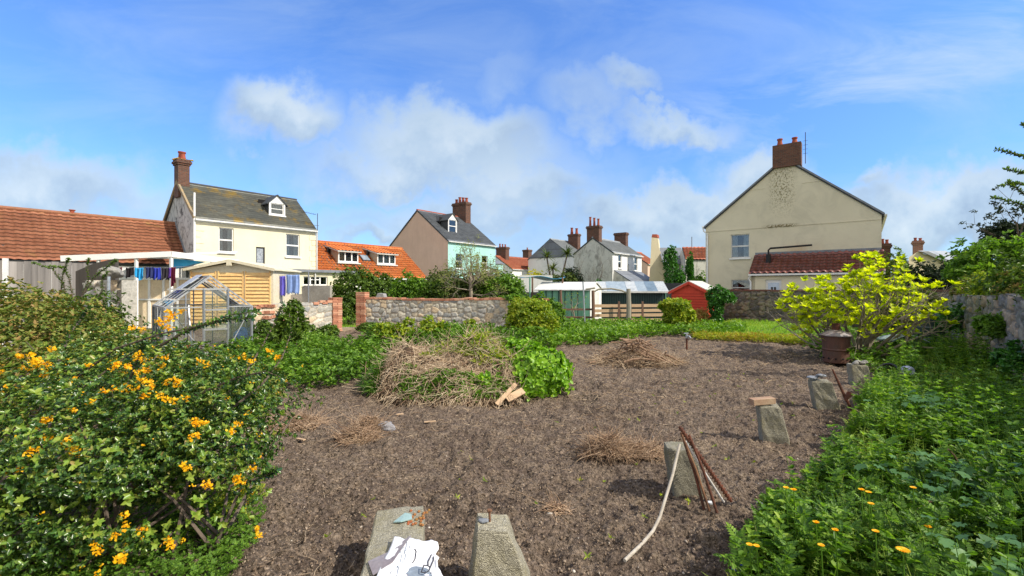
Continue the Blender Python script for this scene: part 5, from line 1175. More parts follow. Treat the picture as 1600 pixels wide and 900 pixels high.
tag(mo.build('red_moss', plain('red_moss', (.30, .07, .04), (.25, .18, .05), 20, .95), None), 'patch of reddish moss beside the glass shard', 'moss', kind='stuff')
bag = thing('paper_bag', 'torn crumpled white paper bag with dark print on the concrete block', 'bag', V(-.55, 2.6, .31))
nu, nv = 30, 36; U, V_ = np.meshgrid(np.linspace(0, 1, nu), np.linspace(0, 1, nv), indexing='ij')
bx = -.735+U*(.275+.10*V_)+V_*.0; by = 2.80-V_*.42-U*.055
edge = (vnoise(V_*9+3, U*0+3, 4)-.5)*.03*(U > .95)
cr = (np.abs(fbm(U*2.2+3, V_*2.4+7, 1, 11)-.5)*.055)+(fbm(U*8, V_*8, 2, 5)-.5)*.014
bz = .325+cr+.02*np.sin(U*6)*np.sin(V_*4)-.05*np.clip(U-.85, 0, 1)*6*.12
bo = npmesh('paper', np.stack([bx+edge, by, bz], -1).reshape(-1, 3), gridfaces(nu, nv), plain('white_paper', (.80, .80, .82), (.72, .72, .75), 6, .8, bs=.3, bscale=30), bag, smooth=True); s_ = bo.modifiers.new('thickness', 'SOLIDIFY'); s_.thickness = .003
def onbag(u, v): i = int(u*(nu-1)); j = int(v*(nv-1)); return V(bx[i, j], by[i, j], bz[i, j]+.006)
M_ink = plain('dark_print', (.05, .05, .06), None, 5, .8, bs=0); M_inkg = plain('grey_print', (.25, .30, .36), None, 5, .8, bs=0)
pr_ = MB()
for a, b in (((.33, .12), (.40, .55)), ((.42, .2), (.33, .62)), ((.25, .45), (.30, .3)), ((.36, .58), (.22, .85)), ((.30, .70), (.36, .95))):
    pr_.tube([onbag(a[0]+(b[0]-a[0])*t+.02*math.sin(t*7), a[1]+(b[1]-a[1])*t) for t in np.linspace(0, 1, 7)], .0018, 4)
pr_.build('printed_lines', M_inkg, bag)
em = MB(); n_ = 22; c_ = (.68, .80)
ring = [onbag(min(.97, c_[0]+.2*math.cos(a)), min(.98, c_[1]+.2*math.sin(a)))+UP*.002 for a in np.linspace(0, 2*math.pi, n_, endpoint=False)]
em.add([onbag(*c_)+UP*.004]+ring, [(0, i+1, (i+1) % n_+1) for i in range(n_)]); em.build('printed_emblem', M_inkg, bag)
em = MB()
for a, b in (((.55, .55), (.58, .35)), ((.58, .35), (.55, .25)), ((.80, .55), (.88, .28)), ((.86, .60), (.93, .36))):
    em.tube([onbag(a[0]+(b[0]-a[0])*t, a[1]+(b[1]-a[1])*t)+UP*.001 for t in (0, .33, .66, 1)], .0035, 4)
em.build('printed_marks', M_ink, bag)
tx = bpy.data.curves.new('print', 'FONT'); tx.body = 'D.'; tx.size = .075; tx.extrude = .0005; to = bpy.data.objects.new('printed_letter', tx); C.objects.link(to)
pc_ = onbag(.66, .82)+UP*.016; to.location = tuple(pc_-worldloc(bag)); to.rotation_euler = (.25, 0, -.15); to.parent = bag
tx.materials.append(M_ink)
bpy.context.view_layer.update(); me_ = bpy.data.meshes.new_from_object(to); t2 = bpy.data.objects.new('printed_letter', me_); C.objects.link(t2); t2.location = to.location; t2.rotation_euler = to.rotation_euler; t2.parent = bag; bpy.data.objects.remove(to); t2.name = 'printed_letter'
fl_ = MB(); fl_.prism([V(-.74, 2.66, .32), V(-.63, 2.80, .345), V(-.67, 2.52, .35), V(-.76, 2.45, .32), V(-.83, 2.58, .315)], UP*.004); fl_.build('dark_flap', plain('dark_grey_sheet', (.20, .17, .19), (.3, .28, .3), 5, .85), bag)  # dark grey flap at the left of the bag

# rods and pale pipe on the second post
top = V(1.555, 4.08, .60)
for i, (f_, r, m_, tp_) in enumerate(((V(1.69, 3.83, .0), .011, M_rustlight, V(1.53, 4.06, .58)), (V(1.655, 3.86, .0), .013, M_rust, V(1.56, 4.06, .50)), (V(1.74, 3.80, -.0), .012, M_rust, V(1.60, 4.05, .56)))):
    tag(MB().tube([tp_, (tp_+f_)/2+V(.01, 0, .0), f_-UP*.02], r, 8).build('rusty_rod', m_), ['pale rusted flat rod leaning leftmost on the mossy post', 'dark rusty rod leaning between the other rods', 'rusty rod leaning just left of the threaded bar'][i], 'rod', 'rods leaning on the post')
mb = MB(); t0_, t1_ = V(1.52, 4.07, .63), V(1.92, 3.92, .02); mb.tube([t0_, t1_], .014, 8); ax_ = unit(t1_-t0_); L_ = np.linalg.norm(t1_-t0_)
s = .02
while s < L_-.02: mb.lathe(t0_+ax_*s, [(.014, 0), (.024, .006), (.024, .010), (.014, .016)], 10, ax_); s += .030
tag(mb.build('threaded_bar', M_rust), 'long rusty threaded bar leaning rightmost against the mossy post', 'bar')
tag(MB().tube([V(1.56, 4.05, .52), V(1.66, 3.98, .33), V(1.86, 3.93, .01)], .010, 8).build('white_rod', plain('pale_rod', (.62, .60, .58), (.4, .38, .36), 8, .6)), 'thin white rod behind the threaded bar', 'rod')
pts = [PT(1062, 694, 4.02), PT(1051, 742, 3.86), PT(1040, 778, 3.70), PT(1031, 808, 3.57), PT(1020, 830, 3.45), PT(1002, 852, 3.27), PT(990, 865, 3.18), PT(976, 879, 3.08)]
pts = [np.array([p[0], p[1], max(p[2], .018)]) for p in pts]
tag(MB().tube(pts, .0125, 10).build('pale_pipe', plain('pale_pipe', (.44, .40, .34), (.30, .26, .21), 7, .7, bs=.4)), 'long bent pale pipe running from the mossy post to the soil', 'pipe')

# garden incinerator
ic = thing('incinerator_bin', 'rusty lidded garden incinerator bin beside the yellow shrub', 'incinerator', GP(1306, 572))
bc_ = GP(1306, 566); M_bin = plain('rusted_bin', (.125, .052, .034), (.08, .052, .042), 4, .75, bs=.5)
MB().lathe(bc_, [(.27, 0), (.285, .02), (.28, .3), (.30, .33), (.285, .36), (.30, .66), (.31, .68), (.28, .67)], 26).build('bin_body', M_bin, ic)
ld = MB().lathe(bc_+UP*.67, [(.345, 0), (.35, .02), (.24, .09), (.12, .14), (.09, .15)], 26).build('lid', plain('grey_lid', (.30, .29, .30), (.18, .12, .10), 6, .6, bs=.4), ic)
MB().lathe(bc_+UP*.80, [(.085, 0), (.085, .16), (.095, .16), (.095, .18), (.07, .18)], 16).build('lid_chimney', M_rust, ld)
hl = MB()
for k in range(5): a = -1.2-k*.5; hl.lathe(bc_+V(.29*math.cos(a), .29*math.sin(a), .12), [(.022, 0), (.022, .02)], 8, V(math.cos(a), math.sin(a), 0))
hl.build('air_hole', M_dark, ic)
# tap on a pipe
tpz = thing('standpipe_tap', 'garden tap on a short upright pipe in the soil beyond the stick heap', 'tap', GP(1073, 547))
tb_ = GP(1073, 547); MB().tube([tb_-UP*.05, tb_+UP*.38], .028, 8).build('pipe', M_rust, tpz)
m = MB(); m.tube([tb_+UP*.36, tb_+UP*.46], .035, 8); m.tube([tb_+UP*.42, tb_+UP*.42+V(.06, -.05, 0), tb_+UP*.36+V(.09, -.08, 0)], .022, 8); m.tube([tb_+UP*.5+V(-.08, 0, 0), tb_+UP*.5+V(.05, 0, 0)], .016, 6); m.tube([tb_+UP*.45, tb_+UP*.5], .014, 6)
m.build('tap_head', M_galv, tpz)
# compost heap boards etc. are added with the vegetation
# ------------------------------------------------------------------ vegetation
L_berb = leafmat('barberry_leaf', [(.014, .036, .010), (.024, .065, .014), (.042, .105, .018), (.085, .18, .028), (.19, .29, .045), (.24, .20, .06)], .28, .25, .55, 2.5)
L_bram = leafmat('bramble_leaf', [(.045, .075, .015), (.08, .13, .02), (.14, .20, .03), (.24, .26, .05), (.34, .21, .08), (.18, .26, .05)], .5, .3, .3, 1.2)
L_hedge = leafmat('hedge_leaf', [(.03, .055, .012), (.06, .115, .018), (.12, .20, .025), (.20, .30, .035)], .45, .35, .35, 1.0)
L_lime = leafmat('lime_leaf', [(.24, .35, .01), (.42, .51, .012), (.57, .63, .02), (.68, .71, .05)], .45, .55, .35, 2.0, (1.5, 1.5, .35))
L_weed = leafmat('weed_leaf', [(.04, .09, .014), (.085, .18, .02), (.15, .29, .03), (.26, .40, .045)], .5, .4, .3, 1.0)
L_weedd = leafmat('nettle_leaf', [(.035, .085, .02), (.07, .16, .022), (.13, .26, .03), (.23, .38, .04), (.36, .48, .06)], .5, .45, .3, .8)
L_mallow = leafmat('mallow_leaf', [(.05, .12, .04), (.08, .18, .055), (.13, .26, .08)], .5, .3, .3, 1.5)
L_ivy = leafmat('ivy_leaf', [(.015, .06, .012), (.035, .13, .018), (.07, .22, .025), (.11, .32, .035)], .3, .3, .5, 1.6)
L_grass = leafmat('grass_blade', [(.09, .20, .02), (.16, .32, .03), (.28, .42, .04), (.38, .44, .06)], .5, .4, .3, .6)
L_yel = leafmat('yellow_green_leaf', [(.08, .17, .015), (.20, .30, .02), (.36, .42, .03), (.45, .42, .05)], .45, .4, .4, 1.3)
L_dark = leafmat('conifer_leaf', [(.010, .018, .010), (.018, .035, .015), (.035, .06, .02)], .6, .15, .3, 1.5)
L_olive = leafmat('dull_leaf', [(.04, .07, .02), (.09, .13, .03), (.16, .19, .05)], .5, .3, .3, 1.5)
L_flow = leafmat('orange_petal', [(.92, .44, .005), (.96, .55, .010), (.98, .66, .02)], .5, .45, .3, 6, (1.1, 1.0, .6))
L_straw = leafmat('straw', [(.20, .12, .07), (.38, .26, .16), (.56, .42, .28), (.72, .58, .42)], .8, .1, .2, 2)
L_root = leafmat('root_fibre', [(.20, .12, .08), (.40, .27, .175), (.62, .47, .33)], .85, .1, .2, 3)
M_bark = plain('bark', (.17, .13, .10), (.07, .055, .045), 8, .9, bs=.8)
M_barkl = plain('pale_bark', (.34, .29, .22), (.18, .15, .12), 8, .9, bs=.8)
M_stick = woodmat('dry_stick', [(.13, .075, .05), (.26, .165, .105), (.42, .29, .19)], .4)
def shrub(name, label, ells, ncl, m, size, mat, cat='shrub', tpl=T_OVAL, depth=.35, lump=.25, spread=1.1, gap=0, root=None, group=None, seed=None, stems=0, stemr=.015, upb=.35, part='foliage', zmin=.03, sq=None):
    seed = seed if seed is not None else random.randint(1, 999)
    r = root or thing(name, label, cat, (ells[0][0], ells[0][1], 0), group)
    P, N = shell(ells, ncl, depth, lump, zmin, seed, gap); A = N*.75+rdirs(len(P))*.6+UP*upb
    pos, d, up = whorls(P, A, m, spread); sz = size*(.55+.9*rng.random(len(pos)))
    scatter(part, tpl, pos, d, up, sz, mat, r, squash=None if sq is None else np.full(len(pos), sq))
    if stems:
        b = MB(); E = ells[0]
        for k in range(stems):
            i = random.randrange(len(P)); q = P[i]; e = ells[random.randrange(len(ells))]; s0 = V(e[0]+random.uniform(-.2, .2)*e[3], e[1]+random.uniform(-.2, .2)*e[4], 0)
            mid = (s0+q)/2+V(*(rng.normal(size=3)*.08))*e[3]+UP*.12*e[5]; b.tube([s0, mid, q], [stemr, stemr*.7, stemr*.25], 5)
        b.build('stems', M_bark, r)
    return r
def cover(name, label, poly, n, hgt, size, mat, tpl=T_OVAL, m=5, seed=1, kind='stuff', spread=1.25, hpow=1.0, px=True, root=None, edge=.0, bump_=.5, z0=0., zf=None, upb=1.0):
    """leafy ground cover inside a ground polygon; heights follow mounds"""
    Q = np.array([GP(*p)[:2] for p in poly]) if px else np.array(poly, float); lo, hi = Q.min(0), Q.max(0); pts = []
    while sum(len(p) for p in pts) < n:
        c = lo+rng.random((n*2, 2))*(hi-lo); ins = np.zeros(len(c), bool); j = len(Q)-1
        wx = c[:, 0]+(fbm(c[:, 0]*1.7+9, c[:, 1]*1.7+9, 3, seed)-.5)*edge*2; wy = c[:, 1]+(fbm(c[:, 0]*1.7+39, c[:, 1]*1.7+9, 3, seed)-.5)*edge*2
        for i in range(len(Q)):
            cr_ = ((Q[i, 1] > wy) != (Q[j, 1] > wy)) & (wx < (Q[j, 0]-Q[i, 0])*(wy-Q[i, 1])/(Q[j, 1]-Q[i, 1]+1e-12)+Q[i, 0]); ins ^= cr_; j = i
        # denser near the camera, where leaves show larger
        keep = rng.random(len(c)) < np.clip(np.min(np.abs(Q[:, 1]))/np.maximum(c[:, 1], .1), .12, 1)**.7
        pts.append(c[ins & keep])
    c = np.concatenate(pts)[:n]
    H = hgt*(1-bump_+bump_*1.6*fbm(c[:, 0]*1.5+5, c[:, 1]*1.5+5, 3, seed+2)); 
    if zf is not None: H = H*zf(c[:, 0], c[:, 1])
    z = z0+H*rng.random(n)**hpow
    P = np.stack([c[:, 0], c[:, 1], z], -1); A = rdirs(n)*.55+UP*upb
    pos, d, up = whorls(P, A, m, spread); sz = size*(.5+1.0*rng.random(len(pos)))
    o = scatter(name, tpl, pos, d, up, sz, mat, root)
    if root is None: tag(o, label, kind=kind)
    return o
def inpoly(Q, x, y):
    ins = np.zeros(len(x), bool); j = len(Q)-1
    for i in range(len(Q)): ins ^= ((Q[i][1] > y) != (Q[j][1] > y)) & (x < (Q[j][0]-Q[i][0])*(y-Q[i][1])/(Q[j][1]-Q[i][1]+1e-12)+Q[i][0]); j = i
    return ins
def stalks(name, label, Q, n, hmin, hmax, levels, m, size, mat, tpl=T_OVAL, seed=1, root=None, zf=None, thr=.0, lean=.18, spread=1.3, stemm=None):
    """clumps of upright stems carrying leaf whorls, larger below and smaller at the tip"""
    Q = np.array(Q, float); lo, hi = Q.min(0), Q.max(0); c = lo+rng.random((n*14, 2))*(hi-lo); k = inpoly(Q, c[:, 0], c[:, 1]) & (rng.random(len(c)) < np.clip(2.6/np.maximum(c[:, 1], .1), .12, 1)) & (fbm(c[:, 0]*1.3+11, c[:, 1]*1.3+11, 3, seed) > thr)
    c = c[k][:n]; n = len(c); h = hmin+(hmax-hmin)*rng.random(n)*(.4+1.2*fbm(c[:, 0]*.9+3, c[:, 1]*.9+3, 2, seed+1))
    if zf is not None: h = h*zf(c[:, 0], c[:, 1])
    b = np.stack([c[:, 0], c[:, 1], np.zeros(n)], -1); d = UP+rdirs(n)*lean; d /= np.linalg.norm(d, axis=1)[:, None]; PP = []; AA = []; SS = []
    for l in range(levels):
        t = .22+.78*(l+rng.random(n)*.3)/levels; PP.append(b+d*(h*t)[:, None]); AA.append(d+rdirs(n)*.12); SS.append(size*(1.15-.65*t)*(.8+.4*rng.random(n)))
    P = np.concatenate(PP); A_ = np.concatenate(AA); S_ = np.repeat(np.concatenate(SS), m); pos, dd, up = whorls(P, A_, m, spread)
    o = scatter(name, tpl, pos, dd, up, S_*(.75+.5*rng.random(len(S_))), mat, root)
    if root is None: tag(o, label, kind='stuff')
    tag(fibres(name+'_stems', b, d, h, .004, stemm or mat, o, .15, 3, 3), None)
def flowers(name, pts, n, r, size, mat, root):
    pts = np.asarray(pts, float); P = np.repeat(pts, n, 0)+rdirs(len(pts)*n)*r*(rng.random((len(pts)*n, 1))**.4)*V(1, 1, .8); d = rdirs(len(P))
    return scatter(name, T_OVAL, P, d, rdirs(len(P)), size*(.7+.6*rng.random(len(P))), mat, root, squash=np.full(len(P), 1.7))
def far_scale(Y): return Y
# --- big orange flowered shrub, left foreground
BE_ = [(-3.40, 3.75, .72, 1.25, 1.1, .62), (-2.40, 3.45, 1.00, .50, .5, .40), (-2.12, 3.25, .68, .36, .42, .40), (-3.2, 3.0, .72, 1.0, .5, .50), (-3.6, 2.9, .55, .9, .5, .42), (-2.55, 3.0, .52, .55, .40, .36), (-3.9, 4.9, .75, 1.4, .9, .62), (-2.95, 2.95, .34, .8, .45, .34), (-2.25, 3.1, .38, .42, .4, .30)]
fs = shrub('flowering_shrub', 'sprawling evergreen shrub with glossy dark leaves and orange yellow flower clusters, left foreground', BE_, 14000, 7, .026, L_berb, depth=.5, lump=.30, gap=.40, seed=12, stems=46, stemr=.014)
P, N = shell(BE_, 1700, .55, .34, .03, 12, .25); A_ = N+rdirs(len(P))*.6+UP*.3; pos, d, up = whorls(P, A_, 6, 1.0); scatter('young_leaves', T_OVAL, pos, d, up, .036*(.7+.6*rng.random(len(pos))), leafmat('young_leaf', [(.12, .26, .03), (.24, .38, .05), (.34, .42, .07), (.28, .38, .06), (.42, .28, .10)], .35, .4, .5, 3), fs)
# arching shoots with leaves and blooms
def shoot(pts, n, size, mat, root, r=.012, m=3, whor=True):
    pts = [np.asarray(p, float) for p in pts]; b = MB(); b.tube(pts, [r*(1-.75*i/(len(pts)-1)) for i in range(len(pts))], 5); b.build('shoot', M_bark, root)
    T = np.linspace(.12, 1, n); ps = []; ax = []
    for t_ in T:
        x = t_*(len(pts)-1); i = min(int(x), len(pts)-2); f_ = x-i; ps.append(pts[i]*(1-f_)+pts[i+1]*f_); ax.append(unit(pts[i+1]-pts[i]))
    pos, d, up = whorls(np.array(ps), np.array(ax)+rdirs(n)*.2, m, 1.15); scatter('shoot_leaves', T_OVAL, pos, d, up, size*(.6+.8*rng.random(len(pos))), mat, root)
S_ = [[(120, 590, 3.6), (180, 545, 3.5), (250, 522, 3.4), (320, 508, 3.3), (360, 492, 3.2), (402, 487, 3.1)], [(250, 540, 3.4), (300, 512, 3.3), (350, 500, 3.25), (395, 497, 3.2)],
      [(20, 690, 3.3), (110, 620, 3.4), (200, 555, 3.5), (262, 520, 3.6)], [(330, 640, 3.3), (380, 590, 3.4), (410, 540, 3.5), (432, 500, 3.6), (442, 476, 3.6)], [(360, 640, 3.3), (410, 600, 3.4), (440, 560, 3.5), (455, 520, 3.6), (452, 490, 3.65)],
      [(300, 620, 3.3), (370, 590, 3.2), (415, 580, 3.15), (440, 590, 3.1)], [(350, 700, 3.1), (400, 690, 3.0), (425, 710, 3.0)], [(360, 760, 3.0), (410, 745, 3.0), (432, 735, 3.0)], [(90, 570, 3.6), (110, 520, 3.7), (140, 480, 3.8)], [(200, 600, 3.5), (215, 560, 3.5), (225, 535, 3.5)]]
for s in S_: shoot([PT(*p) for p in s], 26, .034, L_berb, fs, .010, 4)
FL = [(290, 492, 3.2), (283, 498, 3.22), (232, 517, 3.4), (92, 553, 3.3), (82, 563, 3.28), (100, 565, 3.3), (60, 549, 3.4), (226, 548, 3.4), (243, 570, 3.3), (238, 577, 3.3), (258, 585, 3.2), (196, 606, 3.2), (222, 604, 3.2), (240, 607, 3.15), (282, 590, 3.2), (283, 617, 3.1), (340, 658, 2.95), (330, 661, 2.95), (103, 686, 2.9), (132, 689, 2.85), (30, 592, 3.3), (105, 644, 3.0), (46, 683, 3.0), (61, 720, 2.8), (317, 720, 2.85), (231, 806, 2.65), (384, 665, 3.0), (399, 560, 3.3), (438, 545, 3.4), (6, 775, 2.7), (30, 838, 2.5), (180, 840, 2.6), (182, 872, 2.5), (92, 898, 2.4), (220, 865, 2.5), (285, 845, 2.6), (403, 725, 2.95), (388, 750, 2.95), (336, 745, 2.85), (270, 560, 3.35), (200, 575, 3.3), (150, 575, 3.35), (15, 640, 3.1), (410, 799, 2.8), (175, 635, 3.1), (300, 600, 3.2), (345, 560, 3.35)]
big_i = {0, 1, 3, 4, 5, 8, 10, 12, 15, 16, 18, 19, 25}
def gclamp(p): return np.array([p[0], p[1], max(p[2], .1)])
pts = []
for i, p in enumerate(FL):
    c = gclamp(PT(*p)-V(0, .12, 0)); k = 4 if i in big_i else 2
    for _ in range(k): pts.append(c+rng.normal(size=3)*.034)
flowers('flowers', pts, 17, .026, .017, L_flow, fs)
P, N = shell(BE_, 260, .2, .34, .1, 12); flowers('flower_buds', P+N*.02, 5, .02, .012, L_flow, fs)
# tall green things behind it
shrub('bramble_thicket', 'olive green and russet bramble thicket filling the left edge behind the flowering shrub', [(-7.2, 6.4, .95, 1.7, 1.2, .95), (-5.4, 5.6, .62, 1.2, .9, .64), (-9.2, 7.6, .95, 2.0, 1.3, .92), (-4.4, 6.4, .40, 1.1, 1.0, .45)], 8500, 5, .05, L_bram, depth=.3, lump=.2, stems=20, seed=21)
ps = thing('spiky_shrub', 'dark spiky evergreen shrub with upright shoots in front of the stone pillar', 'shrub', V(-8.2, 8.6, 0))
shrub(None, None, [(-8.3, 8.6, 1.05, .85, .6, .75), (-7.7, 8.3, .8, .6, .6, .6), (-9.2, 8.6, 1.0, .7, .6, .7)], 3000, 6, .045, L_hedge, root=ps, lump=.45, gap=.4, seed=5, stems=20)
for p in ([(105, 480), (100, 445), (82, 420), (52, 410)], [(115, 470), (108, 435), (100, 418), (78, 415)], [(125, 470), (138, 440), (137, 415), (138, 404)], [(130, 460), (150, 430), (170, 415), (182, 406)], [(95, 460), (98, 430), (104, 410), (108, 404)], [(140, 480), (160, 455), (160, 435), (168, 425)]):
    shoot([PT(x, y, 8.2) for x, y in p], 34, .038, L_hedge, ps, .012, 4)
cover('weed_cover_left', 'bright low weeds and grass at the bottom left under the flowering shrub', [(-60, 1000), (330, 960), (400, 860), (420, 800), (330, 790), (230, 820), (-80, 790)], 4200, .20, .030, L_weed, T_FERN, 4, 3, edge=.1)
cover('weed_cover_shrub_foot', None, [(300, 850), (390, 800), (410, 770), (380, 770), (300, 790)], 500, .22, .03, L_yel, T_NARROW, 6, 4, edge=.1)
# --- plot edge weeds on the left, to the heap
cover('weed_patch_greenhouse', 'patch of bright nettles between the greenhouse and the heap', [(380, 612), (470, 612), (560, 600), (600, 585), (590, 550), (500, 536), (400, 540), (330, 575)], 4200, .42, .07, L_weed, T_OVAL, 6, 7, edge=.3)
cover('weed_patch_wall', 'lime topped weeds standing in a row in front of the sunlit wall', [(565, 556), (640, 553), (760, 548), (850, 548), (860, 528), (760, 530), (640, 536), (575, 540)], 2600, .62, .085, L_weed, T_OVAL, 6, 8, edge=.3, bump_=.8)
for i, (px, py, h) in enumerate(((597, 548, .85), (622, 546, .75), (638, 545, .9), (668, 545, .95), (690, 545, .8), (735, 540, .85))):
    b = GP(px, py); shrub('euphorbia', ['lime green topped upright weed %s' % w for w in ('leftmost in the row before the sunlit wall', 'second from left in the row before the sunlit wall', 'third from left in the row before the sunlit wall', 'tallest, left of centre in the row before the sunlit wall', 'second from right in the row before the sunlit wall', 'rightmost, just behind the heap top')][i], [(b[0], b[1], h*.65, .22, .22, h*.38)], 70, 7, .085, L_yel, 'plant', stems=5, group='upright weeds before the sunlit wall')
for i, (x0, x1, y, h, lab) in enumerate(((396, 430, 535, .75, 'dark leafy plant between greenhouse and garden wall'), (425, 500, 533, .65, 'glossy dark shrub in front of the left garden wall'), (500, 528, 528, .45, 'small dark green shrub at the left gate pier'), (560, 592, 520, .40, 'small weed clump at the foot of the right gate pier'), (700, 740, 520, .3, 'little weed clump along the foot of the sunlit wall'))):
    c = GP((x0+x1)/2, y); w = (x1-x0)/2/F*c[1]; shrub('wall_foot_shrub', lab, [(c[0], c[1], h*.5, w, .35, h*.5)], 420, 5, .075, L_hedge, 'plant', stems=5)
up_ = thing('evergreen_sapling', 'young glossy evergreen sapling standing in front of the left garden wall', 'shrub', GP(455, 545)); c = GP(455, 552)
shrub(None, None, [(c[0], c[1], .75, .38, .3, .55), (c[0]+.1, c[1], 1.15, .22, .22, .35), (c[0]-.25, c[1], .45, .4, .3, .4)], 900, 6, .075, L_hedge, root=up_, lump=.4, stems=10)
# --- compost heap
hc = V(-.95, 8.55, 0); heap = thing('garden_waste_heap', 'broad heap of dead straw coloured stems with green ivy spilling over its right side', 'heap', hc)
nu, nv = 90, 60; U, V_ = np.meshgrid(np.linspace(0, 2*np.pi, nu), np.linspace(0, 1, nv), indexing='ij')
def heap_h(x, y):
    u = (x-hc[0])/1.75; w = (y-hc[1])/1.35; r = np.sqrt(u*u+w*w); h = .86*np.clip(1-r**2.3, 0, 1)**.75
    h = h*.80+.26*np.exp(-((x-hc[0]+.95)**2+(y-hc[1]+.25)**2)/.18)*(h > 0)+.24*np.exp(-((x-hc[0]-.35)**2+(y-hc[1]+.1)**2)/.2)*(h > 0)
    return h*(1+.7*(fbm(x*2.4+9, y*2.4+9, 3, 61)-.5)+.12*np.clip(u, -1, 1))+(fbm(x*9+9, y*9+9, 3, 62)-.5)*.07*(h > .02)
X_ = hc[0]+np.cos(U)*V_*1.8; Y_ = hc[1]+np.sin(U)*V_*1.4
npmesh('mound', np.stack([X_, Y_, heap_h(X_, Y_)-.03], -1).reshape(-1, 3), gridfaces(nu, nv), plain('dark_compost', (.12, .075, .045), (.05, .035, .022), 7, .95, bs=.9, bd=.02), heap, smooth=True)
def heap_pts(n, sel=None, sc=1.0):
    out = []
    while sum(map(len, out)) < n:
        a = rng.random(n)*6.283; r = np.sqrt(rng.random(n))*sc; x = hc[0]+np.cos(a)*r*1.75; y = hc[1]+np.sin(a)*r*1.35; k = np.ones(n, bool) if sel is None else sel(x, y)
        out.append(np.stack([x, y, heap_h(x, y)], -1)[k])
    return np.concatenate(out)[:n]
def heap_n(p): 
    e = .06; gx_ = (heap_h(p[:, 0]+e, p[:, 1])-heap_h(p[:, 0]-e, p[:, 1]))/(2*e); gy_ = (heap_h(p[:, 0], p[:, 1]+e)-heap_h(p[:, 0], p[:, 1]-e))/(2*e)
    n_ = np.stack([-gx_, -gy_, np.ones(len(p))], -1); return n_/np.linalg.norm(n_, axis=1)[:, None]
isiv = lambda x, y: (x-hc[0]) > .95+(fbm(x*2+4, y*2+4, 3, 71)-.5)*1.6
sp = heap_pts(5200, lambda x, y: ~isiv(x, y)); sn = heap_n(sp); dn = np.cross(np.cross(sn, -UP), sn); dd_ = rdirs(len(sp)); dd_ -= (dd_*sn).sum(1)[:, None]*sn; dd_ = dd_-dn*-.9+sn*.12
fibres('straw', sp+sn*.02, dd_, .12+.34*rng.random(len(sp)), .005, leafmat('pale_straw', [(.30, .20, .12), (.50, .37, .25), (.68, .54, .38), (.85, .72, .54)], .8, .1, .2, 3), heap, .7, 5, 3, .05)
sp = heap_pts(240); sn = heap_n(sp); dd_ = rdirs(len(sp)); dd_ -= (dd_*sn).sum(1)[:, None]*sn*.8
fibres('dead_stems', sp+sn*.03, dd_+sn*.15, .25+.4*rng.random(len(sp)), .009, M_stick, heap, .4, 5, 5)
pv = heap_pts(1900, isiv); nv_ = heap_n(pv); pv = pv+nv_*(.10*rng.random((len(pv), 1))+.03); pos, d, up = whorls(pv, nv_+rdirs(len(pv))*.5, 4, 1.2); scatter('ivy_leaves', T_OVAL, pos, d, up, .07*(.6+.8*rng.random(len(pos))), leafmat('bright_ivy', [(.06, .14, .012), (.15, .32, .02), (.25, .46, .025), (.36, .55, .04)], .45, .35, .5, 2), heap, squash=np.full(len(pos), 1.5))
P, N = shell([(.42, 8.15, .30, .62, .62, .50), (.15, 8.7, .45, .5, .5, .42)], 1500, .25, .18, .03, 77); pos, d, up = whorls(P, N+rdirs(len(P))*.5, 4, 1.2); scatter('ivy_dome', T_OVAL, pos, d, up, .068*(.6+.8*rng.random(len(pos))), MATS['bright_ivy'], heap, squash=np.full(len(pos), 1.5))
sel2 = lambda x, y: fbm(x*1.6+20, y*1.6+20, 3, 81)+.20*((y-hc[1]) > .3)-.12*((y-hc[1]) < -.6) > .53
pv = heap_pts(1500, sel2); nv_ = heap_n(pv); pos, d, up = whorls(pv+nv_*.03, nv_*.6+UP+rdirs(len(pv))*.4, 5, 1.0); scatter('weeds', T_NARROW, pos, d, up, .09*(.5+1.*rng.random(len(pos))), L_yel, heap)
pv = heap_pts(500, lambda x, y: ((y-hc[1]) < -1.0) & (x > hc[0]-.9)); pos, d, up = whorls(pv+UP*.05, np.tile(UP+V(0, -.4, 0), (len(pv), 1))+rdirs(len(pv))*.4, 5, 1.2); scatter('front_weeds', T_OVAL, pos, d, up, .05*(.5+1.*rng.random(len(pos))), L_weed, heap)
pv = heap_pts(1300, lambda x, y: (x < hc[0]-1.35)); nv_ = heap_n(pv); pos, d, up = whorls(pv+nv_*.05, nv_+UP*.5+rdirs(len(pv))*.4, 5, .9); scatter('grass_side', T_BLADE, pos, d, up, .15*(.5+1.*rng.random(len(pos))), L_weed, heap)
hp = [(-1.0, 9.25, .72, .8, .4, .30), (-.2, 9.15, .72, .6, .4, .28), (-.65, 8.95, .86, .45, .3, .16)]
P, N = shell(hp, 900, .5, .4, .3, 88); pos, d, up = whorls(P, N*.6+UP+rdirs(len(P))*.4, 5, 1.0); scatter('top_weeds', T_OVAL, pos, d, up, .055*(.5+1.*rng.random(len(pos))), L_weed, heap, squash=np.full(len(pos), 1.2))
pv = heap_pts(650, lambda x, y: fbm(x*2.2+60, y*2.2+60, 3, 93) > .56); nv_ = heap_n(pv); pos, d, up = whorls(pv+nv_*.04, nv_+UP*.4+rdirs(len(pv))*.5, 4, 1.1); scatter('creeping_weeds', T_OVAL, pos, d, up, .05*(.5+1.*rng.random(len(pos))), L_weed, heap)
bd = MB()
for a, b_, w in (((776, 632), (806, 601), .07), ((796, 626), (815, 607), .12), ((806, 618), (820, 604), .10)):
    A1, B1 = GP(*a), GP(*b_); A1[2] = .08; p1_ = PT(a[0], a[1], 7.35); p2_ = PT(b_[0], b_[1], 7.75); bd.bar(p1_, p2_, w, .02, V(0, -.7, .7))
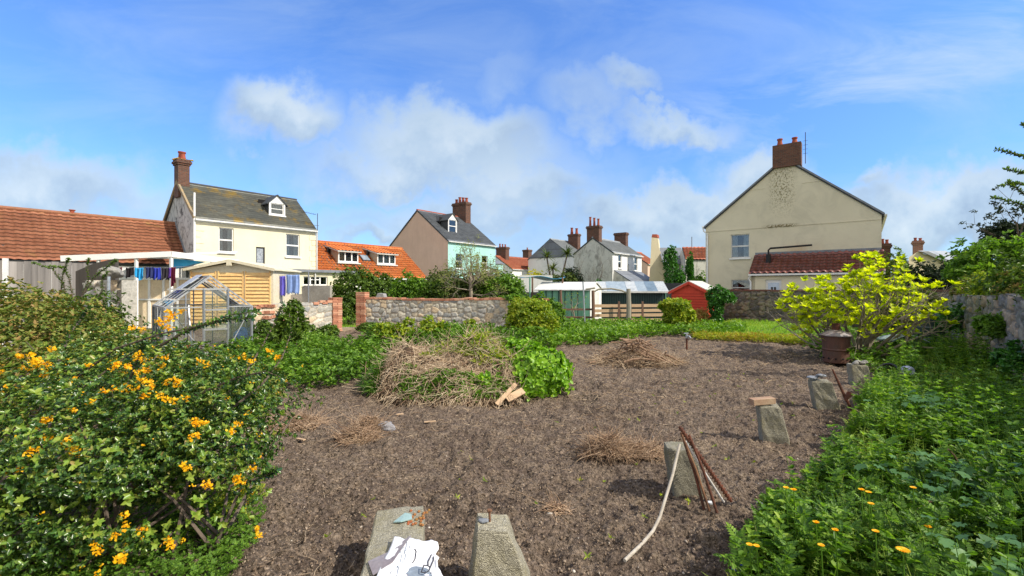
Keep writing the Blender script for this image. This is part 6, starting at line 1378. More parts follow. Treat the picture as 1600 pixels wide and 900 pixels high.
for i, (a, b_, w) in enumerate(((PT(776, 632, 7.2), PT(806, 600, 7.5), .07), (PT(792, 624, 7.3), PT(818, 610, 7.45), .12))):
    tag(MB().bar(a, b_, w, .02, V(0, -.7, .7)).build('broken_board', M_fencepale), ['long pale broken board leaning on the heap beside the ivy', 'short wide broken board behind the long one on the heap'][i], 'board', 'broken boards on the heap')
# --- stick heap: countable sticks on a mat of fine twigs
LG = ['pale thick log %s of the stick heap' % w for w in ('poking out at the left foot', 'crossing the lower front', 'lying over the middle', 'half buried at the right side', 'near the top', 'at the back')]
kc = GP(1003, 572)+V(0, .5, 0); stc = []
for k in range(70):
    a = random.uniform(0, 6.283); r = random.uniform(.0, .95); z = .50*(1-r)**.9; L_ = random.uniform(.4, 1.15); th_ = random.uniform(0, 6.283)
    c = kc+V(math.cos(a)*r*1.0, math.sin(a)*r*.75, z*random.uniform(.5, 1)+.03); d = unit(V(math.cos(th_), math.sin(th_)*.6, 0)-.75*z*0*UP+UP*random.uniform(-.25, .25)+UP*(-.45 if math.cos(th_)*math.cos(a) > 0 else .45)*(.9 if r > .2 else .2))
    if k < 6:
        c = kc+[V(-.85, -.1, .12), V(-.1, -.62, .14), V(0, -.1, .40), V(.75, -.1, .10), V(.1, .1, .48), V(.1, .55, .22)][k]; d = [unit(V(1, .2, .35)), unit(V(1, .1, .05)), unit(V(.7, -.5, .25)), unit(V(1, -.3, -.25)), unit(V(.9, .4, .1)), unit(V(1, 0, .1))][k]; L_ = .75
    p0, p1_ = c-d*L_/2, c+d*L_/2; p0[2] = max(p0[2], .02); p1_[2] = max(p1_[2], .02); md = (p0+p1_)/2+V(*(rng.normal(size=3)*.05)); md[2] = max(md[2], .04)
    r_ = random.choice([.010, .013, .017, .022]) if k > 5 else .032
    o = MB().tube([p0, (p0+md)/2+V(*(rng.normal(size=3)*.015)), md, p1_], [r_, r_*.95, r_*.85, r_*.55], 6).build('stick', M_stick)
    tag(o, 'dry brown stick heaped on the soil near the tap' if k > 5 else LG[k], 'stick' if k > 5 else 'log', 'sticks heaped on the soil' if k > 5 else 'thick logs in the stick heap')
n = 1500; a = rng.random(n)*6.283; r = rng.random(n)**.6; P = kc+np.stack([np.cos(a)*r*1.15, np.sin(a)*r*.8, np.zeros(n)], -1); P[:, 2] = .44*(1-r)**.9*rng.random(n)**.5+.02; d = rdirs(n); d[:, 2] *= .3
tag(fibres('twig_mat', P, d, .1+.35*rng.random(n), .005, L_straw, None, .4, 4, 3), 'mat of fine dry twigs under the heaped sticks', kind='stuff')
# --- dry root clumps lying on the soil
def clump(name, label, c, rx, ry, h, n, mat, fl=.19, r=.0035, core=True):
    t_ = thing(name, label, 'root clump', c); a = rng.random(n)*6.283; q = rng.random(n)**.6
    P = np.asarray(c)+np.stack([np.cos(a)*q*rx, np.sin(a)*q*ry, h*(1-q**1.6)*rng.random(n)**.4+.01], -1); n = n; P = P[:n]; d = rdirs(n)*V(1.4, .8, .16)
    P[:, 2] += .35*h*(vnoise(P[:, 0]*7+50, P[:, 1]*7+50, 5)-.3); fibres('fibres', P-d*fl*.3, d, fl*(.5+1.0*rng.random(n)), r*1.35, mat, t_, 1.0, 7, 3, .06)
    if core: rock('clod', np.asarray(c)+UP*h*.15, (rx*.6, ry*.6, h*.55), M_soilclod, t_, int(rx*99))
M_soilclod = plain('soil_clod', (.15, .10, .07), (.08, .055, .04), 12, .95, bs=.9, bd=.02)
clump('root_clump', 'reddish dry root mat left of the mossy post, thick at its left end', GP(948, 712), .26, .17, .21, 1100, L_root)
clump('root_clump', 'flatter tail of dry roots running right towards the mossy post', GP(1000, 708), .40, .17, .09, 700, L_root)
clump('root_clump', 'dry uprooted stalk clump in the middle left of the plot', GP(560, 690), .26, .16, .15, 560, L_root)
clump('root_clump', 'larger uprooted stump with roots beside the grey rag', GP(580, 676), .2, .14, .22, 460, L_root)
clump('root_clump', 'low spread of rusty dead stems near the flowering shrub', GP(465, 668), .42, .25, .14, 900, L_root)
clump('root_clump', 'small root clump near the pale pipe end', GP(868, 800), .10, .07, .06, 140, L_root, .14)
rock('grey_rag', GP(603, 676)+UP*.06, (.13, .07, .09), plain('grey_rag', (.36, .36, .38), (.16, .15, .16), 14, .9, bs=.9, bscale=30, bd=.02), None, 9); tag(bpy.data.objects['grey_rag'], 'crumpled grey rag on the uprooted stump', 'rag')
for i, (px, py, s, c_, lab) in enumerate(((1110, 789, .035, (.7, .72, .75), 'scrap of white plastic on the soil right of the rods'), (1158, 893, .06, (.03, .06, .3), 'scrap of dark blue plastic at the bottom edge'), (860, 806, .03, (.5, .47, .42), 'pale pebble near the foreground bolt post'), (1187, 790, .03, (.62, .62, .6), 'pale scrap beside the weeds right of the rods'))):
    rock('scrap', GP(px, py)+UP*.02, (s, s*.6, s*.35), plain('scrap_%d' % i, c_, None, 8, .6), None, i+30); tag([o for o in C.objects if o.name.startswith('scrap')][-1], lab, 'scrap')
# --- soil clods, stones, straw litter on the plot
def plot_pts(n, y0=2.2, y1=24, pw=1.6):
    y = y0*(y1/y0)**(rng.random(n)**(1/pw)); x = (rng.random(n)-.5)*2*np.minimum(1.12*y+.6, 12)+.4; k = (x > -9) & (x < 12); return x[k], y[k]
ico_t = (1+5**.5)/2; ICO = np.array([[-1, ico_t, 0], [1, ico_t, 0], [-1, -ico_t, 0], [1, -ico_t, 0], [0, -1, ico_t], [0, 1, ico_t], [0, -1, -ico_t], [0, 1, -ico_t], [ico_t, 0, -1], [ico_t, 0, 1], [-ico_t, 0, -1], [-ico_t, 0, 1]])/1.9
ICF = np.array([[0,11,5],[0,5,1],[0,1,7],[0,7,10],[0,10,11],[1,5,9],[5,11,4],[11,10,2],[10,7,6],[7,1,8],[3,9,4],[3,4,2],[3,2,6],[3,6,8],[3,8,9],[4,9,5],[2,4,11],[6,2,10],[8,6,7],[9,8,1]])
def clods(name, label, n, smin, smax, mat, pw=1.0, y1=14):
    x, y = plot_pts(n, 2.2, y1, pw); n = len(x); s = (smin+(smax-smin)*rng.random(n)**3); z = soil_h(x, y)-.02+s*.25
    R = frames(rdirs(n), rdirs(n)); t_ = ICO[None]*(.65+.7*rng.random((n, 12, 1)))*s[:, None, None]*np.array([1, .8, .65]); v = np.einsum('nij,nkj->nki', R, t_)+np.stack([x, y, z], -1)[:, None]
    f = (ICF[None]+(np.arange(n)*12)[:, None, None]).reshape(-1, 3); tag(npmesh(name, v.reshape(-1, 3), f, mat), label, kind='stuff')
M_clod = leafmat('clod', [(.10, .072, .052), (.16, .118, .085), (.23, .175, .128), (.31, .245, .185)], .95, .0, .1, 3)
M_peb = leafmat('pebble', [(.20, .16, .12), (.34, .28, .22), (.5, .45, .38), (.62, .58, .52)], .8, .0, .2, 3)
clods('soil_clods', 'loose crumbly soil clods over the dug plot', 60000, .004, .015, M_clod)
clods('pebbles', 'small pale pebbles scattered over the soil', 900, .005, .015, M_peb)
x, y = plot_pts(15000, 2.4, 22, 2.2); n = len(x); dn = fbm(x*.8+30, y*.8+30, 3, 91)+.12*np.clip((y-6)/8, 0, 1); k = rng.random(n) < np.clip((dn-.42)*5, .10, 1); x, y = x[k], y[k]; n = len(x)
d = rdirs(n); d[:, 2] *= .18; tag(fibres('straw_litter', np.stack([x, y, soil_h(x, y)-.0], -1), d, (.04+.15*rng.random(n)**2)*np.clip(y/6, .7, 1.8), .0022*np.clip(y/4, .8, 2.5), L_straw, None, .5, 4, 3), 'bits of dry straw and stems littering the soil', kind='stuff')
for i, (px, py, ln, an) in enumerate(((672, 662, .16, .1), (470, 690, .14, -.5), (625, 650, .1, .3), (500, 8, 0, 0))):
    if ln: c = GP(px, py)+UP*.03; e = V(math.cos(an), math.sin(an), .05)*ln/2; tag(MB().bar(c-e, c+e, .035, .012).build('wood_chip', M_fencepale), ['pale wood chip on the soil in front of the heap', 'pale wood chip near the flowering shrub', 'short wood chip at the left foot of the heap'][i], 'wood chip')
cover('seedlings', 'sparse green seedlings dotted on the dug soil', [(430, 880), (1100, 880), (1250, 640), (1200, 560), (700, 700)], 60, .05, .035, L_yel, T_NARROW, 6, 15, hpow=.3)
x, y = plot_pts(60, 3, 20, 1.6)
# --- laurel bush behind the heap, and the weed bank to its right
c = GP(830, 534); shrub('laurel_bush', 'rounded yellow green bush standing alone behind the heap', [(c[0], c[1], .68, .82, .75, .72), (c[0]-.2, c[1]+.2, 1.0, .6, .55, .5)], 2600, 6, .085, L_yel, 'shrub', lump=.22, depth=.5, stems=26, seed=33, tpl=T_NARROW, sq=1.6)
cover('weed_bank', 'dense bright weeds along the far edge of the plot behind the stick heap', [(850, 546), (900, 541), (960, 535), (1040, 524), (1100, 527), (1160, 525), (1160, 512), (1060, 508), (930, 508), (860, 514)], 5200, .36, .085, leafmat('bank_weed', [(.06, .13, .015), (.12, .25, .02), (.20, .36, .03), (.32, .42, .05)], .4, .4, .4, .5), T_OVAL, 6, 18, edge=.4, bump_=.6)
cover('flower_verge', 'yellowing grass verge with reddish weeds below the lawn', [(1080, 531), (1180, 534), (1290, 541), (1300, 535), (1180, 528), (1080, 524)], 2200, .22, .08, leafmat('verge_mix', [(.10, .2, .02), (.3, .38, .03), (.42, .40, .04), (.38, .16, .05)], .5, .4, .3, .8), T_NARROW, 5, 19, edge=.2)
# lawns
def lawn(name, label, poly, n, mat, h=.07):
    Q = [GP(*p) for p in poly]; o = MB().poly([q_+UP*.03 for q_ in Q]).build(name, mat); tag(o, kind='structure')
    cover(name+'_blades', label, poly, n, h, h*.9, L_grass, T_BLADE, 5, 31, spread=.7)
M_lawn = plain('lawn_green', (.20, .34, .02), (.14, .26, .02), 1.5, .95, bs=.6)
lawn('lawn', 'sunlit short yellow green lawn grass in front of the dark wall', [(1090, 524), (1330, 533), (1330, 508), (1140, 502)], 4500, M_lawn, .12)
lawn('gateway_lawn', 'patch of lawn grass seen through the garden gateway', [(528, 513), (570, 513), (575, 488), (525, 488)], 1500, M_lawn, .1)
# --- euphorbia by the red shed and ivy stump
c = GP(1060, 516); shrub('euphorbia_bush', 'bushy lime green shrub in front of the red shed', [(c[0], c[1], .60, .55, .5, .6), (c[0]-.1, c[1]+.1, 1.05, .58, .5, .30)], 1000, 8, .12, L_yel, 'shrub', lump=.25, stems=16, seed=6, tpl=T_NARROW, sq=1.8)
iv = thing('ivy_stump', 'ivy smothered tree stump at the right corner of the red shed', 'tree stump', V(9.9, 21.7, 0)); ib = PT(1122, 448, 21.4)*V(1, 1, 0)
MB().tube([ib, ib+UP*1.0+V(-.05, 0, 0), ib+UP*1.75], [.16, .15, .12], 10).build('trunk', M_bark, iv)
shrub(None, None, [(ib[0], ib[1], 1.45, .48, .4, .48), (ib[0]-.1, ib[1], .9, .32, .3, .55), (ib[0]-.1, ib[1], .35, .24, .24, .4), (ib[0]+.5, ib[1], 1.3, .3, .25, .3)], 1500, 5, .085, L_ivy, root=iv, lump=.3, part='ivy_leaves')
shrub('brown_seed_plants', 'wispy reddish seed stems against the foot of the red shed', [(PT(1093, 448, 21.8)[0], 21.8, .35, .55, .3, .42)], 420, 4, .10, leafmat('seedhead', [(.3, .16, .06), (.45, .3, .1), (.4, .4, .1)], .7, .3, .2), 'plant', tpl=T_NARROW)
# --- yellow green shrub (multi-stemmed, leaf rosettes at tips)
ys = thing('yellow_shrub', 'wide many stemmed shrub with tufts of vivid yellow green young leaves at every tip', 'shrub', GP(1345, 556)); c = GP(1342, 558); tips = []; mb = MB()
random.seed(11)
for k in range(25):
    az = k/25*6.283+random.uniform(-.2, .2); el = random.choice([.4, .65, .9, 1.25]); d0_ = unit(V(math.cos(az)*math.cos(el), math.sin(az)*math.cos(el)*.7, math.sin(el)))
    branch(mb, c+V(math.cos(az)*.12, math.sin(az)*.12, 0), d0_, 1.18, .05, 3, tips, kids=3, spread=.42, sides=6, up=.13, shrink=.66, wob=.16)
mb.build('stems', M_barkl, ys); tp = np.array([t_[0] for t_ in tips]); td = np.array([t_[1] for t_ in tips]); k = (tp[:, 2] > .25); tp, td = tp[k], td[k]
# keep the crown's true outline
ctr = c+UP*1.5+V(-.15, 0, 0); rr = ((tp-ctr)/V(1.85, 1.7, 1.55)); k = ((rr**2).sum(1) < 1.0+.5*(rng.random(len(tp))-.3)) & (vnoise(tp[:, 0]*2.3+40, tp[:, 2]*2.6+tp[:, 1]+40, 5) > .24); tp, td = tp[k], td[k]
pos, d, up = whorls(tp, td*.5+UP*.9, 13, .9); scatter('leaf_tufts', T_NARROW, pos, d, up, .15*(.6+.7*rng.random(len(pos))), L_lime, ys, squash=np.full(len(pos), 2.0))
P, N = shell([(c[0]-.1, c[1], 1.0, 1.75, 1.2, .85)], 190, .8, .3, .05, 3); pos, d, up = whorls(P, N*.6+UP, 9, .95); scatter('lower_leaves', T_NARROW, pos, d, up, .12*(.6+.8*rng.random(len(pos))), L_lime, ys, squash=np.full(len(pos), 1.8))
cover('weed_cover_yellow_shrub', 'green weeds and grass around the foot of the yellow shrub', [(1250, 545), (1330, 575), (1400, 590), (1500, 560), (1480, 520), (1400, 515), (1290, 530)], 3000, .35, .07, L_weed, T_OVAL, 6, 25, edge=.3)
# --- shrubs and hedge behind the stone wall
HB = [('hedge_shrub', 'bright green bushy shrub directly left of the gateway behind the wall', 558, 425, 22.5, 1.25, 1.35, L_hedge), ('hedge_shrub', 'dark leaved shrub behind the gateway', 596, 436, 23.5, 1.0, 1.3, L_hedge),
      ('hedge_shrub', 'low dark shrub in the shade left of the gateway opening', 548, 462, 22.0, .55, .9, L_hedge), ('hedge_shrub', 'mid green shrub behind the left end of the brick topped wall', 640, 436, 22.0, .95, 1.2, L_weed), ('hedge_shrub', 'yellowish green shrub behind the middle of the brick topped wall', 686, 442, 22.0, .95, 1.15, L_hedge),
      ('hedge_shrub', 'fine leaved shrub beneath the bare branched tree', 735, 434, 21.8, 1.1, 1.3, L_olive), ('hedge_shrub', 'dense green shrub at the right end of the brick topped wall', 785, 432, 21.5, 1.1, 1.35, L_weed), ('hedge_shrub', 'broad olive shrub behind the fine leaved one', 760, 424, 24.5, 1.6, 1.6, L_olive), ('hedge_shrub', 'small olive hedge piece left of the leaning boards', 690, 425, 25.5, 1.2, 1.3, L_olive)]
for nm, lab, px, py, Y, rx, rz, mt in HB:
    c = PT(px, py, Y); h = c[2]; shrub(nm, lab, [(c[0], Y, h*.55, rx, .8, h*.5), (c[0]+.3*rx, Y, h*.75, rx*.6, .6, h*.26), (c[0]-.4*rx, Y, h*.6, rx*.6, .6, h*.3)], 1500, 5, .11, mt, lump=.3, stems=10, group=None)
iv2 = thing('wall_ivy', 'bright ivy and weeds spilling over the right end of the stone wall', 'ivy', GP(800, 512))
shrub(None, None, [(1.1, 18.3, .95, .7, .45, .55), (1.6, 18.0, .7, .5, .5, .6), (.2, 18.5, 1.38, .5, .3, .16)], 1400, 5, .10, L_weed, root=iv2, lump=.35, part='leaves')
# --- trees
def bare_tree(name, label, base, h, r, seed, mat, depth=4, kids=3, leaf=None, lsize=.06, nl=3, spread=.6, up=.12, trunk=.34, first=None):
    global tips
    random.seed(seed); t_ = thing(name, label, 'tree', base); mb = MB(); tips = []; base = np.asarray(base, float)
    branch(mb, base, first if first is not None else UP+V(.05, 0, 0), h*trunk, r, depth, tips, kids, spread, 6, up, .74, .12); mb.build('trunk', mat, t_)
    if leaf is not None:
        P = np.array([q_[0] for q_ in tips]); D_ = np.array([q_[1] for q_ in tips]); P = np.concatenate([P+rdirs(len(P))*.05*k for k in range(nl)]); D_ = np.tile(D_, (nl, 1))
        pos, d, up_ = whorls(P, D_+UP*.3, 4, 1.); scatter('crown', T_OVAL, pos, d, up_, lsize*(.6+.8*rng.random(len(pos))), leaf, t_)
    return t_
b = PT(736, 448, 21)*V(1, 1, 0)
random.seed(4); t_ = thing('bare_tree', 'nearly leafless small tree with budding twigs rising above the stone wall', 'tree', b); mb = MB(); tips = []
mb.tube([b, b+V(.03, 0, 1.0), b+V(-.02, 0, 1.9), b+V(.02, 0, 2.3)], [.11, .09, .08, .06], 8)
for k in range(15):
    az = k/15*6.283*2.4; el = (.12, .45, .85, 1.2)[k % 4]; d_ = V(math.cos(az)*math.cos(el), math.sin(az)*math.cos(el), math.sin(el)); branch(mb, b+UP*(1.55+.05*k), d_, .82, .035, 3, tips, 4, .55, 4, .06, .72, .14)
mb.build('trunk', M_barkl, t_); P = np.array([q_[0] for q_ in tips]); D_ = np.array([q_[1] for q_ in tips]); P = np.concatenate([P, P-D_*.12]); D_ = np.tile(D_, (2, 1))
pos, d, up_ = whorls(P, D_+UP*.3, 3, .9); scatter('crown', T_OVAL, pos, d, up_, .05*(.6+.8*rng.random(len(pos))), leafmat('bud', [(.20, .24, .06), (.35, .38, .10)], .6, .3), t_)
b = PT(672, 448, 24)*V(1, 1, 0); bare_tree('bare_tree', 'thin leafless sapling in front of the pink gable', b, 3.0, .05, 9, M_bark, 4, 3, None, spread=.6)
b = PT(925, 448, 44)*V(1, 1, 0)
cr_ = thing('dead_creeper', 'tangle of leafless climber stems spread over the grey end gable', 'climber', b)
mb = MB(); tips = []; random.seed(21)
for px in (910, 922, 930, 938): 
    q_ = PT(px, 448, 46.6)*V(1, 1, 0); branch(mb, q_+V(0, .0, 0), UP+V(random.uniform(-.3, .3), 0, 0), 2.0, .07, 4, tips, 3, .45, 4, .2, .72, .1)
mb.build('stems', M_bark, cr_)
for px, py0, Y, w, lab, ml, l2 in ((1048, 388, 44, .55, 'tall ivy clad column of a tree beside the cream stack house', L_ivy, 0), (1079, 402, 42, .22, 'slim ivy clad trunk in front of the red roofed house', L_ivy, 0), (1063, 425, 42, .5, 'low dark shrub between the two ivy clad trunks', L_ivy, 0), (936, 440, 40, .35, 'ivy clump at the foot of the grey gable', L_ivy, 0)):
    c = PT(px, py0, Y); h = c[2]; t_ = thing('ivy_clad_tree', lab, 'tree', (c[0], Y, 0)); MB().tube([V(c[0], Y, 0), V(c[0], Y, h*.95)], .12, 8).build('trunk', M_bark, t_)
    shrub(None, None, [(c[0], Y, h*.5, w, w, h*.5), (c[0]-.1, Y, h*.78, w*1.1, w, h*.2)], 900, 5, .16, ml, root=t_, lump=.35, part='crown')
b = PT(1046, 448, 46)*V(1, 1, 0); bare_tree('bare_tree', 'bare tree with fine twigs right behind the ivy clad column', b, 6.2, .12, 14, M_bark, 4, 3, None, spread=.5)
b = PT(1082, 448, 43)*V(1, 1, 0); bare_tree('bare_tree', 'sprawling bare tree in front of the grey wall with red roof', b, 4.0, .08, 15, M_bark, 4, 3, None, spread=.8)
b = PT(897, 448, 23)*V(1, 1, 0); bare_tree('bare_tree', 'small bare apple tree in front of the white shed', b, 1.9, .045, 16, M_barkl, 4, 3, L_yel, .05, 1, .75, .05)
def cordyline(label, px, pyt, Y, r=.6, heads=((0, 0),)):
    t_ = thing('cordyline_palm', label, 'palm', PT(px, 448, Y)*V(1, 1, 0)); top_ = PT(px, pyt, Y); mb = MB(); hs_ = []
    for dx, dz in heads: q_ = top_+V(dx, 0, dz); mb.tube([PT(px, 448, Y)*V(1, 1, 0), V(top_[0]+dx*.6, Y, q_[2]*.6), q_], [.14, .10, .07], 6); hs_.append(q_)
    mb.build('trunk', M_bark, t_); P = np.repeat(np.array(hs_), 70, 0); d = rdirs(len(P)); d[:, 2] = np.abs(d[:, 2])-.25; scatter('crown', T_BLADE, P, d, np.tile(UP, (len(P), 1))+rdirs(len(P))*.1, r*(.7+.5*rng.random(len(P))), L_olive, t_, squash=np.full(len(P), 1.3))
cordyline('cordyline palm with two spiky heads in front of the slate hung gable', 868, 402, 46, 1.1, ((-.9, 0), (1.2, .3))); cordyline('shorter cordyline palm below the two headed one', 864, 420, 44, .9)
for i, (px, py, Y, rx, mt, lab) in enumerate(((833, 426, 44, 1.3, leafmat('gorse', [(.3, .32, .02), (.55, .5, .03), (.7, .6, .04)], .5, .4), 'yellow blossomed bush behind the pale screen'), (893, 424, 42, 1.0, L_dark, 'dark round bush left of the grey gable'), (856, 432, 42, 1.3, L_olive, 'dull green shrub behind the blue tarpaulin'), (880, 430, 41, 1.4, L_olive, 'olive shrub beside the dark round bush'), (1095, 434, 38, 1.0, L_weed, 'pale green shrub left of the large cream gable'))):
    c = PT(px, py, Y); h = c[2]; shrub('distant_bush', lab, [(c[0], Y, h*.55, rx, rx*.8, h*.48)], 700, 5, .17, mt, lump=.3)
# --- right side: shrubs behind the yellow one, hedge on the wall, dark trees
for i, (px, py, Y, rx, mt, lab) in enumerate(((1400, 402, 24, 1.0, L_hedge, 'round green bush at the right corner of the large cream gable'), (1440, 420, 22, .9, L_dark, 'dark slim bush right of the yellow shrub'), (1468, 426, 21, .7, L_dark, 'dark pointed conifer beside the slim bush'), (1395, 452, 20, 1.4, L_hedge, 'broad green bush hidden behind the yellow shrub'), (1425, 455, 17.5, 1.3, L_olive, 'dull shrub behind the right side of the yellow shrub'))):
    c = PT(px, py, Y); h = c[2]; shrub('garden_bush', lab, [(c[0], Y, h*.55, rx, rx*.7, h*.5), (c[0]+.2, Y, h*.3, rx*1.1, rx*.7, h*.3)], 1300, 5, .12, mt, lump=.3, stems=6)
wd_ = unit(WR0-WR1); wn = V(-wd_[1], wd_[0], 0)
for i, (u, h, rx, mt, lab, nn_) in enumerate(((14.2, 2.35, .9, L_bram, 'hedge clump with russet leaves at the far end of the old stone wall', 1800), (12.2, 2.4, 1.1, L_yel, 'yellow green hedge clump on top of the old stone wall', 2200), (10.2, 2.6, 1.2, L_hedge, 'tall green hedge clump on the old stone wall below the dark tree', 2400), (8.4, 2.4, 1.2, L_bram, 'mixed hedge clump on the old stone wall at the right edge', 2200), (6.3, 2.5, 1.3, L_hedge, 'green hedge clump on the old wall outside the right edge', 1200))):
    c = WR1+wd_*u-wn*.50; shrub('wall_hedge', lab, [(*(c+wd_*s_*rx*.8-wn*.1*abs(s_))[:2], 1.72, .52, .52, (h-1.72)*(.85-.2*abs(s_))) for s_ in (-1, 0, 1)], int(nn_*.8), 5, .075, mt, lump=.4, gap=.25, stems=0, seed=50+i)
for i, (px, py, Y, rx, rz, lab) in enumerate(((1522, 395, 26, 2.0, 1.7, 'dark evergreen bush mass left of the dark tree at right'),)):
    c = PT(px, py, Y); shrub('evergreen_bush', lab, [(c[0], Y, 2.5, rx*.75, 1.3, c[2]-2.6), (c[0]+.6, Y, 1.5, rx, 1.5, 1.5)], 3000, 5, .13, L_dark, lump=.28)
t_ = thing('dark_tree', 'open crowned dark tree at the right edge above the hedge', 'tree', PT(1570, 448, 27)*V(1, 1, 0)); b = PT(1575, 448, 27)*V(1, 1, 0); mb = MB(); tips = []; random.seed(5)
branch(mb, b, UP, 2.9, .2, 4, tips, 3, .55, 6, .10, .70, .1); mb.build('trunk', M_bark, t_); tp = np.array([q_[0] for q_ in tips])
ctr = PT(1572, 372, 27); tp = np.concatenate([tp, ctr+rdirs(420)*V(1.35, 1, 1.1)*rng.random((420, 1))**.5]); P = np.repeat(tp, 5, 0)+rdirs(len(tp)*5)*.16*V(1.3, 1, .5); pos, d, up = whorls(P, rdirs(len(P))+UP*.5, 4, 1.1); scatter('crown', T_OVAL, pos, d, up, .12*(.6+.8*rng.random(len(pos))), L_dark, t_)
t_ = thing('young_sycamore', 'leafy bright green sapling rising from the hedge at right', 'tree', PT(1555, 448, 16)*V(1, 1, 0)); b = PT(1560, 448, 16)*V(1, 1, 0); mb = MB(); tips = []; random.seed(8)
branch(mb, b, UP, 1.5, .07, 3, tips, 3, .6, 5, .1, .7, .1); mb.build('trunk', M_bark, t_); shrub(None, None, [(b[0]-.4, 16, 2.75, 1.0, .8, .75), (b[0]+.4, 16, 3.0, .9, .8, .6), (b[0]-1.2, 15.5, 2.2, .7, .6, .35)], 1300, 5, .13, L_weed, root=t_, lump=.5, gap=.35, part='crown')
# overhanging branches entering at the upper right
ob = thing('overhanging_tree', 'tree beyond the right edge whose thin leafy branches hang into the frame against the sky', 'tree', V(11.5, 8.3, 0)); TB = V(11.5, 8.3, 0); mb = MB(); mb.tube([TB, TB+V(-.1, 0, 2.5), TB+V(-.2, -.1, 4.2), TB+V(-.3, 0, 5.2)], [.16, .13, .1, .05], 8); mb.build('trunk', M_bark, ob)
for s in ([(1640, 262), (1610, 248), (1585, 240), (1556, 233)], [(1650, 345), (1605, 322), (1578, 314), (1551, 308)], [(1640, 300), (1615, 290), (1590, 286), (1560, 290)], [(1640, 215), (1615, 205), (1597, 193)], [(1640, 320), (1600, 303), (1585, 292), (1575, 283)], [(1630, 280), (1600, 270), (1572, 264)], [(1660, 360), (1625, 340), (1590, 318)]):
    P_ = [TB+V(-.2, 0, 3.2)]+[PT(x, y, 8.2) for x, y in s]; shoot(P_, 74, .052, L_hedge, ob, .014, 2)
# --- right foreground weeds
edge_px = [(1130, 1000), (1170, 880), (1235, 800), (1290, 760), (1320, 700), (1345, 655), (1350, 620), (1395, 590), (1420, 560)]
WP = [tuple(GP(*p)[:2]) for p in edge_px]+[(13.5, 13.4), (9.5, 8.3), (5.2, 3.0), (4.2, 2.0), (1.2, 1.7)]
zf = lambda x, y: np.clip(.35+ (x*wn[0]*-1+y*wn[1]*-1 - (WR1[0]*-wn[0]+WR1[1]*-wn[1]) + 3.6)/3.0, .4, 1.15)
cover('low_weeds_right', 'low mixed weeds carpeting the ground below the old stone wall', WP, 9000, .22, .040, L_weedd, T_OVAL, 6, 41, px=False, edge=.15, bump_=.6, zf=zf, spread=1.1)
stalks('nettles', 'upright nettles standing in drifts below the old stone wall', WP, 2400, .25, .80, 7, 4, .085, L_weedd, T_OVAL, 43, zf=zf, thr=.50)
stalks('cow_parsley', 'ferny bright cow parsley growing through the weeds at the right', WP, 1500, .15, .62, 5, 3, .14, L_weed, T_FERN, 61, zf=zf, thr=.48, spread=1.15)
stalks('cleavers', 'pale fine leaved weeds threading through the nettles at the right', WP, 1300, .15, .55, 9, 6, .030, leafmat('pale_weed', [(.14, .24, .04), (.26, .38, .06), (.38, .46, .1)], .55, .4, .3), T_NARROW, 73, zf=zf, thr=.46, lean=.35)
cover('grass_cover_right', 'rough grass blades among the weeds at the right', WP, 4500, .10, .15, leafmat('rough_grass', [(.08, .17, .02), (.16, .28, .03), (.28, .36, .05), (.42, .38, .16)], .5, .4, .3, 1.), T_BLADE, 4, 45, px=False, edge=.12, spread=.6)
random.seed(77)
for i, (px, py, z, n_, s_, lab) in enumerate(((1470, 745, .5, 46, .13, 'clump of broad scalloped blue green leaves in the middle of the right weeds'), (1440, 625, .5, 34, .15, 'farther clump of broad scalloped leaves among the right weeds'), (1575, 860, .55, 16, .13, 'broad leaved weed in the bottom right corner'), (1585, 720, .6, 10, .12, 'broad leaves at the right edge above the corner weed'), (1530, 800, .4, 12, .10, 'small broad leaved plant near the bottom right'))):
    Y = F*(EYE-z)/(py-HZ); c = V((px-800)/F*Y, Y, z); t_ = thing('mallow_plant', lab, 'plant', (c[0], c[1], 0)); n_ = n_*2; P = c+np.stack([rng.normal(size=n_)*.22, rng.normal(size=n_)*.16, rng.normal(size=n_)*.06], -1)
    d = rdirs(n_); d[:, 2] = d[:, 2]*.25; up = UP+rdirs(n_)*.5; scatter('leaves', T_LOBED, P-d*.05, d, up, .72*s_*(.6+.6*rng.random(n_)), L_mallow, t_)
    b = MB()
    for q_ in P[::2]: b.tube([c*V(1, 1, 0)+V(*(rng.normal(size=2)*.05), 0), (c*V(1, 1, 0)+q_)/2, q_], .006, 4)
    b.build('stems', L_weed, t_)
for i, (px, py, n_, L_, lab) in enumerate(((1335, 840, 90, .42, 'fan of long strap leaves at the edge of the right weeds'), (1300, 800, 30, .36, 'loose tuft of arching grass blades left of the strap leaves'), (1250, 850, 26, .2, 'small bright grass tuft on the soil edge'))):
    c = GP(px, py+28); t_ = thing('strap_leaf_plant', lab, 'plant', c); az = rng.random(n_)*6.283; d = np.stack([np.cos(az)*.75, np.sin(az)*.75, .35+rng.random(n_)*.9], -1); scatter('leaves', T_BLADE, c+rng.normal(size=(n_, 3))*V(.06, .06, 0), d, np.tile(UP, (n_, 1))+rdirs(n_)*.2, L_*(.6+.5*rng.random(n_)), leafmat('strap_leaf_%d' % i, [(.05, .15, .03), (.10, .26, .05), (.2, .36, .08)], .35, .35, .5), t_, squash=np.full(n_, .8))
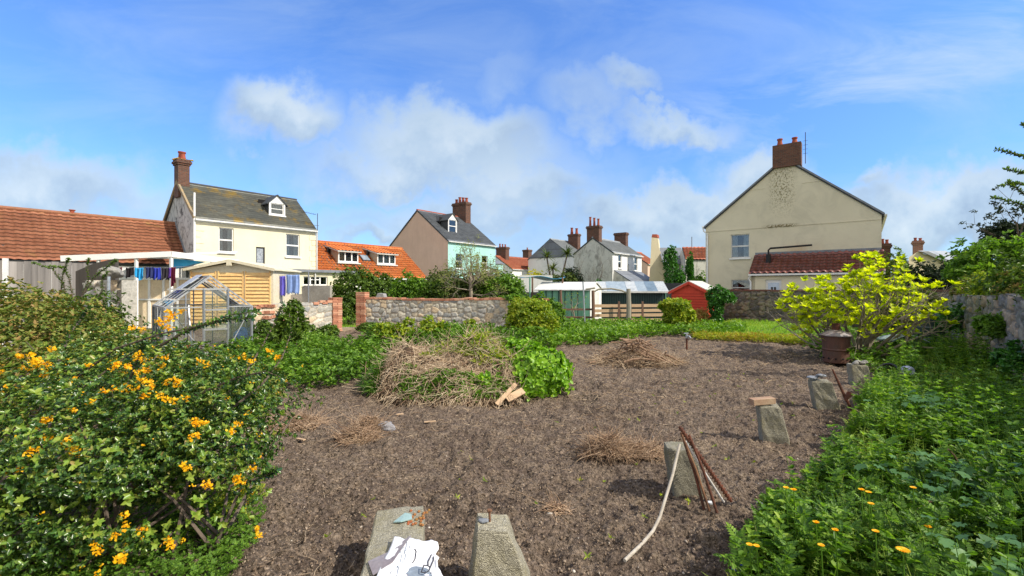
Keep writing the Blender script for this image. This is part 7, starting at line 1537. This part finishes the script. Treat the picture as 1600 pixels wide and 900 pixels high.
MG = ['%s marigold %s' % w for w in (('left', 'of the close pair at the soil edge, upper left of the strap leaves'), ('smaller right-hand', 'beside the far left pair at the soil edge'), ('upper right', 'of the three above the strap leaf fan'), ('upper left', 'of the three above the strap leaf fan'), ('lowest', 'of the three above the strap leaf fan'), ('single', 'standing right of the strap leaf fan'), ('half hidden', 'in front of the strap leaf fan'), ('low', 'in front of the strap leaf fan near the bottom edge'), ('largest', 'low down right of centre in the right weeds'), ('small', 'between the largest bloom and the scalloped leaves'), ('right', 'of the two lowest at the soil edge'), ('left', 'of the two lowest at the soil edge'), ('small', 'just left of the strap leaf fan'), ('drooping', 'between the strap leaves and the largest bloom'))]
FLW = [(1240, 765, .45), (1228, 762, .40), (1357, 769, .42), (1346, 765, .42), (1361, 787, .4), (1427, 762, .45), (1305, 828, .35), (1283, 852, .3), (1411, 860, .38), (1450, 823, .35), (1182, 853, .25), (1171, 851, .25), (1275, 816, .34), (1368, 830, .38)]
for i, (px, py, z) in enumerate(FLW):
    z += .16
    Y = F*(EYE-z)/(py-HZ); c = V((px-800)/F*Y, Y, z); t_ = thing('marigold', MG[i], 'flower', (c[0], c[1], 0), 'marigolds in the right weeds')
    MB().tube([V(c[0]+random.uniform(-.05, .05), c[1], 0), c*V(1, 1, .5)+V(.02, .01, 0), c], .0035, 5).build('stem', L_weed, t_)
    n_ = 18; az = np.arange(n_)/n_*6.283; tl = V(0, -.35, .9) if i % 3 else V(.3, -.7, .5); d = np.stack([np.cos(az), np.sin(az), .25+0*az], -1); scatter('petals', T_NARROW, np.tile(c, (n_, 1)), d, np.tile(tl, (n_, 1)), .019 if i not in (8,) else .032, L_flow, t_, squash=np.full(n_, 2.2))
cover('edge_weeds', 'sparse pale weeds creeping over the soil edge at the bottom right', [(1150, 960), (1300, 960), (1340, 860), (1290, 760), (1230, 790), (1180, 860)], 900, .26, .035, L_weed, T_OVAL, 6, 51, edge=.08)
sp_ = [(1215, 545), (1160, 540)]
for i, (a_, b_) in enumerate((((1430, 800), (1475, 776)), ((1482, 702), (1500, 728)))):
    q0 = PT(a_[0], a_[1], 3.1 if i == 0 else 3.6); q1 = PT(b_[0], b_[1], 3.3 if i == 0 else 3.8); tag(MB().tube([q0, (q0+q1)/2+UP*.02, q1], .008, 5).build('dead_stalk', M_stick), ['bleached dead stalk lying over the dark gap in the right weeds', 'broken pale stalk above the scalloped leaves'][i], 'stalk')
for nm, x_, y_, z_, s_ in (('ivy_patch', 9.6, 8.9, 1.05, .28), ('ivy_patch', 12.4, 12.2, .9, .5), ('ivy_patch', 8.7, 7.9, .6, .3)):
    q_ = V(x_, y_, 0); u_ = np.dot(q_-WR1, wd_); c = WR1+wd_*u_+wn*.12; shrub(nm, {9.6: 'ferny tuft growing from the face of the old stone wall', 10.9: 'ivy hanging over the upper face of the old stone wall', 12.4: 'ivy mass covering the far part of the old stone wall', 8.7: 'ivy patch low on the old stone wall near the right edge'}[x_], [(c[0], c[1], z_, s_, .25, s_*.9)], 480, 5, .065, L_ivy if x_ != 9.6 else L_weed, 'ivy', lump=.4)
